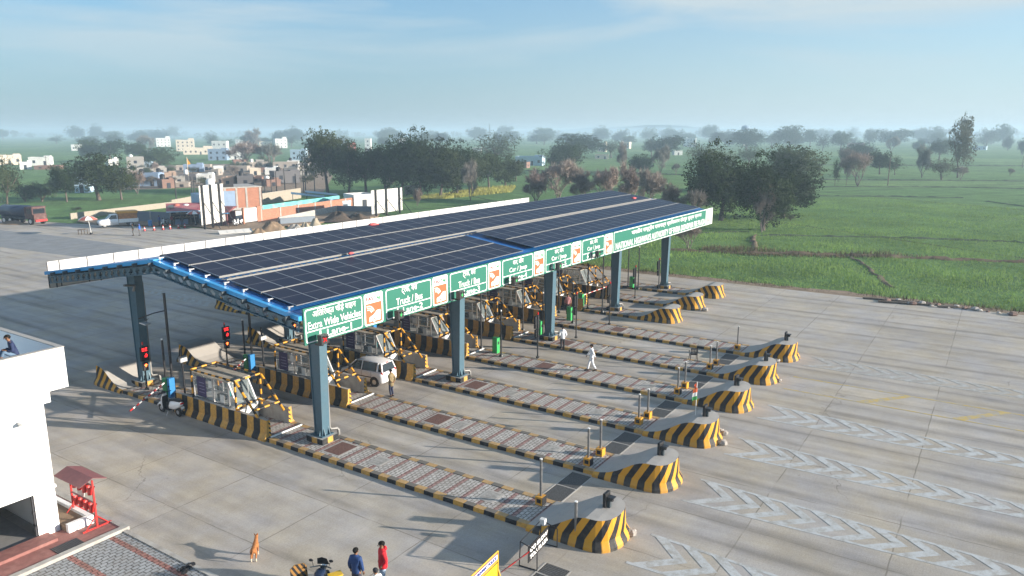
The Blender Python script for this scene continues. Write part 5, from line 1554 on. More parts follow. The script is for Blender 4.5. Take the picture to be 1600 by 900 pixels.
def car(loc, rotz, label):
    t = thing('parked_car', label, 'car', loc, rotz)   # front towards +Y, length 3.4, width 1.48
    L = [( -1.70,.62,.30,.60),(-1.66,.70,.24,.86),(-1.45,.735,.20,.93),(-.9,.745,.19,.94),(0,.75,.19,.92),(.8,.745,.19,.89),(1.15,.735,.20,.84),(1.5,.70,.22,.74),(1.66,.62,.26,.62),(1.70,.55,.32,.52)]
    g = MB(); st = []
    for y, hw, z0, z1 in L:
        st.append([(-hw*.93,y,z0),(-hw,y,z0+.12),(-hw,y,(z0+z1)/2),(-hw*.985,y,z1-.06),(-hw*.90,y,z1),(0,y,z1+.02),(hw*.90,y,z1),(hw*.985,y,z1-.06),(hw,y,(z0+z1)/2),(hw,y,z0+.12),(hw*.93,y,z0)][::-1])
    loft(g, st)
    # roof skin
    RF = [(-1.52,.50,1.40),(-1.3,.54,1.455),(-.7,.56,1.48),(-.1,.56,1.475),(.35,.54,1.43),(.48,.52,1.40)]
    st = [[(-hw,y,z-.045),(-hw*.9,y,z),(0,y,z+.02),(hw*.9,y,z),(hw,y,z-.045)][::-1] for y,hw,z in RF]
    loft(g, st)
    # pillars
    def pil(a, b_, r=.035): g.tube([a, b_], r, 6)
    for s in (-1,1):
        pil((s*.70,1.02,.88),(s*.52,.46,1.40)); pil((s*.735,-.12,.93),(s*.555,-.12,1.44),.03); pil((s*.70,-1.30,.95),(s*.52,-1.28,1.42),.06); pil((s*.62,-1.63,.92),(s*.50,-1.48,1.40),.05)
    g.build('body', M['carwhite'], t)
    g = MB()
    lo = [(-1.60,.60,.92),(-1.2,.69,.94),(0,.71,.92),(.98,.68,.88)]; hi = [(-1.46,.49,1.41),(-1.2,.53,1.44),(-.1,.545,1.455),(.44,.51,1.405)]
    for s in (-1,1):
        for (a,b_,c,d) in zip(lo[:-1],lo[1:],hi[:-1],hi[1:]):
            q = [(s*a[1],a[0],a[2]),(s*b_[1],b_[0],b_[2]),(s*d[1],d[0],d[2]),(s*c[1],c[0],c[2])]
            g.add(q if s > 0 else q[::-1], [(0,1,2,3)])
    g.quad((-.60,-1.655,.90),(.60,-1.655,.90),(.48,-1.50,1.39),(-.48,-1.50,1.39)); g.quad((.66,1.02,.88),(-.66,1.02,.88),(-.50,.47,1.40),(.50,.47,1.40))
    g.build('window', M['carglass'], t)
    for x in (-.66,.66):
        for y in (-1.10,1.12): wheel(t, x, y, .275, .17)
    for s in (-1,1):
        g = MB(); g.ball((s*.60,-1.60,.84),(.085,.09,.17),10,8); g.build('tail_light', M['redlens'], t)
        g = MB(); g.ball((s*.52,1.60,.62),(.12,.09,.09),10,6); g.build('headlight', M['glass'], t)
        g = MB(); g.ball((s*.78,.72,.97),(.07,.05,.06),8,6); g.build('mirror', M['bblack'], t)
        g = MB(); g.box(s*.752-.008,-.85,.52,s*.752+.008,.55,.57); g.build('side_moulding', M['bblack'], t)
        g = MB(); g.box(s*.748-.006,-.66,.78,s*.748+.006,-.52,.80); g.box(s*.748-.006,.02,.77,s*.748+.006,.16,.79); g.build('door_handle', M['white'], t)
        g = MB()
        for y in (-.86,-.12,.86): g.box(s*.7475-.004,y-.006,.26,s*.7475+.004,y+.006,.88)
        g.box(s*.7475-.004,-.86,.255,s*.7475+.004,.86,.262); g.build('door_gap', M['dark'], t)
        for y in (-1.10,1.12):
            g = MB(); g.tube([(s*.60,y,.28),(s*.755,y,.28)], [.33,.335], 20); g.build('wheel_arch', M['dark'], t)
    g = MB(); g.box(-.6,-1.72,.30,.6,-1.60,.42); g.build('bumper_trim', M['carwhite'], t)
    g = MB(); g.box(-.24,-1.715,.62,.24,-1.70,.72); g.build('number_plate', M['white'], t)
    g = MB(); g.box(-.12,-1.56,1.395,.12,-1.50,1.42); g.build('brake_light', M['redlens'], t)
    return t
ca, cb_ = at(590,604,0), at(545,590,0)
rzc = R(4)
car((IX(1)+3.0, 4.85, 0), rzc, 'white hatchback stopped in the lane beside the second booth')

# ------------------------------------------------------------------ scooter
def scooter(loc, rotz, label):
    t = thing('scooter', label, 'scooter', loc, rotz); t.scale = (1.15,)*3    # front towards +Y
    def whl(y):
        g = MB(); g.tube([(-.045,y,.22),(-.02,y,.22),(.02,y,.22),(.045,y,.22)], [.19,.22,.22,.19], 18); w = g.build('wheel', M['tyre'], t)
        g = MB(); g.tube([(-.05,y,.22),(.05,y,.22)], .10, 12); g.build('hub', M['alu'], w)
    whl(.62); whl(-.60)
    g = MB(); st = []
    for y, hw, z0, z1 in ((-.92,.05,.62,.74),(-.80,.13,.52,.80),(-.5,.17,.36,.80),(-.22,.17,.34,.72),(-.08,.13,.34,.60)):
        st.append([(hw,y,z0+.03),(hw,y,(z0+z1)/2),(hw*.8,y,z1),(-hw*.8,y,z1),(-hw,y,(z0+z1)/2),(-hw,y,z0+.03),(-hw*.6,y,z0),(hw*.6,y,z0)])
    loft(g, st); g.build('rear_panel', M['carwhite'], t)
    g = MB(); st = []
    for y, hw, z0, z1 in ((-.88,.10,.78,.83),(-.55,.15,.79,.87),(-.15,.13,.72,.80),(-.02,.09,.70,.76)):
        st.append([(hw,y,z0),(hw,y,z1-.02),(hw*.7,y,z1),(-hw*.7,y,z1),(-hw,y,z1-.02),(-hw,y,z0)])
    loft(g, st); g.build('seat', M['bblack'], t)
    g = MB(); g.box(-.15,-.10,.24,.15,.36,.30); g.box(-.12,-.12,.30,.12,.10,.62); g.box(-.13,.30,.30,.13,.385,.86); g.build('footboard', M['bblack'], t)
    g = MB(); st = []
    for (y, z, hw) in ((.40,.26,.15),(.46,.5,.19),(.42,.8,.17),(.36,.98,.10)):
        st.append([(hw,y-.03,z),(hw*.6,y+.05,z),(-hw*.6,y+.05,z),(-hw,y-.03,z),(-hw*.6,y-.06,z),(hw*.6,y-.06,z)])
    loft(g, st); g.build('front_apron', M['carwhite'], t)
    g = MB(); st = [[(.09,y,z),(.06,y,z+.05),(-.06,y,z+.05),(-.09,y,z),(-.09,y,z-.05),(.09,y,z-.05)] for y,z in ((.40,.40),(.55,.48),(.70,.46),(.84,.34))]; loft(g, st); g.build('mudguard', M['carwhite'], t)
    g = MB(); g.tube([(0,.62,.22),(0,.44,.95)], .03, 6); g.tube([(-.34,.30,1.02),(-.12,.40,1.0),(.12,.40,1.0),(.34,.30,1.02)], .02, 6); g.ball((0,.42,1.0),(.12,.09,.09),10,6); g.build('handlebar', M['bblack'], t)
    for s in (-1,1):
        g = MB(); g.tube([(s*.22,.36,1.02),(s*.26,.38,1.18)], .008, 5); g.ball((s*.28,.38,1.22),(.055,.015,.04),8,5); g.build('mirror', M['bblack'], t)
    g = MB(); g.ball((0,-.90,.70),(.11,.04,.05),10,6); g.build('tail_light', M['redlens'], t)
    g = MB(); g.obb((0,-.93,.50),(.17,.01,.12),(R(-15),0,0)); g.build('number_plate', M['white'], t)
    g = MB(); g.tube([(.14,-.2,.24),(.16,-.5,.24),(.17,-.78,.30)], [.025,.04,.05], 8); g.build('exhaust', M['chrome'], t)
    g = MB(); g.tube([(-.10,.0,.26),(-.26,-.05,.02)], .012, 5); g.build('kickstand', M['chrome'], t)
    return t
ps_ = at(264,647,0); scooter((ps_.x+.05, ps_.y-.1, 0), R(3), 'white and black scooter parked against the striped kerb by the first booth')

# ------------------------------------------------------------------ police barricade, lower edge
pt_ = at(778,861,1.55)
t = thing('police_barricade', 'yellow police barricade board standing on the concrete', 'barricade', (pt_.x, pt_.y, 0), R(4))
M['pyel'] = mat('barricade_yellow', (.66,.40,.02), .4)
for (a, b_) in (((0,0,.05),(0,0,1.55)),((-2.2,0,.05),(-2.2,0,1.55)),((-2.2,0,1.55),(0,0,1.55)),((-2.2,0,.3),(0,0,.3)),((-2.2,0,1.22),(0,0,1.22)),((0,0,1.5),(.05,.62,.03)),((-2.2,0,1.5),(-2.15,.62,.03)),((0,-.3,.03),(0,.0,.9))):
    g = MB(); g.tube([a,b_], .026, 6); g.build('frame_bar', M['pyel'], t)
g = MB(); g.box(-2.14,-.012,1.26,-.05,.012,1.51); hb_ = g.build('header_board', M['white'], t)
g = MB(); g.box(-2.14,-.018,1.47,-.05,-.013,1.51); g.box(-2.14,-.018,1.26,-.05,-.013,1.285); g.build('red_edge', M['red'], hb_)
text_mesh('HALT & SUPPORT POLICE' if False else 'SAFETY & HIGHWAY POLICE', 1, 'lettering', M['bluel'] if 'bluel' in M else M.setdefault('bluel', mat('sign_blue', (.03,.04,.25), .4)), hb_, -2.05, 1.32, y=-.02, width=1.9, height=.12, bold=.04)
g = MB(); g.box(-2.14,-.012,.36,-.05,.012,1.14); mb_ = g.build('board', M['pyel'], t)
g = MB(); g.prism([(-1.1+.27*math.cos(a),.72+.27*math.sin(a)) for a in [2*math.pi*i/20 for i in range(20)]], 0, .004, 0, XZ(-.013)); g.build('emblem', M['bblack'], mb_)
g = MB(); g.prism([(-1.1+.18*math.cos(a),.72+.18*math.sin(a)) for a in [2*math.pi*i/20 for i in range(20)]], 0, .004, 0, XZ(-.018)); g.build('emblem_centre', M['white'], mb_)
# low black sign with white writing
pl0, pl1 = at(825,884,.1), at(857,848,.1)
t = thing('low_sign', 'low black framed sign with two lines of white writing', 'sign', (pl0.x, pl0.y, 0), math.atan2(pl1.y-pl0.y, pl1.x-pl0.x))
LL = (Vector((pl1.x,pl1.y,0))-Vector((pl0.x,pl0.y,0))).length
g = MB(); g.box(0,-.012,.20,LL,.012,.80); bd_ = g.build('board', M['bblack'], t)
text_mesh('ਟੋਲ ਪਲਾਜ਼ਾ' if False else 'GO SLOW', 1, 'lettering', M['letter'], bd_, .12, .53, y=-.018, width=LL*.86, height=.17, bold=.05)
text_mesh('TOLL PLAZA', 1, 'lettering', M['letter'], bd_, .12, .27, y=-.018, width=LL*.86, height=.17, bold=.05)
for x in (0, LL):
    for (a, b_) in (((x,-.35,.02),(x,.35,.02)),((x,-.35,.02),(x,-.35,.75)),((x,-.35,.75),(x,.3,.95)),((x,.35,.02),(x,.3,.95))):
        g = MB(); g.tube([a,b_], .02, 5); g.build('frame_bar', M['bblack'], t)
g = MB(); g.tube([(0,.3,.95),(LL,.3,.95)], .018, 5); g.build('frame_bar', M['bblack'], t)
g = MB(); g.box(LL-.16,.1,.86,LL+.02,.3,1.06); g.build('lamp', M['paper'], t)
# red pipe leaning from the sign to the barricade
a = Vector((pl0.x-.05, pl0.y-.1, .72)); b_ = at(783,893,.15)
g = MB(); g.banded((0,0,0), Vector((b_.x,b_.y,.12))-a, .025, .3, (0,1)); o = g.build('red_pipe', [M['red'], M['maroon']]); o.location = a; tag(o, 'thin red pipe running down from the black sign', 'pipe')

# parked motorcycle and striped board at the lower edge
pm = at(497,902,.85)
t = thing('motorcycle', 'black motorcycle with a raised dark screen, cut by the lower picture edge', 'motorcycle', (pm.x, pm.y, 0), R(-62))
def mw(y):
    g = MB(); n = 18
    ring = [(0,y+.30*math.cos(2*math.pi*i/n),.30+.30*math.sin(2*math.pi*i/n)) for i in range(n+1)]
    g.tube(ring, .045, 6, cap=False); g.tube([(-.06,y,.3),(.06,y,.3)], .07, 10)
    for i in range(8): g.tube([(0,y,.3),(0,y+.27*math.cos(i*math.pi/4),.3+.27*math.sin(i*math.pi/4))], .012, 4)
    g.build('wheel', M['tyre'], t)
mw(.68); mw(-.62)
g = MB(); st = [[(hw,y,z0),(hw,y,z1-.04),(hw*.5,y,z1),(-hw*.5,y,z1),(-hw,y,z1-.04),(-hw,y,z0)] for y,hw,z0,z1 in ((-.1,.10,.70,.84),(.1,.16,.70,.96),(.32,.15,.72,.98),(.46,.08,.74,.92))]; loft(g, st); g.build('tank', M['navy'] if 'navy' in M else M.setdefault('navy', mat('navy_paint', (.01,.02,.05), .25)), t)
g = MB(); st = [[(hw,y,z0),(hw,y,z1),(-hw,y,z1),(-hw,y,z0)] for y,hw,z0,z1 in ((-.85,.10,.78,.86),(-.5,.14,.74,.84),(-.1,.11,.72,.80))]; loft(g, st); g.build('seat', M['bblack'], t)
g = MB(); g.box(-.14,-.15,.28,.14,.25,.62); g.tube([(.12,.1,.3),(.16,-.3,.28),(.17,-.85,.36)], .04, 8); g.build('engine', M['steel_dark'], t)
g = MB(); g.tube([(-.06,.68,.3),(-.06,.45,.95)], .025, 6); g.tube([(.06,.68,.3),(.06,.45,.95)], .025, 6); g.tube([(-.36,.26,1.03),(-.1,.42,1.0),(.1,.42,1.0),(.36,.26,1.03)], .02, 6); g.build('fork', M['steel_dark'], t)
g = MB(); g.ball((0,.56,.92),(.13,.10,.12),10,8); g.build('headlight', M['chrome'], t)
g = MB(); g.add([(-.20,.52,1.0),(.20,.52,1.0),(.16,.42,1.26),(0,.40,1.32),(-.16,.42,1.26)], [(0,1,2,3,4)]); g.add([(-.20,.54,1.0),(.20,.54,1.0),(.16,.44,1.26),(0,.42,1.32),(-.16,.44,1.26)], [(4,3,2,1,0)]); g.build('screen', M['bblack'], t)
for s in (-1,1):
    g = MB(); g.tube([(s*.26,.32,1.03),(s*.3,.34,1.2)], .009, 5); g.ball((s*.34,.34,1.24),(.08,.02,.055),8,5); g.build('mirror', M['bblack'], t)
p2 = at(469,895,.9)
g = MB(); e = [(-.28,0,.0),(.28,0,0),(.28,0,1.0),(.2,0,1.12),(-.12,0,1.16),(-.28,0,1.05)]
g.add([(x,-.02,z) for x,y,z in e]+[(x,.02,z) for x,y,z in e], [tuple(range(6)), tuple(range(11,5,-1))]+[(i,6+i,6+(i+1)%6,(i+1)%6) for i in range(6)], 0, [[(x+.4,z+.35) for x,y,z in e]]+[[(0,0)]*6]+[[(0,0)]*4]*6)
o = g.build('striped_board', M['hazdark'] if 'hazdark' in M else M.setdefault('hazdark', stripes_uv('dark_hazard', (.26,.13,.03), (.012,.012,.014), period=.17, slant=.55))); o.location = (p2.x,p2.y,0); o.rotation_euler = (R(-8),0,R(-20)); tag(o, 'dark striped board standing left of the black motorcycle', 'board')
p3 = at(524,903,.75)
t = thing('warning_lamp', 'yellow box lamp with a bright round lens at the lower edge', 'lamp', (p3.x,p3.y,0), R(-25))
g = MB(); g.tube([(0,0,0),(0,0,.5)], .03); g.tube([(0,0,0),(0,0,.05)], .2, 12); g.build('stand', M['steel_dark'], t)
g = MB(); g.box(-.2,-.14,.5,.2,.14,.86); g.box(-.23,-.16,.86,.23,.16,.89); g.build('box', M['pyel'], t, .02)
g = MB(); g.tube([(0,-.14,.68),(0,-.18,.68)], .13, 16); g.build('lens', M['byellow'], t)
# ------------------------------------------------------------------ trees
def crown_mesh(name, nl, lobes, lw, mt, spread=(1,1,1), seed=0, droop=0.0, sparse=0.0, inner=.25, core=.62):
    """leaf clumps spread through uneven lobes; unit crown: radius 1, centre 0"""
    r_ = np.random.default_rng(seed)
    C_ = []
    for i in range(lobes):
        d = r_.normal(size=3); d /= np.linalg.norm(d); rr = r_.uniform(.12,.82)**.6
        rad = r_.uniform(.20,.42)*(1.15-.35*rr)
        C_.append((d[0]*rr*spread[0], d[1]*rr*spread[1], d[2]*rr*spread[2], rad))
    C_ = np.array(C_)
    w = C_[:,3]**2; w /= w.sum()
    idx = r_.choice(lobes, nl, p=w)
    # small clumps inside each lobe
    cl = r_.normal(size=(lobes*26,3)); cl /= np.linalg.norm(cl,axis=1)[:,None]; cl *= r_.uniform(.72,1.08,(lobes*26,1))
    ci = idx*26 + r_.integers(0,26,nl)
    d = r_.normal(size=(nl,3)); d /= np.linalg.norm(d,axis=1)[:,None]
    p = C_[idx,:3] + C_[idx,3][:,None]*(cl[ci] + d*r_.uniform(0,.34,(nl,1)))
    inn = r_.random(nl) < inner
    p[inn] *= r_.uniform(.35,.9,(inn.sum(),1))
    p[:,2] -= droop*(p[:,0]**2+p[:,1]**2)
    nrm = p + r_.normal(size=(nl,3))*.75; nrm /= np.linalg.norm(nrm,axis=1)[:,None]
    a = np.cross(nrm, r_.normal(size=(nl,3))); a /= np.linalg.norm(a,axis=1)[:,None]; b = np.cross(nrm, a)
    s = lw*r_.uniform(.6,1.4,(nl,1))
    v = np.stack([p-a*s, p-b*s*.55, p+a*s, p+b*s*.55], 1).reshape(-1,3)
    return mesh_np(name, v, np.arange(nl*4), 4, mt)
def trunk_mesh(name, mt, h0=-1.9, seed=0, forks=5, r=.055, reach=.7, lean=0.1):
    """unit space of the crown: trunk from z=h0 up into the crown"""
    random.seed(seed); g = MB()
    lx, ly = random.uniform(-lean,lean), random.uniform(-lean,lean)
    fz = -.75
    g.tube([(0,0,h0),(lx*.3,ly*.3,h0*.6+fz*.4),(lx,ly,fz)], [r*1.3,r,r*.8], 8)
    for i in range(forks):
        a = 2*math.pi*(i+random.random()*.6)/forks; e = random.uniform(.35,reach)
        p1 = (lx+math.cos(a)*e*.45, ly+math.sin(a)*e*.45, fz+.35+random.uniform(0,.15)); p2 = (lx+math.cos(a)*e, ly+math.sin(a)*e, random.uniform(-.1,.45))
        g.tube([(lx,ly,fz-.1),p1,p2], [r*.6,r*.4,r*.12], 6)
        for j in range(2):
            b_ = a+random.uniform(-.9,.9); g.tube([p1,(p1[0]+math.cos(b_)*e*.35,p1[1]+math.sin(b_)*e*.35,p1[2]+.35)], [r*.3,r*.08], 5)
    return g.mesh(name, mt)
def bare_mesh(name, mt, seed=0, h=1.0, depth=5, spread=.5, fuzz=2200, fmt=None, fw=.006):
    """unit bare tree of height 1 with branches and fine twigs"""
    random.seed(seed); g = MB(); tips = []
    def br(p, d, L, r, k):
        q = p + d*L
        mid = p.lerp(q,.5) + Vector((random.uniform(-1,1),random.uniform(-1,1),random.uniform(-.3,.3)))*L*.09
        g.tube([p,mid,q], [r,r*.82,r*.66], 5 if k > 2 else 4, cap=False)
        if k == 0 or L < .03: tips.append((q,d)); return
        n = 3 if random.random() < .55 else 2
        for i in range(n):
            a = random.uniform(0, 2*math.pi); v = Vector((math.cos(a),math.sin(a),random.uniform(-.1,.35)))
            br(q, (d + v*spread*random.uniform(.8,1.4)).normalized(), L*random.uniform(.64,.84), r*.62, k-1)
        if k <= 4: tips.append((q,d)); tips.append((mid,d))
    for i in range(4):
        a = 2*math.pi*i/4+random.random()
        br(Vector((0,0,0)), Vector((math.cos(a)*spread*.75,math.sin(a)*spread*.75,1)).normalized(), random.uniform(.11,.2), .013, depth+(i%2))
    tb = np.array([t_[0] for t_ in tips]); td = np.array([t_[1] for t_ in tips])
    r_ = np.random.default_rng(seed)
    me = g.mesh(name, mt)
    k = r_.integers(0,len(tb),fuzz)
    p0 = tb[k] + r_.normal(0,.012,(fuzz,3)); d = td[k]*.6 + r_.normal(size=(fuzz,3))*.6; d[:,2] += .2; d /= np.linalg.norm(d,axis=1)[:,None]
    L = r_.uniform(.04,.13,(fuzz,1)); sd = np.cross(d, r_.normal(size=(fuzz,3))); sd /= np.linalg.norm(sd,axis=1)[:,None]
    v = np.stack([p0-sd*fw, p0+sd*fw, p0+d*L], 1).reshape(-1,3)
    tw = mesh_np(name+'_twigs', v, np.arange(fuzz*3), 3, fmt or mt)
    zs = max(q[0].z for q in tips)
    return me, tw, zs
M['bark'] = mat('tree_bark', (.11,.085,.065), .95, scale=6, amt=.3, bump=.6, bscale=25)
M['leaf_d'] = leafmat('leaves_dark', (.026,.044,.012), .55, .35, .25, 1.6)
M['leaf_m'] = leafmat('leaves_olive', (.045,.068,.022), .45, .3, .3, 1.5)
M['leaf_g'] = leafmat('leaves_greygreen', (.066,.082,.038), .35, .3, .3, 1.5)
M['twig'] = leafmat('bare_twigs', (.235,.20,.175), .3, .4, .1)
M['twig2'] = leafmat('grey_twigs', (.21,.19,.165), .3, .4, .1)
KIND = {
 'dense': [(crown_mesh('crown', 24000, 64, .030, M['leaf_d'], (1,1,.95), 1, inner=.35), trunk_mesh('trunk', M['bark'], -1.6, 1)), (crown_mesh('crown', 24000, 70, .030, M['leaf_d'], (1,1,.9), 2, inner=.35), trunk_mesh('trunk', M['bark'], -1.6, 2))],
 'broad': [(crown_mesh('crown', 13000, 48, .032, M['leaf_m'], (1.05,1.05,.85), 3, droop=0), trunk_mesh('trunk', M['bark'], -1.7, 3)), (crown_mesh('crown', 13000, 50, .032, M['leaf_m'], (1,1,.95), 4), trunk_mesh('trunk', M['bark'], -1.7, 4)), (crown_mesh('crown', 12000, 42, .034, M['leaf_d'], (1.05,1,.9), 5), trunk_mesh('trunk', M['bark'], -1.6, 5))],
 'sparse': [(crown_mesh('crown', 4200, 26, .032, M['leaf_m'], (1.05,1.05,.95), 6, inner=.4), trunk_mesh('trunk', M['bark'], -1.7, 6, 7, .045, .8)), (crown_mesh('crown', 4600, 30, .032, M['leaf_g'], (1,1,1), 7, inner=.4), trunk_mesh('trunk', M['bark'], -1.8, 7, 7, .045, .8))],
 'tall': [(crown_mesh('crown', 7000, 34, .032, M['leaf_g'], (.9,.9,1.0), 8), trunk_mesh('trunk', M['bark'], -1.45, 8, 5, .05, .5))],
 'shrub': [(crown_mesh('crown', 4500, 30, .038, M['leaf_m'], (1.1,1.1,.8), 9), trunk_mesh('trunk', M['bark'], -.95, 9, 5, .05)), (crown_mesh('crown', 4500, 26, .038, M['leaf_g'], (1.1,1.1,.8), 10), trunk_mesh('trunk', M['bark'], -.95, 10, 5, .05))],
}
HB = {'dense':1.6, 'broad':1.7, 'sparse':1.75, 'tall':1.45, 'shrub':.95}
M['bark2'] = mat('pale_bark', (.17,.14,.12), .9)
bares = [bare_mesh('branches', M['bark2'], 21, depth=5, spread=.55, fuzz=5200, fmt=M['twig'], fw=.0045), bare_mesh('branches', M['bark2'], 22, depth=5, spread=.65, fuzz=5200, fmt=M['twig'], fw=.0045), bare_mesh('branches', M['bark2'], 23, depth=5, spread=.5, fuzz=2600, fmt=M['twig2'], fw=.005)]
ncnt = {}
def tree(px, py, w, h, kind, label=None, cat='tree', group=None, name='tree', v=None):
    """base pixel, crown width and total height in photo pixels"""
    b_ = at(px, py, GZ); s = ppm(b_); W = w*s/2*(1.12 if kind in KIND else 1.0); H = h*s*1.03
    t = thing(name, label, cat, (b_.x,b_.y,GZ), random.uniform(0,6.28), group)
    i = ncnt.get(kind,0); ncnt[kind] = i+1
    if kind == 'bare' or kind == 'bare2':
        me, tw, zs = bares[(i%2) if kind == 'bare' else 2]
        o = link_mesh('trunk', me, t); o2 = link_mesh('crown', tw, t)
        sx = W/.40; sz = H*1.2/(zs+.06)
        for q in (o,o2): q.scale = (sx,sx,sz)
        return t
    L = KIND[kind]; cr, tk = L[(v if v is not None else i) % len(L)]
    hb = HB[kind]
    # crown occupies the upper part of the tree
    cf = {'dense':.49,'broad':.45,'sparse':.46,'tall':.46,'shrub':.50}[kind]
    zc = H*(1-cf*.98)
    o = link_mesh('crown', cr, t); o.location = (0,0,zc); o.scale = (W*random.uniform(.92,1.1),W*random.uniform(.92,1.1),H*cf*random.uniform(.94,1.04))
    o2 = link_mesh('trunk', tk, t); o2.location = (0,0,zc); o2.scale = (W,W,zc/hb)
    return t
R_ = 'trees behind the plaza'
# big trees on the right of the canopy
tree(1126,345,100,113,'dense','huge dense dark tree directly right of the canopy end sign','tree')
tree(1222,341,112,93,'dense','huge dense dark tree with its trunk clear of the ground, right of the scrubby one','tree')
tree(1192,360,88,112,'dense','dense tree with a scrubby brown base between the two huge dark trees','tree', v=0)
tree(1190,363,50,62,'bare','bare brown shrub round the foot of the middle huge tree','shrub', name='shrub')
tree(1236,300,96,78,'broad','domed tree standing behind the rightmost huge dark tree','tree', v=0)
tree(1086,350,50,46,'bare2','bare grey spreading tree left of the huge dark trees','tree', name='bare_tree')
tree(1076,391,52,36,'bare2','small bare tree on the field ridge below the authority sign','tree', name='bare_tree')
tree(1098,258+14,54,54,'sparse','hazy leafy tree left behind the first huge dark tree','tree', v=1)
for i,(px,py,w,h,k,lab) in enumerate([
 (12,330,52,92,'sparse','thin leaning tree at the left picture edge'),
 (155,313,88,72,'broad','broad green tree with forked trunk left of the hoardings'),
 (105,318,36,66,'broad','narrow green tree left of the broad forked one'),
 (190,312,50,50,'broad','rounded tree touching the broad forked one on its right'),
 (140,252,36,32,'broad','dark tree behind the broad forked one, its left shoulder'),
 (172,253,42,38,'broad','dark tree behind the broad forked one, its right shoulder'),
 (213,252,30,32,'broad','round tree left of the cement coloured village house'),
 (250,265,56,34,'broad','wide tree right behind the cement coloured house'),
 (144,234,22,20,'broad','small far round tree above the broad forked one'),
 (512,302,62,106,'broad','tallest tree of the grove behind the brick wall, with a pointed top'),
 (545,304,46,80,'broad','lacy tree second in the grove from the pointed one'),
 (572,304,50,82,'broad','lacy tree in the middle left of the grove'),
 (602,303,56,80,'broad','dark tree in the middle of the grove'),
 (627,307,54,97,'dense','tall dark tree above the second hoarding, left of its pair'),
 (658,308,58,99,'dense','tall dark tree above the second hoarding, right of its pair'),
 (688,308,56,90,'dense','dark rounded tree right of the tall pair'),
 (714,304,50,76,'dense','dark tree second from the right end of the grove'),
 (738,300,40,64,'broad','grey green tree near the right end of the grove'),
 (764,295,40,62,'broad','slim grey green tree beyond the mustard strip'),
 (790,292,42,48,'dense','dark low tree last on the right of the grove'),
 (776,262,58,56,'sparse','hazy lacy tree high behind the mustard strip'),
 (806,283,30,36,'broad','small dark tree right of the grove, beside blue sheds'),
 (882,270,74,48,'dense','wide dark tree above the middle of the canopy'),
 (1001,272,38,31,'dense','small dark domed tree above the canopy right half'),
 (905,248,72,38,'broad','hazy wide tree behind the wide dark one'),
 (955,247,40,30,'sparse','hazy lacy tree left of the white far house'),
 (1042,246,48,36,'broad','hazy round tree left of the white far house with terrace'),
 (1018,244,30,28,'broad','hazy small tree between the round and lacy far ones'),
 (1132,268,36,34,'sparse','faint tree just above the first huge dark tree'),
 (1168,262,50,36,'sparse','faint wide tree above the scrubby based one'),
 (1166,236,52,34,'broad','far wide tree in front of the water tower'),
 (1120,230,30,26,'broad','far tree left of the water tower'),
 (1108,222,30,28,'broad','far tree beside the white terrace house'),
 (1233,233,50,36,'broad','far wide round tree, first right of the water tower'),
 (1265,230,24,30,'broad','far narrow tree right of the wide round one'),
 (1285,236,26,28,'sparse','far lacy tree with a wide top, right of the narrow one'),
 (1313,236,32,32,'broad','far dark tree left of the low brick hut'),
 (1358,228,22,24,'broad','far tree just right of the low brick hut'),
 (1395,230,54,30,'broad','far flat topped tree group right of the brick hut'),
 (1437,222,24,24,'broad','far round tree left of the tallest one'),
 (1462,224,30,26,'broad','far tree behind the dark one near the tallest'),
 (1475,238,22,22,'broad','small far tree beside the tallest one'),
 (1434,236,18,18,'dense','tiny dark tree in the right fields'),
 (1467,250,36,34,'broad','dark round tree left of the tallest one'),
 (1541,230,28,32,'sparse','far lacy tree right of the tallest one'),
 (1566,228,30,34,'broad','far round tree at the right, behind the lacy one'),
 (1574,235,16,22,'dense','small dark tree near the right edge'),
 (1597,242,16,24,'dense','small tree cut by the right picture edge'),
 (1340,252,48,30,'dense','dark domed tree standing behind the bare fan shaped one'),
 (1374,274,34,42,'broad','leafy tree right of the bare fan shaped one'),
 (1398,274,28,32,'sparse','small leafy tree beside the utility pole'),
 (1471,281,50,36,'sparse','spreading leafy tree below the tallest one'),
 (1304,291,16,44,'sparse','thin lollipop shaped tree in the green field'),
 (1496,278,44,98,'tall','tallest isolated tree in the right fields, with a pale trunk')]):
    tree(px,py,w*(1.25 if 500<px<800 else 1.0),h,k,lab,'tree',R_)
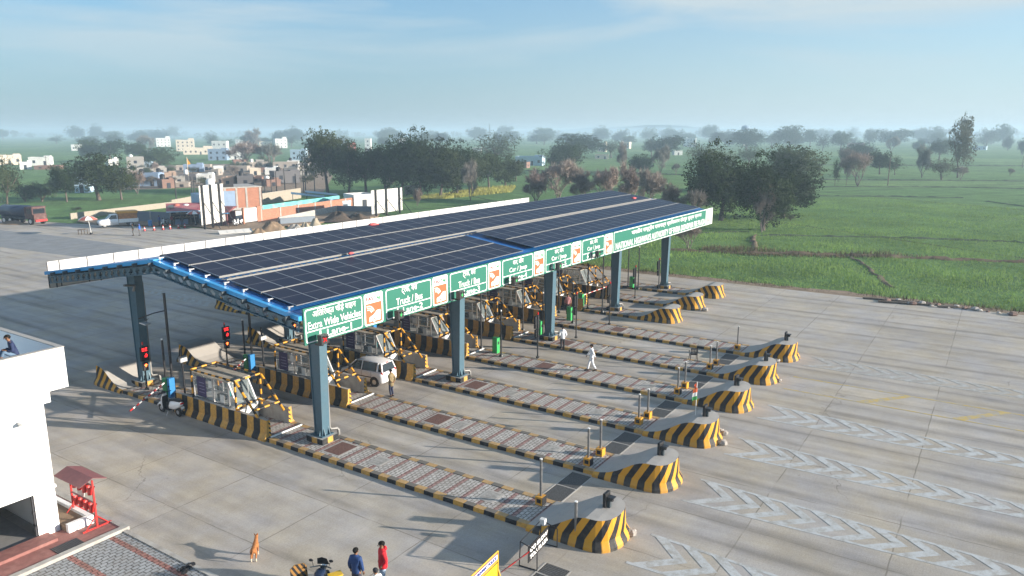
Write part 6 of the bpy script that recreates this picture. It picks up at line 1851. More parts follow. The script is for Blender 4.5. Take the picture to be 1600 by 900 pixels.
for (px,py,w,h,k,lab) in [
 (838,318,62,46,'bare','bare brown tree, first from the left above the canopy ridge'),
 (872,316,64,54,'bare','bare brown tree, second above the canopy ridge'),
 (908,320,52,48,'bare','bare brown tree, third above the canopy ridge'),
 (945,322,56,50,'bare','bare brown tree, fourth above the canopy ridge'),
 (982,326,66,60,'bare','bare brown tree, fifth and tallest above the canopy ridge'),
 (1014,332,60,56,'bare','bare brown tree, sixth above the canopy end'),
 (1046,338,54,44,'bare','bare brown tree, last on the right above the canopy end'),
 (735,314,34,52,'bare','bare pinkish tree before the right end of the grove'),
 (652,322,20,24,'bare','low bare bush right of the second hoarding'),
 (607,300,18,22,'bare','small bare tree just above the second hoarding'),
 (972,268,26,40,'bare','bare pinkish tree in the far green field'),
 (1032,274,32,38,'bare','bare pinkish tree right of the small dark domed one'),
 (1056,274,14,16,'bare2','tiny forked bare tree in the far field'),
 (215,303,40,30,'bare2','bare bush right of the broad forked tree'),
 (385,262,60,34,'bare2','bare grey tree inside the village'),
 (425,262,50,32,'bare2','second bare grey tree inside the village, right of the first'),
 (395,234,40,28,'bare','bare pinkish tree behind the village'),
 (232,238,30,22,'bare','bare pinkish tree left of the far cream house'),
 (1340,291,60,44,'bare2','bare fan shaped tree in the green field'),
 (1320,272,40,34,'bare2','bare leaning tree left of the lollipop one'),
 (1440,278,34,44,'bare','bare pinkish tree in the right fields'),
 (1501,281,28,18,'bare2','low bare bush at the foot of the tallest tree'),
 (1322,291,10,30,'bare2','thin bare sapling between lollipop and fan shaped trees'),
 (1392,240,22,22,'bare','far bare tree before the flat topped group'),
 (1578,275,12,10,'bare2','tiny bush in the field at the right edge')]:
    tree(px,py,w,h,k,lab,'bare tree' if 'bush' not in lab else 'bush','leafless trees', 'bare_tree')
for (px,py,w,h,lab) in [(40,315,44,34,'low green bush nearest the left edge tree'),(66,315,46,34,'low green bush second from the left edge'),(90,300,30,26,'small green bush behind the two low bushes'),
 (1235,345,14,12,'small bush at the foot of the rightmost huge tree'),(1378,262,14,8,'small far bush near the utility pole'),(120,330,14,8,'weed clump behind the low wall')]:
    tree(px,py,w,h,'shrub',lab,'bush','green bushes','bush')
# hazy rows of single trees nearer the horizon
zones = [(0,190,'at the far left'),(190,340,'behind the village left part'),(340,500,'behind the village right part'),(500,700,'behind the grove'),(700,860,'right behind the grove'),(860,1050,'over the canopy'),(1050,1230,'around the water tower'),(1230,1420,'behind the right fields'),(1420,1600,'at the far right')]
rr = random.Random(5)
owords = ['first','second','third','fourth','fifth','sixth','seventh','eighth','ninth','tenth','eleventh','twelfth','thirteenth']
for (a, b_, zn) in zones:
    n = int((b_-a)/17)
    xs = sorted(rr.uniform(a, b_) for _ in range(n))
    for i, x in enumerate(xs):
        yb = rr.uniform(217, 231); h = rr.uniform(13, 24)
        tree(x, yb, rr.uniform(18, 36), h, rr.choice(['broad','broad','sparse','dense']), 'hazy blue tree %s, %s from the left' % (zn, owords[min(i,12)]), 'tree', 'hazy trees near the horizon')
# far wood reading as one mass along the horizon
rr2 = np.random.default_rng(3); V = []
for i in range(520):
    px = rr2.uniform(-60, 1660); py = rr2.uniform(210.3, 216.5); b0 = at(px, py, 0); s = ppm(b0)
    W = rr2.uniform(7, 20)*s*rr2.uniform(.5,1); W = min(max(W, 8), 26); H = rr2.uniform(10, 24)
    m_ = 46; d = rr2.normal(size=(m_,3)); d /= np.linalg.norm(d,axis=1)[:,None]; d *= rr2.uniform(.5,1,(m_,1))
    p_ = np.c_[b0.x+d[:,0]*W/2, b0.y+d[:,1]*W/2, H*.55+d[:,2]*H*.45]
    a_ = rr2.normal(size=(m_,3)); b2_ = rr2.normal(size=(m_,3)); sz = H*.13
    V.append(np.stack([p_-a_*sz, p_+a_*sz, p_+b2_*sz], 1).reshape(-1,3))
V = np.concatenate(V)
o = bpy.data.objects.new('distant_wood', mesh_np('distant_wood', V, np.arange(len(V)), 3, M['leaf_m'])); col.objects.link(o)
tag(o, 'hazy belt of woodland along the whole horizon', 'wood', kind='stuff')
# faint hills, distance haze put into their bluish colour
g = MB(); a = None
hp = []
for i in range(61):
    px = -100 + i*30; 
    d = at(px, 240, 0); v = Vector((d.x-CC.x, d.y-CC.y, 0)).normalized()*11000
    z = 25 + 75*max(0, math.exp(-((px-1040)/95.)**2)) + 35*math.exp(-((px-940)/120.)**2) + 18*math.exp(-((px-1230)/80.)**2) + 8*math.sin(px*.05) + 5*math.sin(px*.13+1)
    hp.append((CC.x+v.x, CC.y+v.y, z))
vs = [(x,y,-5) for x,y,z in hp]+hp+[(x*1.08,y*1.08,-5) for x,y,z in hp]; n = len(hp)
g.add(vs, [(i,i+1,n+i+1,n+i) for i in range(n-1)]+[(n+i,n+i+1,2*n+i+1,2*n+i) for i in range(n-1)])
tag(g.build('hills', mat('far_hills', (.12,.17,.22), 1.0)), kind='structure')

# ------------------------------------------------------------------ houses
HC = {'white':(.66,.66,.64),'cream':(.60,.52,.42),'cement':(.30,.285,.26),'blue':(.22,.30,.42),'peach':(.40,.28,.21),'brick':(.22,.13,.10),'dust':(.33,.29,.25),'dark':(.12,.115,.12),'redw':(.45,.12,.09),'ltblue':(.42,.55,.66)}
for k_, c in HC.items(): M['h_'+k_] = mat('wall_'+k_, c, .85, scale=.5, amt=.12, dirt=(c[0]*.5,c[1]*.48,c[2]*.45), damt=.45, dscale=.5)
M['winblue'] = mat('window_dark', (.03,.035,.045), .3)
def house(px, py, w, h, c, label, name='village_house', rot=None, depth=None, fl=1, tank=False, tower=0.0, gz=None, wins=True):
    b_ = at(px, py, 0); s = ppm(b_); W = w*s*.93; H = h*s; D = depth or max(5, W*.6)
    rz = math.atan2(b_.x-CC.x, -(b_.y-CC.y))+math.pi/2 if False else -math.atan2(b_.x-CC.x, b_.y-CC.y)
    rz += rot if rot is not None else rr.uniform(-.35,.35)
    t = thing(name, label, 'house', (b_.x,b_.y,GZ), rz, 'village houses')
    m_ = M['h_'+c]
    g = MB(); g.box(-W/2,0,0,W/2,D,H); g.build('wall', m_, t)
    g = MB(); pz = min(.9, H*.18); wt = .2
    for q in ((-W/2-.05,-.05,W/2+.05,.15),(-W/2-.05,D-.15,W/2+.05,D+.05),(-W/2-.05,.15,-W/2+.15,D-.15),(W/2-.15,.15,W/2+.05,D-.15)): g.box(q[0],q[1],H-.12,q[2],q[3],H+pz)
    g.build('parapet', m_, t)
    if tower:
        g = MB(); tw = W*.3; x = W*.18*(1 if tower > 0 else -1); g.box(x,D*.3,H,x+tw,D*.8,H+abs(tower)*s); g.build('stair_head', m_, t)
    if tank:
        g = MB(); g.tube([(-W*.25,D*.5,H+.3),(-W*.25,D*.5,H+1.5),(-W*.25,D*.5,H+1.75)], [.7,.7,.3], 10); g.build('water_tank', M['white'] if int(px)%2 else M['bblack'], t)
    if wins:
        nf = max(1, round(H/3.2)); nw = max(1, min(6, int(W/3.2)))
        for f_ in range(nf):
            for i in range(nw):
                x = -W/2+W*(i+.5)/nw; z = (f_+.35)*H/nf; 
                g = MB(); door = (f_ == 0 and i == nw//2)
                if door: g.box(x-.5,-.04,0.02,x+.5,.0-.002,min(2.1,H*.7))
                else: g.box(x-.55,-.04,z,x+.55,-.002,z+min(1.3,H/nf*.42))
                g.build('door' if door else 'window', M['winblue'], t)
        for sx in (-1,1):
            g = MB(); x = sx*W/2; g.box(min(x+sx*.002,x+sx*.04),D*.4,H*.35,max(x+sx*.002,x+sx*.04),D*.4+1.1,H*.35+min(1.2,H*.3)); g.build('window', M['winblue'], t)
    return t
for a in [
 (16,257,34,13,'cream','cream long house at the left edge behind the thin tree',.1,2,0),
 (40,264,16,10,'white','small white house right of the cream one at the left'),
 (62,258,32,11,'white','white house with roof clutter in the far left field'),
 (73,264,38,5,'brick','low brick yard wall house below the far left white house'),
 (119,235,14,8,'white','tiny white house seen between far left trees'),
 (128,300,22,26,'ltblue','pale blue house behind the narrow green tree'),
 (178,258,16,9,'white','small white house peeping left of the cement house'),
 (213,268,26,20,'cement','cement house with a tall stair block, left of the flag'),
 (238,272,46,9,'cement','long low cement house behind the peach one'),
 (228,290,42,17,'blue','faded blue walled house below the cement one'),
 (258,284,36,13,'peach','peach coloured flat roofed house right of the blue one'),
 (264,293,20,12,'brick','dark brick shed before the peach house'),
 (256,229,22,12,'white','far white house with a pointed top, left of the cream row'),
 (290,236,28,16,'cream','far cream house with roof rooms, the left end of its row'),
 (310,241,46,9,'cream','long far cream house behind a white wall'),
 (343,237,24,15,'white','far white stepped house right of the cream row'),
 (376,227,16,8,'white','tiny far white house above the big blue grey one'),
 (340,250,30,15,'blue','blue grey blank walled house in the village'),
 (368,249,28,16,'white','white two storey house beside the blue grey one'),
 (415,231,20,9,'cream','far cream house right of the bare village tree'),
 (440,231,20,13,'white','far white house with a balcony left of the grove'),
 (466,250,26,14,'ltblue','white and pale blue house left of the grove'),
 (489,247,16,12,'cream','cream house touching the left edge of the grove'),
 (320,284,26,11,'white','white arcaded house behind the first hoarding'),
 (297,281,34,8,'dark','dark roofed shed left of the arcaded house'),
 (302,268,30,10,'blue','dull blue shed behind the yellow flag'),
 (284,291,22,6,'dust','mud coloured hut below the yellow flag'),
 (384,290,26,14,'dark','dark stone house with bright blue sheet, behind the first hoarding'),
 (356,290,20,12,'peach','mud house left of the dark stone one'),
 (428,290,24,9,'brick','brick shed before the dark stone house'),
 (424,272,20,9,'white','little white house with two openings in the village middle'),
 (450,285,44,16,'dark','dark long house behind the black posts'),
 (470,274,34,8,'cement','low cement house behind the dark long one'),
 (405,262,40,8,'dust','brown low house row, left half, behind the village'),
 (446,262,40,8,'dust','brown low house row, right half, behind the village'),
 (492,262,24,8,'cement','small cement house against the grove'),
 (370,268,34,8,'dust','brown low house right of the dull blue shed'),
 (548,240,18,14,'redw','red and white house seen through the grove top'),
 (575,236,10,18,'white','narrow white tower house seen through the grove'),
 (560,262,26,12,'cream','cream house seen between grove trunks, left'),
 (612,258,24,12,'peach','peach house seen between grove trunks, right'),
 (640,302,18,10,'dust','small hut under the tall dark pair of trees'),
 (826,258,46,12,'ltblue','pale blue and white long shed right of the grove'),
 (812,262,24,8,'brick','brown low shed left of the pale blue one'),
 (940,237,14,12,'cream','far cream house between hazy trees over the canopy'),
 (975,232,18,9,'cream','far cream house right of the first, over the canopy'),
 (1077,229,20,12,'white','far white stepped house with terrace over the canopy'),
 (1060,242,14,6,'white','tiny far white hut below the terrace house'),
 (1336,230,26,6,'brick','far low brick hut in the right fields'),
 (1530,234,20,5,'ltblue','far pale sheet shed at the far right'),
 (940,248,22,6,'cream','low cream wall house in haze over the canopy'),
 (745,240,14,8,'white','tiny white house hazy behind the grove right end'),
 (630,224,12,7,'white','tiny far white house above the grove')]:
    house(*a[:6], rot=a[6] if len(a) > 6 else None, fl=1, tank=(int(a[0])%3 == 0), tower=(4 if int(a[0])%2 == 0 and a[3] > 8 else 0))

vr = random.Random(9)
small = sorted([(vr.uniform(335,505), vr.uniform(254,292)) for _ in range(20)] + [(vr.uniform(205,335), vr.uniform(262,288)) for _ in range(8)])
lab_r = ['back','middle','front']
rows_ = {0:[],1:[],2:[]}
for x, y in small: rows_[0 if y < 265 else 1 if y < 279 else 2].append((x,y))
tens = ['','twenty-']
for r_i, L_ in rows_.items():
    for i, (x, y) in enumerate(sorted(L_)):
        cc = vr.choice(['dust','dust','brick','cement','cement','cream','cream','white','white','ltblue'])
        word = (owords + ['fourteenth','fifteenth','sixteenth','seventeenth','eighteenth'])[i]
        house(x, y, vr.uniform(11,24), vr.uniform(5,9), cc, 'low %s walled hut in the %s row of the village, %s from the left' % ({'dust':'mud','brick':'brick','cement':'cement','dark':'dark','cream':'cream','peach':'peach','white':'white','ltblue':'pale blue'}[cc], lab_r[r_i], word), tank=vr.random()<.3, name='village_hut')
for i in range(30):
    x = vr.uniform(215, 500); y = vr.uniform(255, 292)
    tree(x, y, vr.uniform(12,22), vr.uniform(9,18), vr.choice(['shrub','sparse','bare2']), 'small scrubby tree among the village huts, %s planted' % (owords+['fourteenth'])[i] if False else 'small scrubby tree or bush growing between the village huts', 'tree', 'scrub between the village huts')
# water tower
b_ = at(1163,228,0); s = ppm(b_); t = thing('water_tower', 'far round water tower on a pale shaft, rising from hazy trees', 'water tower', (b_.x,b_.y,0))
g = MB(); H = 22*s; g.tube([(0,0,0),(0,0,H)], [4*s*.4,3.4*s*.4], 12); g.build('shaft', M['h_cream'], t)
g = MB(); g.tube([(0,0,H),(0,0,H+2*s),(0,0,H+6*s),(0,0,H+8.5*s),(0,0,H+9.4*s)], [3*s,6.3*s,6.3*s,5*s,1*s], 16); g.build('tank', M['h_blue'], t)
b_ = at(765,220,0); s = ppm(b_); t = thing('lattice_mast', 'thin lattice mast on the horizon', 'mast', (b_.x,b_.y,0))
g = MB(); H = 26*s
for sx in (-1,1):
    for sy in (-1,1): g.tube([(sx*1.6,sy*1.6,0),(sx*.4,sy*.4,H)], .28, 4)
for i in range(12):
    z = H*i/12; w = 1.6-1.2*i/12; g.tube([(-w,-w,z),(w,-w,z+H/12)], .2, 4); g.tube([(-w,w,z),(-w,-w,z+H/12)], .2, 4)
g.build('mast', M['steel_dark'], t)
# utility poles
for (px,py,h,lab) in [(1387,290,44,'wooden utility pole in the green field'),(1597,262,18,'utility pole at the right picture edge'),(73,262,18,'utility pole by the far left houses')]:
    b_ = at(px,py,GZ); s = ppm(b_); t = thing('utility_pole', lab, 'pole', (b_.x,b_.y,GZ), 0, 'utility poles')
    g = MB(); g.tube([(0,0,0),(0,0,h*s)], [.16,.11], 8); g.build('shaft', M['bark'], t); g = MB(); g.box(-.8,-.05,h*s-.6,.8,.05,h*s-.48); g.build('crossarm', M['steel_dark'], t)
# black steel posts standing round the compound
i = 0
for (px,py,h) in [(276,316,38),(301,312,36),(305,311,34),(415,311,42),(425,309,36),(433,308,40),(446,308,44),(463,306,34),(475,304,38),(478,303,34),(492,300,32),(330,300,26),(398,306,30)]:
    b_ = at(px,py,GZ); s = ppm(b_); t = thing('steel_post', 'thin black steel post behind the hoardings, %s from the left' % owords[[276,301,305,330,398,415,425,433,446,463,475,478,492].index(px)], 'post', (b_.x,b_.y,GZ), 0, 'black steel posts around the compound')
    g = MB(); g.tube([(0,0,0),(0,0,h*s)], [.13,.10], 6); g.build('shaft', M['poleblk'], t); g = MB(); g.box(-.2,-.2,0,.2,.2,.1); g.build('base_plate', M['poleblk'], t)
# yellow flag on a mast
b_ = at(295,284,0); s = ppm(b_); t = thing('yellow_flag', 'yellow triangular pennant on a tall pole above the village', 'flag', (b_.x,b_.y,0))
g = MB(); g.tube([(0,0,0),(0,0,38*s)], .09, 6); g.build('pole', M['h_cream'], t)
g = MB(); g.add([(0,0,37*s),(0,0,26*s),(4*s,-.6,27.5*s),(0.02,.03,37*s),(0.02,.03,26*s),(4*s,-.57,27.5*s)], [(0,1,2),(5,4,3)]); g.build('cloth', M['byellow'], t)

# ------------------------------------------------------------------ compound walls, sheds, hoardings
def wall(name, a, b_, h, mt, label, th=.24, caps=None, z=GZ, cat='wall', posts=None):
    A = at(*a, 0); B = at(*b_, 0); L = math.hypot(B.x-A.x, B.y-A.y)
    t = thing(name, label, cat, (A.x,A.y,z), math.atan2(B.y-A.y, B.x-A.x))
    g = MB(); g.box(0,-th/2,0,L,th/2,h); g.build('wall', M[mt], t)
    if posts:
        n = int(L/posts)
        for i in range(n+1):
            g = MB(); x = L*i/n; g.box(x-.16,-th/2-.05,0,x+.16,th/2+.05,h+.08); g.build('pier', M[caps or 'conc_grey'], t)
    return t
wall('boundary_wall', (110,341), (268,322), 1.1, 'sandwall' if 'sandwall' in M else (M.setdefault('sandwall', mat('sand_wall', (.30,.265,.215), .9, dirt=(.2,.17,.13), damt=.4)) and 'sandwall'), 'long low sand coloured wall behind the white pickup')
wall('boundary_wall', (268,322), (330,310), 1.5, 'sandwall', 'sand coloured wall passing behind the tea stall roof')
wall('grey_fence', (205,345), (268,348), 2.0, 'tinfence' if 'tinfence' in M else (M.setdefault('tinfence', mat('grey_tin', (.15,.18,.22), .5, .2, amt=.1)) and 'tinfence'), 'grey sheet fence between the pickup and the tea stall', th=.08, cat='fence', posts=3.0)
wall('brick_wall', (408,345), (582,318), 2.1, 'brick', 'long red brick compound wall right of the brick house', posts=4.5)
wall('compound_wall', (436,349), (526,330), 1.3, 'conc_grey', 'low grey wall in front of the brick compound wall', posts=None)
wall('compound_wall', (526,330), (582,331), 1.3, 'tinfence', 'dark low wall beside the soil heap, touching the second hoarding')
wall('compound_wall', (438,350), (492,346), 1.2, 'tinfence', 'dark low wall above the sand heaps')
wall('rear_wall', (410,318), (470,308), 2.4, 'sandwall', 'pale wall standing behind the black posts')
wall('painted_wall', (410,333), (530,316), 1.7, 'turq' if 'turq' in M else (M.setdefault('turq', mat('turquoise_paint', (.12,.42,.42), .6, amt=.3, scale=.7, dirt=(.4,.35,.3), damt=.7, dscale=.4)) and 'turq'), 'turquoise and pink painted low wall inside the brick compound')
# blue netting / solar sheets inside the compound
for (px,py,lab) in ((482,312,'dark blue sheet roof inside the compound, left one'),(503,309,'dark blue sheet roof inside the compound, right one')):
    b_ = at(px,py+6,0); t = thing('sheet_roof', lab, 'shelter', (b_.x,b_.y,GZ), R(50))
    g = MB(); g.add([(-2.6,-3.5,1.7),(2.6,-3.5,1.7),(2.6,3.5,2.6),(-2.6,3.5,2.6),(-2.6,-3.5,1.62),(2.6,-3.5,1.62),(2.6,3.5,2.52),(-2.6,3.5,2.52)], [(0,1,2,3),(7,6,5,4),(0,4,5,1),(1,5,6,2),(2,6,7,3),(3,7,4,0)]); g.build('roof', M['h_darkblue'] if 'h_darkblue' in M else M.setdefault('h_darkblue', mat('blue_sheet', (.05,.12,.20), .4)), t)
    for x in (-2.4,2.4):
        for y,z in ((-3.2,1.65),(3.2,2.5)): g = MB(); g.tube([(x,y,0),(x,y,z)],.05,5); g.build('post', M['steel_dark'], t)
house(540,325,20,11,'h' if False else 'ltblue','turquoise site cabin inside the brick compound', name='site_cabin', rot=.5, wins=True)
house(570,322,38,17,'white','white flat roofed building behind the brick compound wall', name='site_building', rot=.45)
# brick house with blue painted room
A = at(352,345,0); B = at(411,341,0); L = math.hypot(B.x-A.x,B.y-A.y)
t = thing('brick_house', 'two storey red brick house with a pale blue room, beside the first hoarding', 'house', (A.x,A.y,0), math.atan2(B.y-A.y,B.x-A.x))
s = ppm(A); g = MB(); H1 = 19*s; H2 = 50*s
g.box(0,0,H1,L,8,H2); g.build('upper_wall', M['brick'], t)
g = MB(); g.box(0,.6,0,L*.72,8,H1); g.build('lower_wall', M['h_white'], t)
for x in (.05*L,.34*L,.60*L,.965*L):
    g = MB(); g.box(x-.16,-.06,0 if x > .5*L else H1,x+.16,.0,H2); g.build('pillar', M['conc_grey'], t)
g = MB(); g.box(-.1,-.12,H1-.35,L+.1,8.1,H1+.0); g.box(-.1,-.1,H2,L+.1,8.1,H2+.18); g.build('floor_slab', M['conc_grey'], t)
g = MB(); g.box(.0-.3,-.10,H1+2*s,.30*L,-.062,H2-4*s); g.build('blue_panel', M['h_blue'], t)
g = MB(); g.tube([(-1.2,3,H2),(-1.2,3,H2+1.3),(-1.2,3,H2+1.6)], [.75,.75,.3], 12); g.build('water_tank', M['white'], t)
g = MB(); g.box(-3.6,0,H1*.2,-.2,7,H2-1); g.build('side_room', M['h_ltblue'], t)
g = MB(); g.box(-1.0,.5,H2-.6,2.0,1.0,H2+.7); g.build('sign_back', M['bblack'], t)
# tin gate shed with maroon roof
A = at(356,352,0); t = thing('maroon_shed', 'open shed with maroon sheet gable roof right of the first hoarding', 'shed', (A.x,A.y,0), math.atan2(B.y-A.y,B.x-A.x)+.1)
g = MB(); g.box(0,0,0,.2,4,2.1); g.box(2.6,0,0,2.9,4,2.1); g.box(0,3.8,0,2.9,4,2.1); g.build('wall', M['maroon'], t)
g = MB(); g.add([(-.3,-.4,2.1),(1.5,-.4,2.9),(3.2,-.4,2.9),(3.2,4.2,2.9),(1.5,4.2,2.9),(-.3,4.2,2.1)], [(0,1,4,5),(1,2,3,4),(0,1,2)]); g.build('roof', M['maroon'], t)
g = MB(); g.box(-.9,-.5,2.0,-.1,4,2.08); g.build('blue_sheet', M['trim'], t)
A = at(382,350,0); B2 = at(402,347,0)
t = thing('white_gate', 'white ribbed sheet gate in a brick frame below the brick house', 'gate', (A.x,A.y,0), math.atan2(B2.y-A.y,B2.x-A.x)); L = math.hypot(B2.x-A.x,B2.y-A.y)
g = MB(); g.box(0,-.04,.25,L,.04,2.5)
for i in range(int(L/.3)): g.box(i*.3,-.07,.25,i*.3+.05,-.041,2.5)
g.build('leaf', M['white'], t)
g = MB(); g.box(-.3,-.15,0,0,.15,2.7); g.box(L,-.15,0,L+.9,.15,2.7); g.build('brick_jamb', M['brick'], t)
# tea stall
A = at(268,352,0); B = at(312,350,0); L = math.hypot(B.x-A.x,B.y-A.y)
t = thing('tea_stall', 'roadside stall with a red sheet roof and blue edge, goods on shelves inside', 'stall', (A.x,A.y,0), math.atan2(B.y-A.y,B.x-A.x))
g = MB(); g.box(0,3.4,0,L,3.5,2.7); g.box(0,0,0,.1,3.4,2.7); g.box(L-.1,0,0,L,3.4,2.7); g.build('wall', M['dark'], t)
for x in (.05,L*.35,L*.7,L-.05): g = MB(); g.tube([(x,-.1,0),(x,-.1,2.6)],.05,6); g.build('post', M['h_cement'], t)
g = MB(); g.add([(-.6,-1.0,2.45),(L+.5,-1.0,2.45),(L+.5,3.8,3.3),(-.6,3.8,3.3),(-.6,-1.0,2.37),(L+.5,-1.0,2.37),(L+.5,3.8,3.22),(-.6,3.8,3.22)], [(0,1,2,3),(7,6,5,4),(0,4,5,1),(1,5,6,2),(2,6,7,3),(3,7,4,0)]); g.build('roof', M.setdefault('stallroof', mat('faded_red_sheet', (.36,.09,.10), .6, dirt=(.45,.4,.36), damt=.35, dscale=.6)), t)
g = MB(); g.box(-.62,-1.04,2.2,L+.52,-1.0,2.4); g.build('blue_edge', M['h_ltblue'], t)
for z in (.9,1.5,2.0):
    g = MB(); g.box(.2,2.6,z,L-.2,3.2,z+.04); sh = g.build('shelf', M['h_cream'], t)
    g = MB(); x = .3
    rg = random.Random(int(z*10))
    while x < L-.5:
        w = rg.uniform(.1,.35); g.box(x,2.7,z+.041,x+w,3.0,z+rg.uniform(.15,.4)); x += w+rg.uniform(.02,.2)
    gd = g.build('goods', M.setdefault('goods', mat('mixed_goods', (.40,.28,.18), .5, scale=2.5, amt=.7)), sh); gd['kind'] = 'stuff'
g = MB(); g.box(.3,.3,0,L*.6,.9,.85); g.build('counter', M['h_blue'], t)
for (x,y,z,c) in ((.5,.5,3.0,'h_cream'),(2.2,1.5,3.05,'h_redw'),(3.5,.8,2.95,'white')):
    g = MB(); g.ball((0,0,0),(.55,.5,.3),8,5); o = g.build('sack', M[c]); o.location = t.location + Vector((x,y,z)); tag(o, {'h_cream':'cream bundle lying on the stall roof','h_redw':'reddish bundle lying on the stall roof','white':'white bundle lying on the stall roof'}[c], 'bundle')
def parasol(px, py, label, sc=1.0):
    p = at(px,py,.01); t = thing('parasol', label, 'parasol', (p.x,p.y,.01), 0, 'red and white street parasols')
    g = MB(); g.tube([(0,0,0),(-.25*sc,0,2.4*sc)], .035, 6); g.build('pole', M['white'], t)
    g = MB(); n = 8
    for i in range(n):
        a0, a1 = 2*math.pi*i/n, 2*math.pi*(i+1)/n
        c = (-.25*sc,0,2.55*sc); e = [(c[0]+1.25*sc*math.cos(a),1.25*sc*math.sin(a),2.05*sc) for a in (a0,a1)]; m1 = [(c[0]+.7*sc*math.cos(a),.7*sc*math.sin(a),2.40*sc) for a in (a0,a1)]
        g.add([c]+m1+e, [(0,1,2),(1,3,4,2)], i%2)
    g.build('canopy', [M['h_redw'], M['white']], t)
    g = MB(); g.tube([(0,0,0),(0,0,.25)], [.25,.2], 10); g.build('base', M['bblack'], t)
    return t
parasol(143,366,'red and white parasol standing open on the far concrete road',1.1); parasol(306,352,'red and white parasol at the right front of the tea stall',.95)
p = at(130,366,.0); t = thing('table', 'small brown wooden table left of the parasol on the road', 'table', (p.x,p.y,0), .3)
g = MB(); g.box(-.6,-.35,.7,.6,.35,.76); g.build('table_top', M['bark'], t)
for x in (-.54,.54):
    for y in (-.3,.3): g = MB(); g.box(x-.04,y-.04,0,x+.04,y+.04,.7); g.build('leg', M['bark'], t)
for (px,py,lab) in ((226,361,'first'),(241,360,'second'),(255,359,'third'),(266,358,'fourth'),(279,357,'fifth'),(289,356,'sixth')):
    p = at(px,py,.03); t = thing('traffic_cone', 'red traffic cone on the road before the stall, %s from the left' % lab, 'cone', (p.x,p.y,.03), 0, 'traffic cones before the tea stall')
    g = MB(); g.tube([(0,0,.03),(0,0,.72)], [.19,.04], 10); g.build('cone', M['red'], t); g = MB(); g.box(-.25,-.25,0,.25,.25,.035); g.build('base', M['bblack'], t); g = MB(); g.tube([(0,0,.35),(0,0,.5)], [.13,.10], 10); g.build('white_band', M['white'], t)
# hoardings seen from behind
def hoarding(a, b_, h, label, lean=0.0, posts=(.08,.42,.78)):
    A = at(*a,0); B = at(*b_,0); L = math.hypot(B.x-A.x,B.y-A.y); s = ppm(A); H = h*s
    t = thing('hoarding', label, 'hoarding', (A.x,A.y,0), math.atan2(B.y-A.y,B.x-A.x), 'white hoardings seen from behind')
    g = MB(); g.box(0,.12,H*.10,L,.17,H); g.build('panel', M['white_panel'], t)
    g = MB()
    for i in range(1,6): g.box(0,.10,H*.10+H*.9*i/6-.03,L,.118,H*.10+H*.9*i/6+.03)
    for i in range(1,9): g.box(L*i/9-.012,.108,H*.10,L*i/9+.012,.119,H)
    g.build('ribs', M['h_cement'], t)
    for f_ in posts:
        g = MB(); x = L*f_; g.box(x-.11,-.2,0,x+.11,.10,H*1.01); g.build('post', M['poleblk'], t)
        g = MB(); g.tube([(x,-.2,H*.62),(x+.4,-2.6,.1)], .06, 5); g.build('stay', M['poleblk'], t)
    return t
hoarding((317,359),(354,352),68,'tall white hoarding with three black posts beside the tea stall')
hoarding((582,339),(630,332),41,'white hoarding with three black posts above the rear canopy edge', posts=(.12,.45,.88))
# heaps
def heap(px, py, w, h, mt, label, name='earth_heap', seed=1):
    p = at(px,py,0); s = ppm(p); W = w*s/2; H = h*s; r_ = random.Random(seed)
    g = MB(); n, m_ = 22, 7; vs = [(0,0,H)]
    ph = [r_.uniform(0,6) for _ in range(6)]
    for i in range(1,m_+1):
        f_ = i/m_
        for k in range(n):
            a = 2*math.pi*k/n; q = 1+.18*math.sin(a*2+ph[0])+.12*math.sin(a*5+ph[1])
            vs.append((W*f_*q*math.cos(a)*1.0, W*.55*f_*q*math.sin(a), H*(math.cos(f_*math.pi)*.5+.5)*(1+.25*math.sin(a*3+ph[2]+f_*5))+r_.uniform(-.05,.08)*H*(1-f_)))
    fs = [(0,1+k,1+(k+1)%n) for k in range(n)]
    for i in range(m_-1):
        for k in range(n): fs.append((1+i*n+k,1+(i+1)*n+k,1+(i+1)*n+(k+1)%n,1+i*n+(k+1)%n))
    g.add(vs, fs, 0, sm=True); o = g.build(name, M[mt]); o.location = (p.x,p.y,-.02); o.rotation_euler = (0,0,R(-55)); return tag(o, label, 'heap')
heap(425,362,52,15,'earth','large brown earth heap right of the first hoarding',seed=1)
heap(405,366,36,9,'earth','grassy earth heap at the foot of the first hoarding',seed=2)
heap(462,359,34,8,'stone','heap of pale broken stone above the rear canopy edge','stone_heap',3)
heap(478,357,22,9,'sand','small sand heap right of the stone heap','sand_heap',4)
heap(493,354,28,12,'sand','larger sand heap left of the dark soil','sand_heap',5)
heap(530,344,70,12,'soil','long dark soil heap left of the second hoarding',seed=6)
heap(560,344,50,10,'soil','dark soil heap touching the second hoarding',seed=7)
heap(232,338,34,7,'earth','brown brushwood heap behind the grey fence','brush_heap',8)
heap(20,350,60,5,'earth','earth bank behind the red tanker truck',seed=9)
# white panels lying by the hoarding
p = at(368,362,.2); g = MB(); g.box(-2.5,-.5,0,2.5,.5,.12)
for i in range(1,4): g.box(-2.5+i*1.25-.02,-.52,.12,-2.5+i*1.25+.02,.52,.16)
o = g.build('fallen_panel', M['white_panel']); o.location = (p.x,p.y,.2); o.rotation_euler = (R(25),0,R(-20)); tag(o, 'white ribbed panel lying on the earth right of the first hoarding', 'panel')
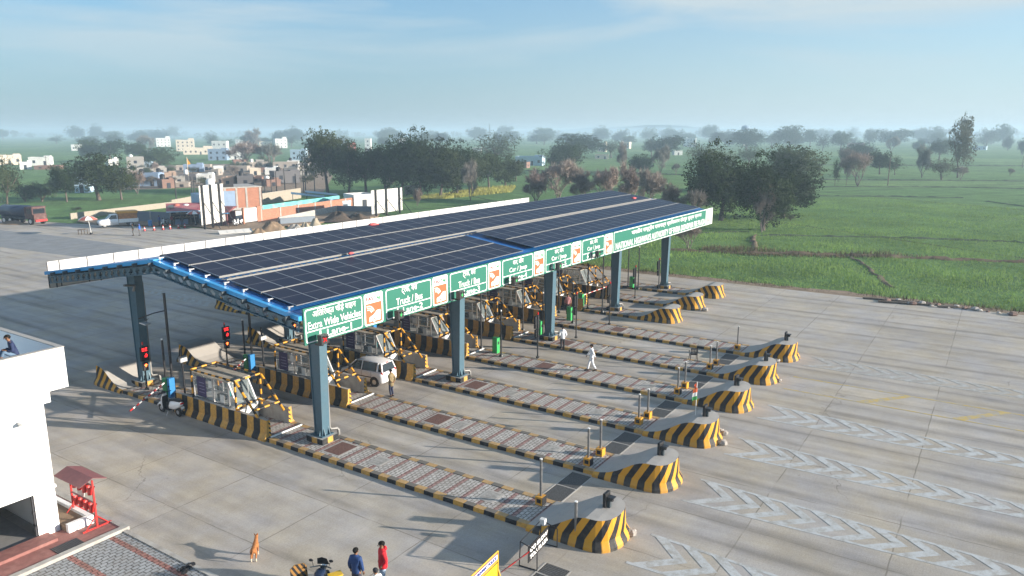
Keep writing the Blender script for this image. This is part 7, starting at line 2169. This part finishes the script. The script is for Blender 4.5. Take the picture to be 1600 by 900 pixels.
# debris along the verge
for i,(px,py,L,lab) in enumerate([(1400,471,5.5,'long dark plank lying on the plaza edge by the crops, upper one'),(1412,475,4.2,'dark plank lying below the longest plank'),(1430,474,2.4,'short dark board among stones at the crop edge'),(1480,481,1.6,'small grey slab at the plaza edge near the right')]):
    p = at(px,py,0); g = MB(); g.box(-L/2,-.14,0,L/2,.14,.12); o = g.build('plank', M['bark']); o.location = (p.x,p.y,.03+.01*i); o.rotation_euler = (0,0,R(-82+6*i)); tag(o, lab, 'plank')
for i in range(16):
    px = 1390+i*13+random.uniform(-4,4); py = 470+(px-1390)*.108+random.uniform(-2,2)
    p = at(px,py,0); g = MB(); r = random.uniform(.15,.38); g.ball((0,0,r*.3),(r*1.3,r,r*.5),6,4); g.v=[(x*random.uniform(.8,1.2),y*random.uniform(.8,1.2),max(0,z)) for x,y,z in g.v]; g.sm=[False]*len(g.sm)
    o = g.build('rubble_stone', M['stone' if i%3 else 'h_brick']); o.location=(p.x,p.y,.0); tag(o, 'lump of rubble at the crop edge on the right, %s from the left' % (owords+['fourteenth','fifteenth','sixteenth'])[i], 'stone', 'rubble along the crop edge')
# small red things lying on the roof
for (x,y,lab) in ((14.9,10.5,'red bundle on the canopy ridge near the second hoarding'),(50.9,6.6,'red bundle on the far end of the blue roof'),(52.6,2.5,'small red scrap on the blue roof near the emblem'),(7.4,5.2,'small orange scrap in the roof walkway')):
    g = MB(); g.ball((0,0,.12),(.5,.3,.16) if 'bundle' in lab else (.22,.15,.08),8,5); g.v=[(a*random.uniform(.7,1.2),b_*random.uniform(.7,1.2),c) for a,b_,c in g.v]; o = g.build('red_cloth', cloth((.6,.10,.10))); o.location=(x,y,roofz(y)+.05+(.14 if 'walkway' in lab else 0)); tag(o, lab, 'cloth')

# ------------------------------------------------------------------ trucks
def pickup(px, py, label):
    p = at(px,py,0); d = at(160,354,0)-at(205,351,0); t = thing('pickup_truck', label, 'pickup truck', (p.x,p.y,0), math.atan2(-d.x,d.y)); t.scale = (1.12,)*3
    g = MB(); st = []
    for y,hw,z0,z1 in ((2.45,.70,.45,.85),(2.35,.82,.35,1.02),(1.9,.86,.35,1.12),(1.35,.87,.35,1.18),(.0,.87,.35,1.2),(-.1,.87,.4,1.2)):
        st.append([(hw,y,z0),(hw,y,z1-.06),(hw*.93,y,z1),(-hw*.93,y,z1),(-hw,y,z1-.06),(-hw,y,z0)])
    loft(g, st[::-1]); st = []
    for y,hw,z in ((1.35,.78,1.18),(.75,.70,1.80),(.1,.70,1.86),(-.08,.70,1.84)):
        st.append([(hw,y,1.15),(hw*.97,y,z-.03),(hw*.85,y,z),(-hw*.85,y,z),(-hw*.97,y,z-.03),(-hw,y,1.15)])
    loft(g, st[::-1]); g.build('cab', M['carwhite'], t)
    g = MB(); g.quad((-.70,1.30,1.25),(.70,1.30,1.25),(.62,.82,1.74),(-.62,.82,1.74)); 
    for s in (-1,1): g.quad((s*.80,1.12,1.24),(s*.80,.05,1.24),(s*.72,.05,1.74),(s*.72,.72,1.74))
    g.build('window', M['carglass'], t)
    g = MB(); g.box(-.90,-2.7,.62,.90,-.15,.72); g.box(-.92,-2.7,.72,-.86,-.15,1.15); g.box(.86,-2.7,.72,.92,-.15,1.15); g.box(-.9,-2.76,.72,.9,-2.7,1.15); g.build('cargo_bed', M['white'], t)
    g = MB(); g.box(-.85,-2.65,.73,.85,-.2,1.95); g.build('crate_load', M.setdefault('crates', mat('wooden_load', (.40,.17,.06), .8, scale=3, amt=.3)), t)
    g = MB(); g.box(-.95,-2.75,1.951,.95,-.1,2.25); g.build('yellow_cover', M['byellow'], t)
    for x in (-.74,.74):
        for y in (1.7,-1.75): wheel(t, x, y, .34, .22)
    for s in (-1,1): g = MB(); g.ball((s*.6,2.4,.8),(.16,.06,.1),8,6); g.build('headlight', M['glass'], t)
    g = MB(); g.box(-.7,2.42,.42,.7,2.5,.62); g.build('bumper', M['bblack'], t)
    return t
pickup(183,354,'white pickup truck with an orange load under a yellow cover')
p = at(36,349,0); d = at(60,349,0)-at(10,346,0)
t = thing('tanker_truck', 'dark road tanker truck with a red cab end at the far left', 'tanker truck', (p.x,p.y,0), math.atan2(-d.x,d.y)); t.scale = (1.15,)*3
g = MB(); g.tube([(0,-3.6,1.75),(0,-3.5,1.75),(0,1.6,1.75),(0,1.7,1.75)], [.7,.95,.95,.7], 18); g.build('tank', M['navy'], t)
g = MB(); g.box(-.8,-3.7,.75,.8,3.4,.95); g.build('chassis', M['steel_dark'], t)
g = MB(); g.box(-1.05,2.0,.9,1.05,3.6,2.45); g.box(-1.1,2.2,2.45,1.1,3.7,2.6); g.box(-1.0,3.6,.7,1.0,3.8,1.5); g.build('cab', M.setdefault('rustred', mat('rusty_red', (.07,.022,.018), .6, amt=.3, dirt=(.3,.2,.15), damt=.4)), t)
g = MB(); g.quad((-.9,3.605,1.6),(.9,3.605,1.6),(.9,3.605,2.3),(-.9,3.605,2.3)); 
for s in (-1,1): g.quad((s*1.055,3.4,1.6),(s*1.055,2.5,1.6),(s*1.055,2.5,2.3),(s*1.055,3.4,2.3))
g.build('window', M['carglass'], t)
g = MB(); g.box(-.9,3.8,.45,.9,4.0,.75); g.build('bumper', M['red'], t)
for x in (-.9,.9):
    for y in (3.0,-1.2,-2.5): wheel(t, x, y, .5, .3)
# motorbikes parked by the hoarding and stall
for (px,py,lab) in ((374,352,'parked motorbike, left one by the maroon shed'),(366,353,'parked motorbike between hoarding and shed'),(258,352,'parked motorbike in front of the grey fence')):
    p_ = at(px,py,0); scooter((p_.x,p_.y,.03), random.uniform(0,3), lab)
g = MB(); g.tube([(0,0,0),(0,0,.9),(0,0,.95)],[.3,.32,.28],12); o = g.build('blue_drum', M['bbox']); p_=at(235,353,.03); o.location=(p_.x,p_.y,.03); tag(o,'blue plastic drum by the grey fence','drum')
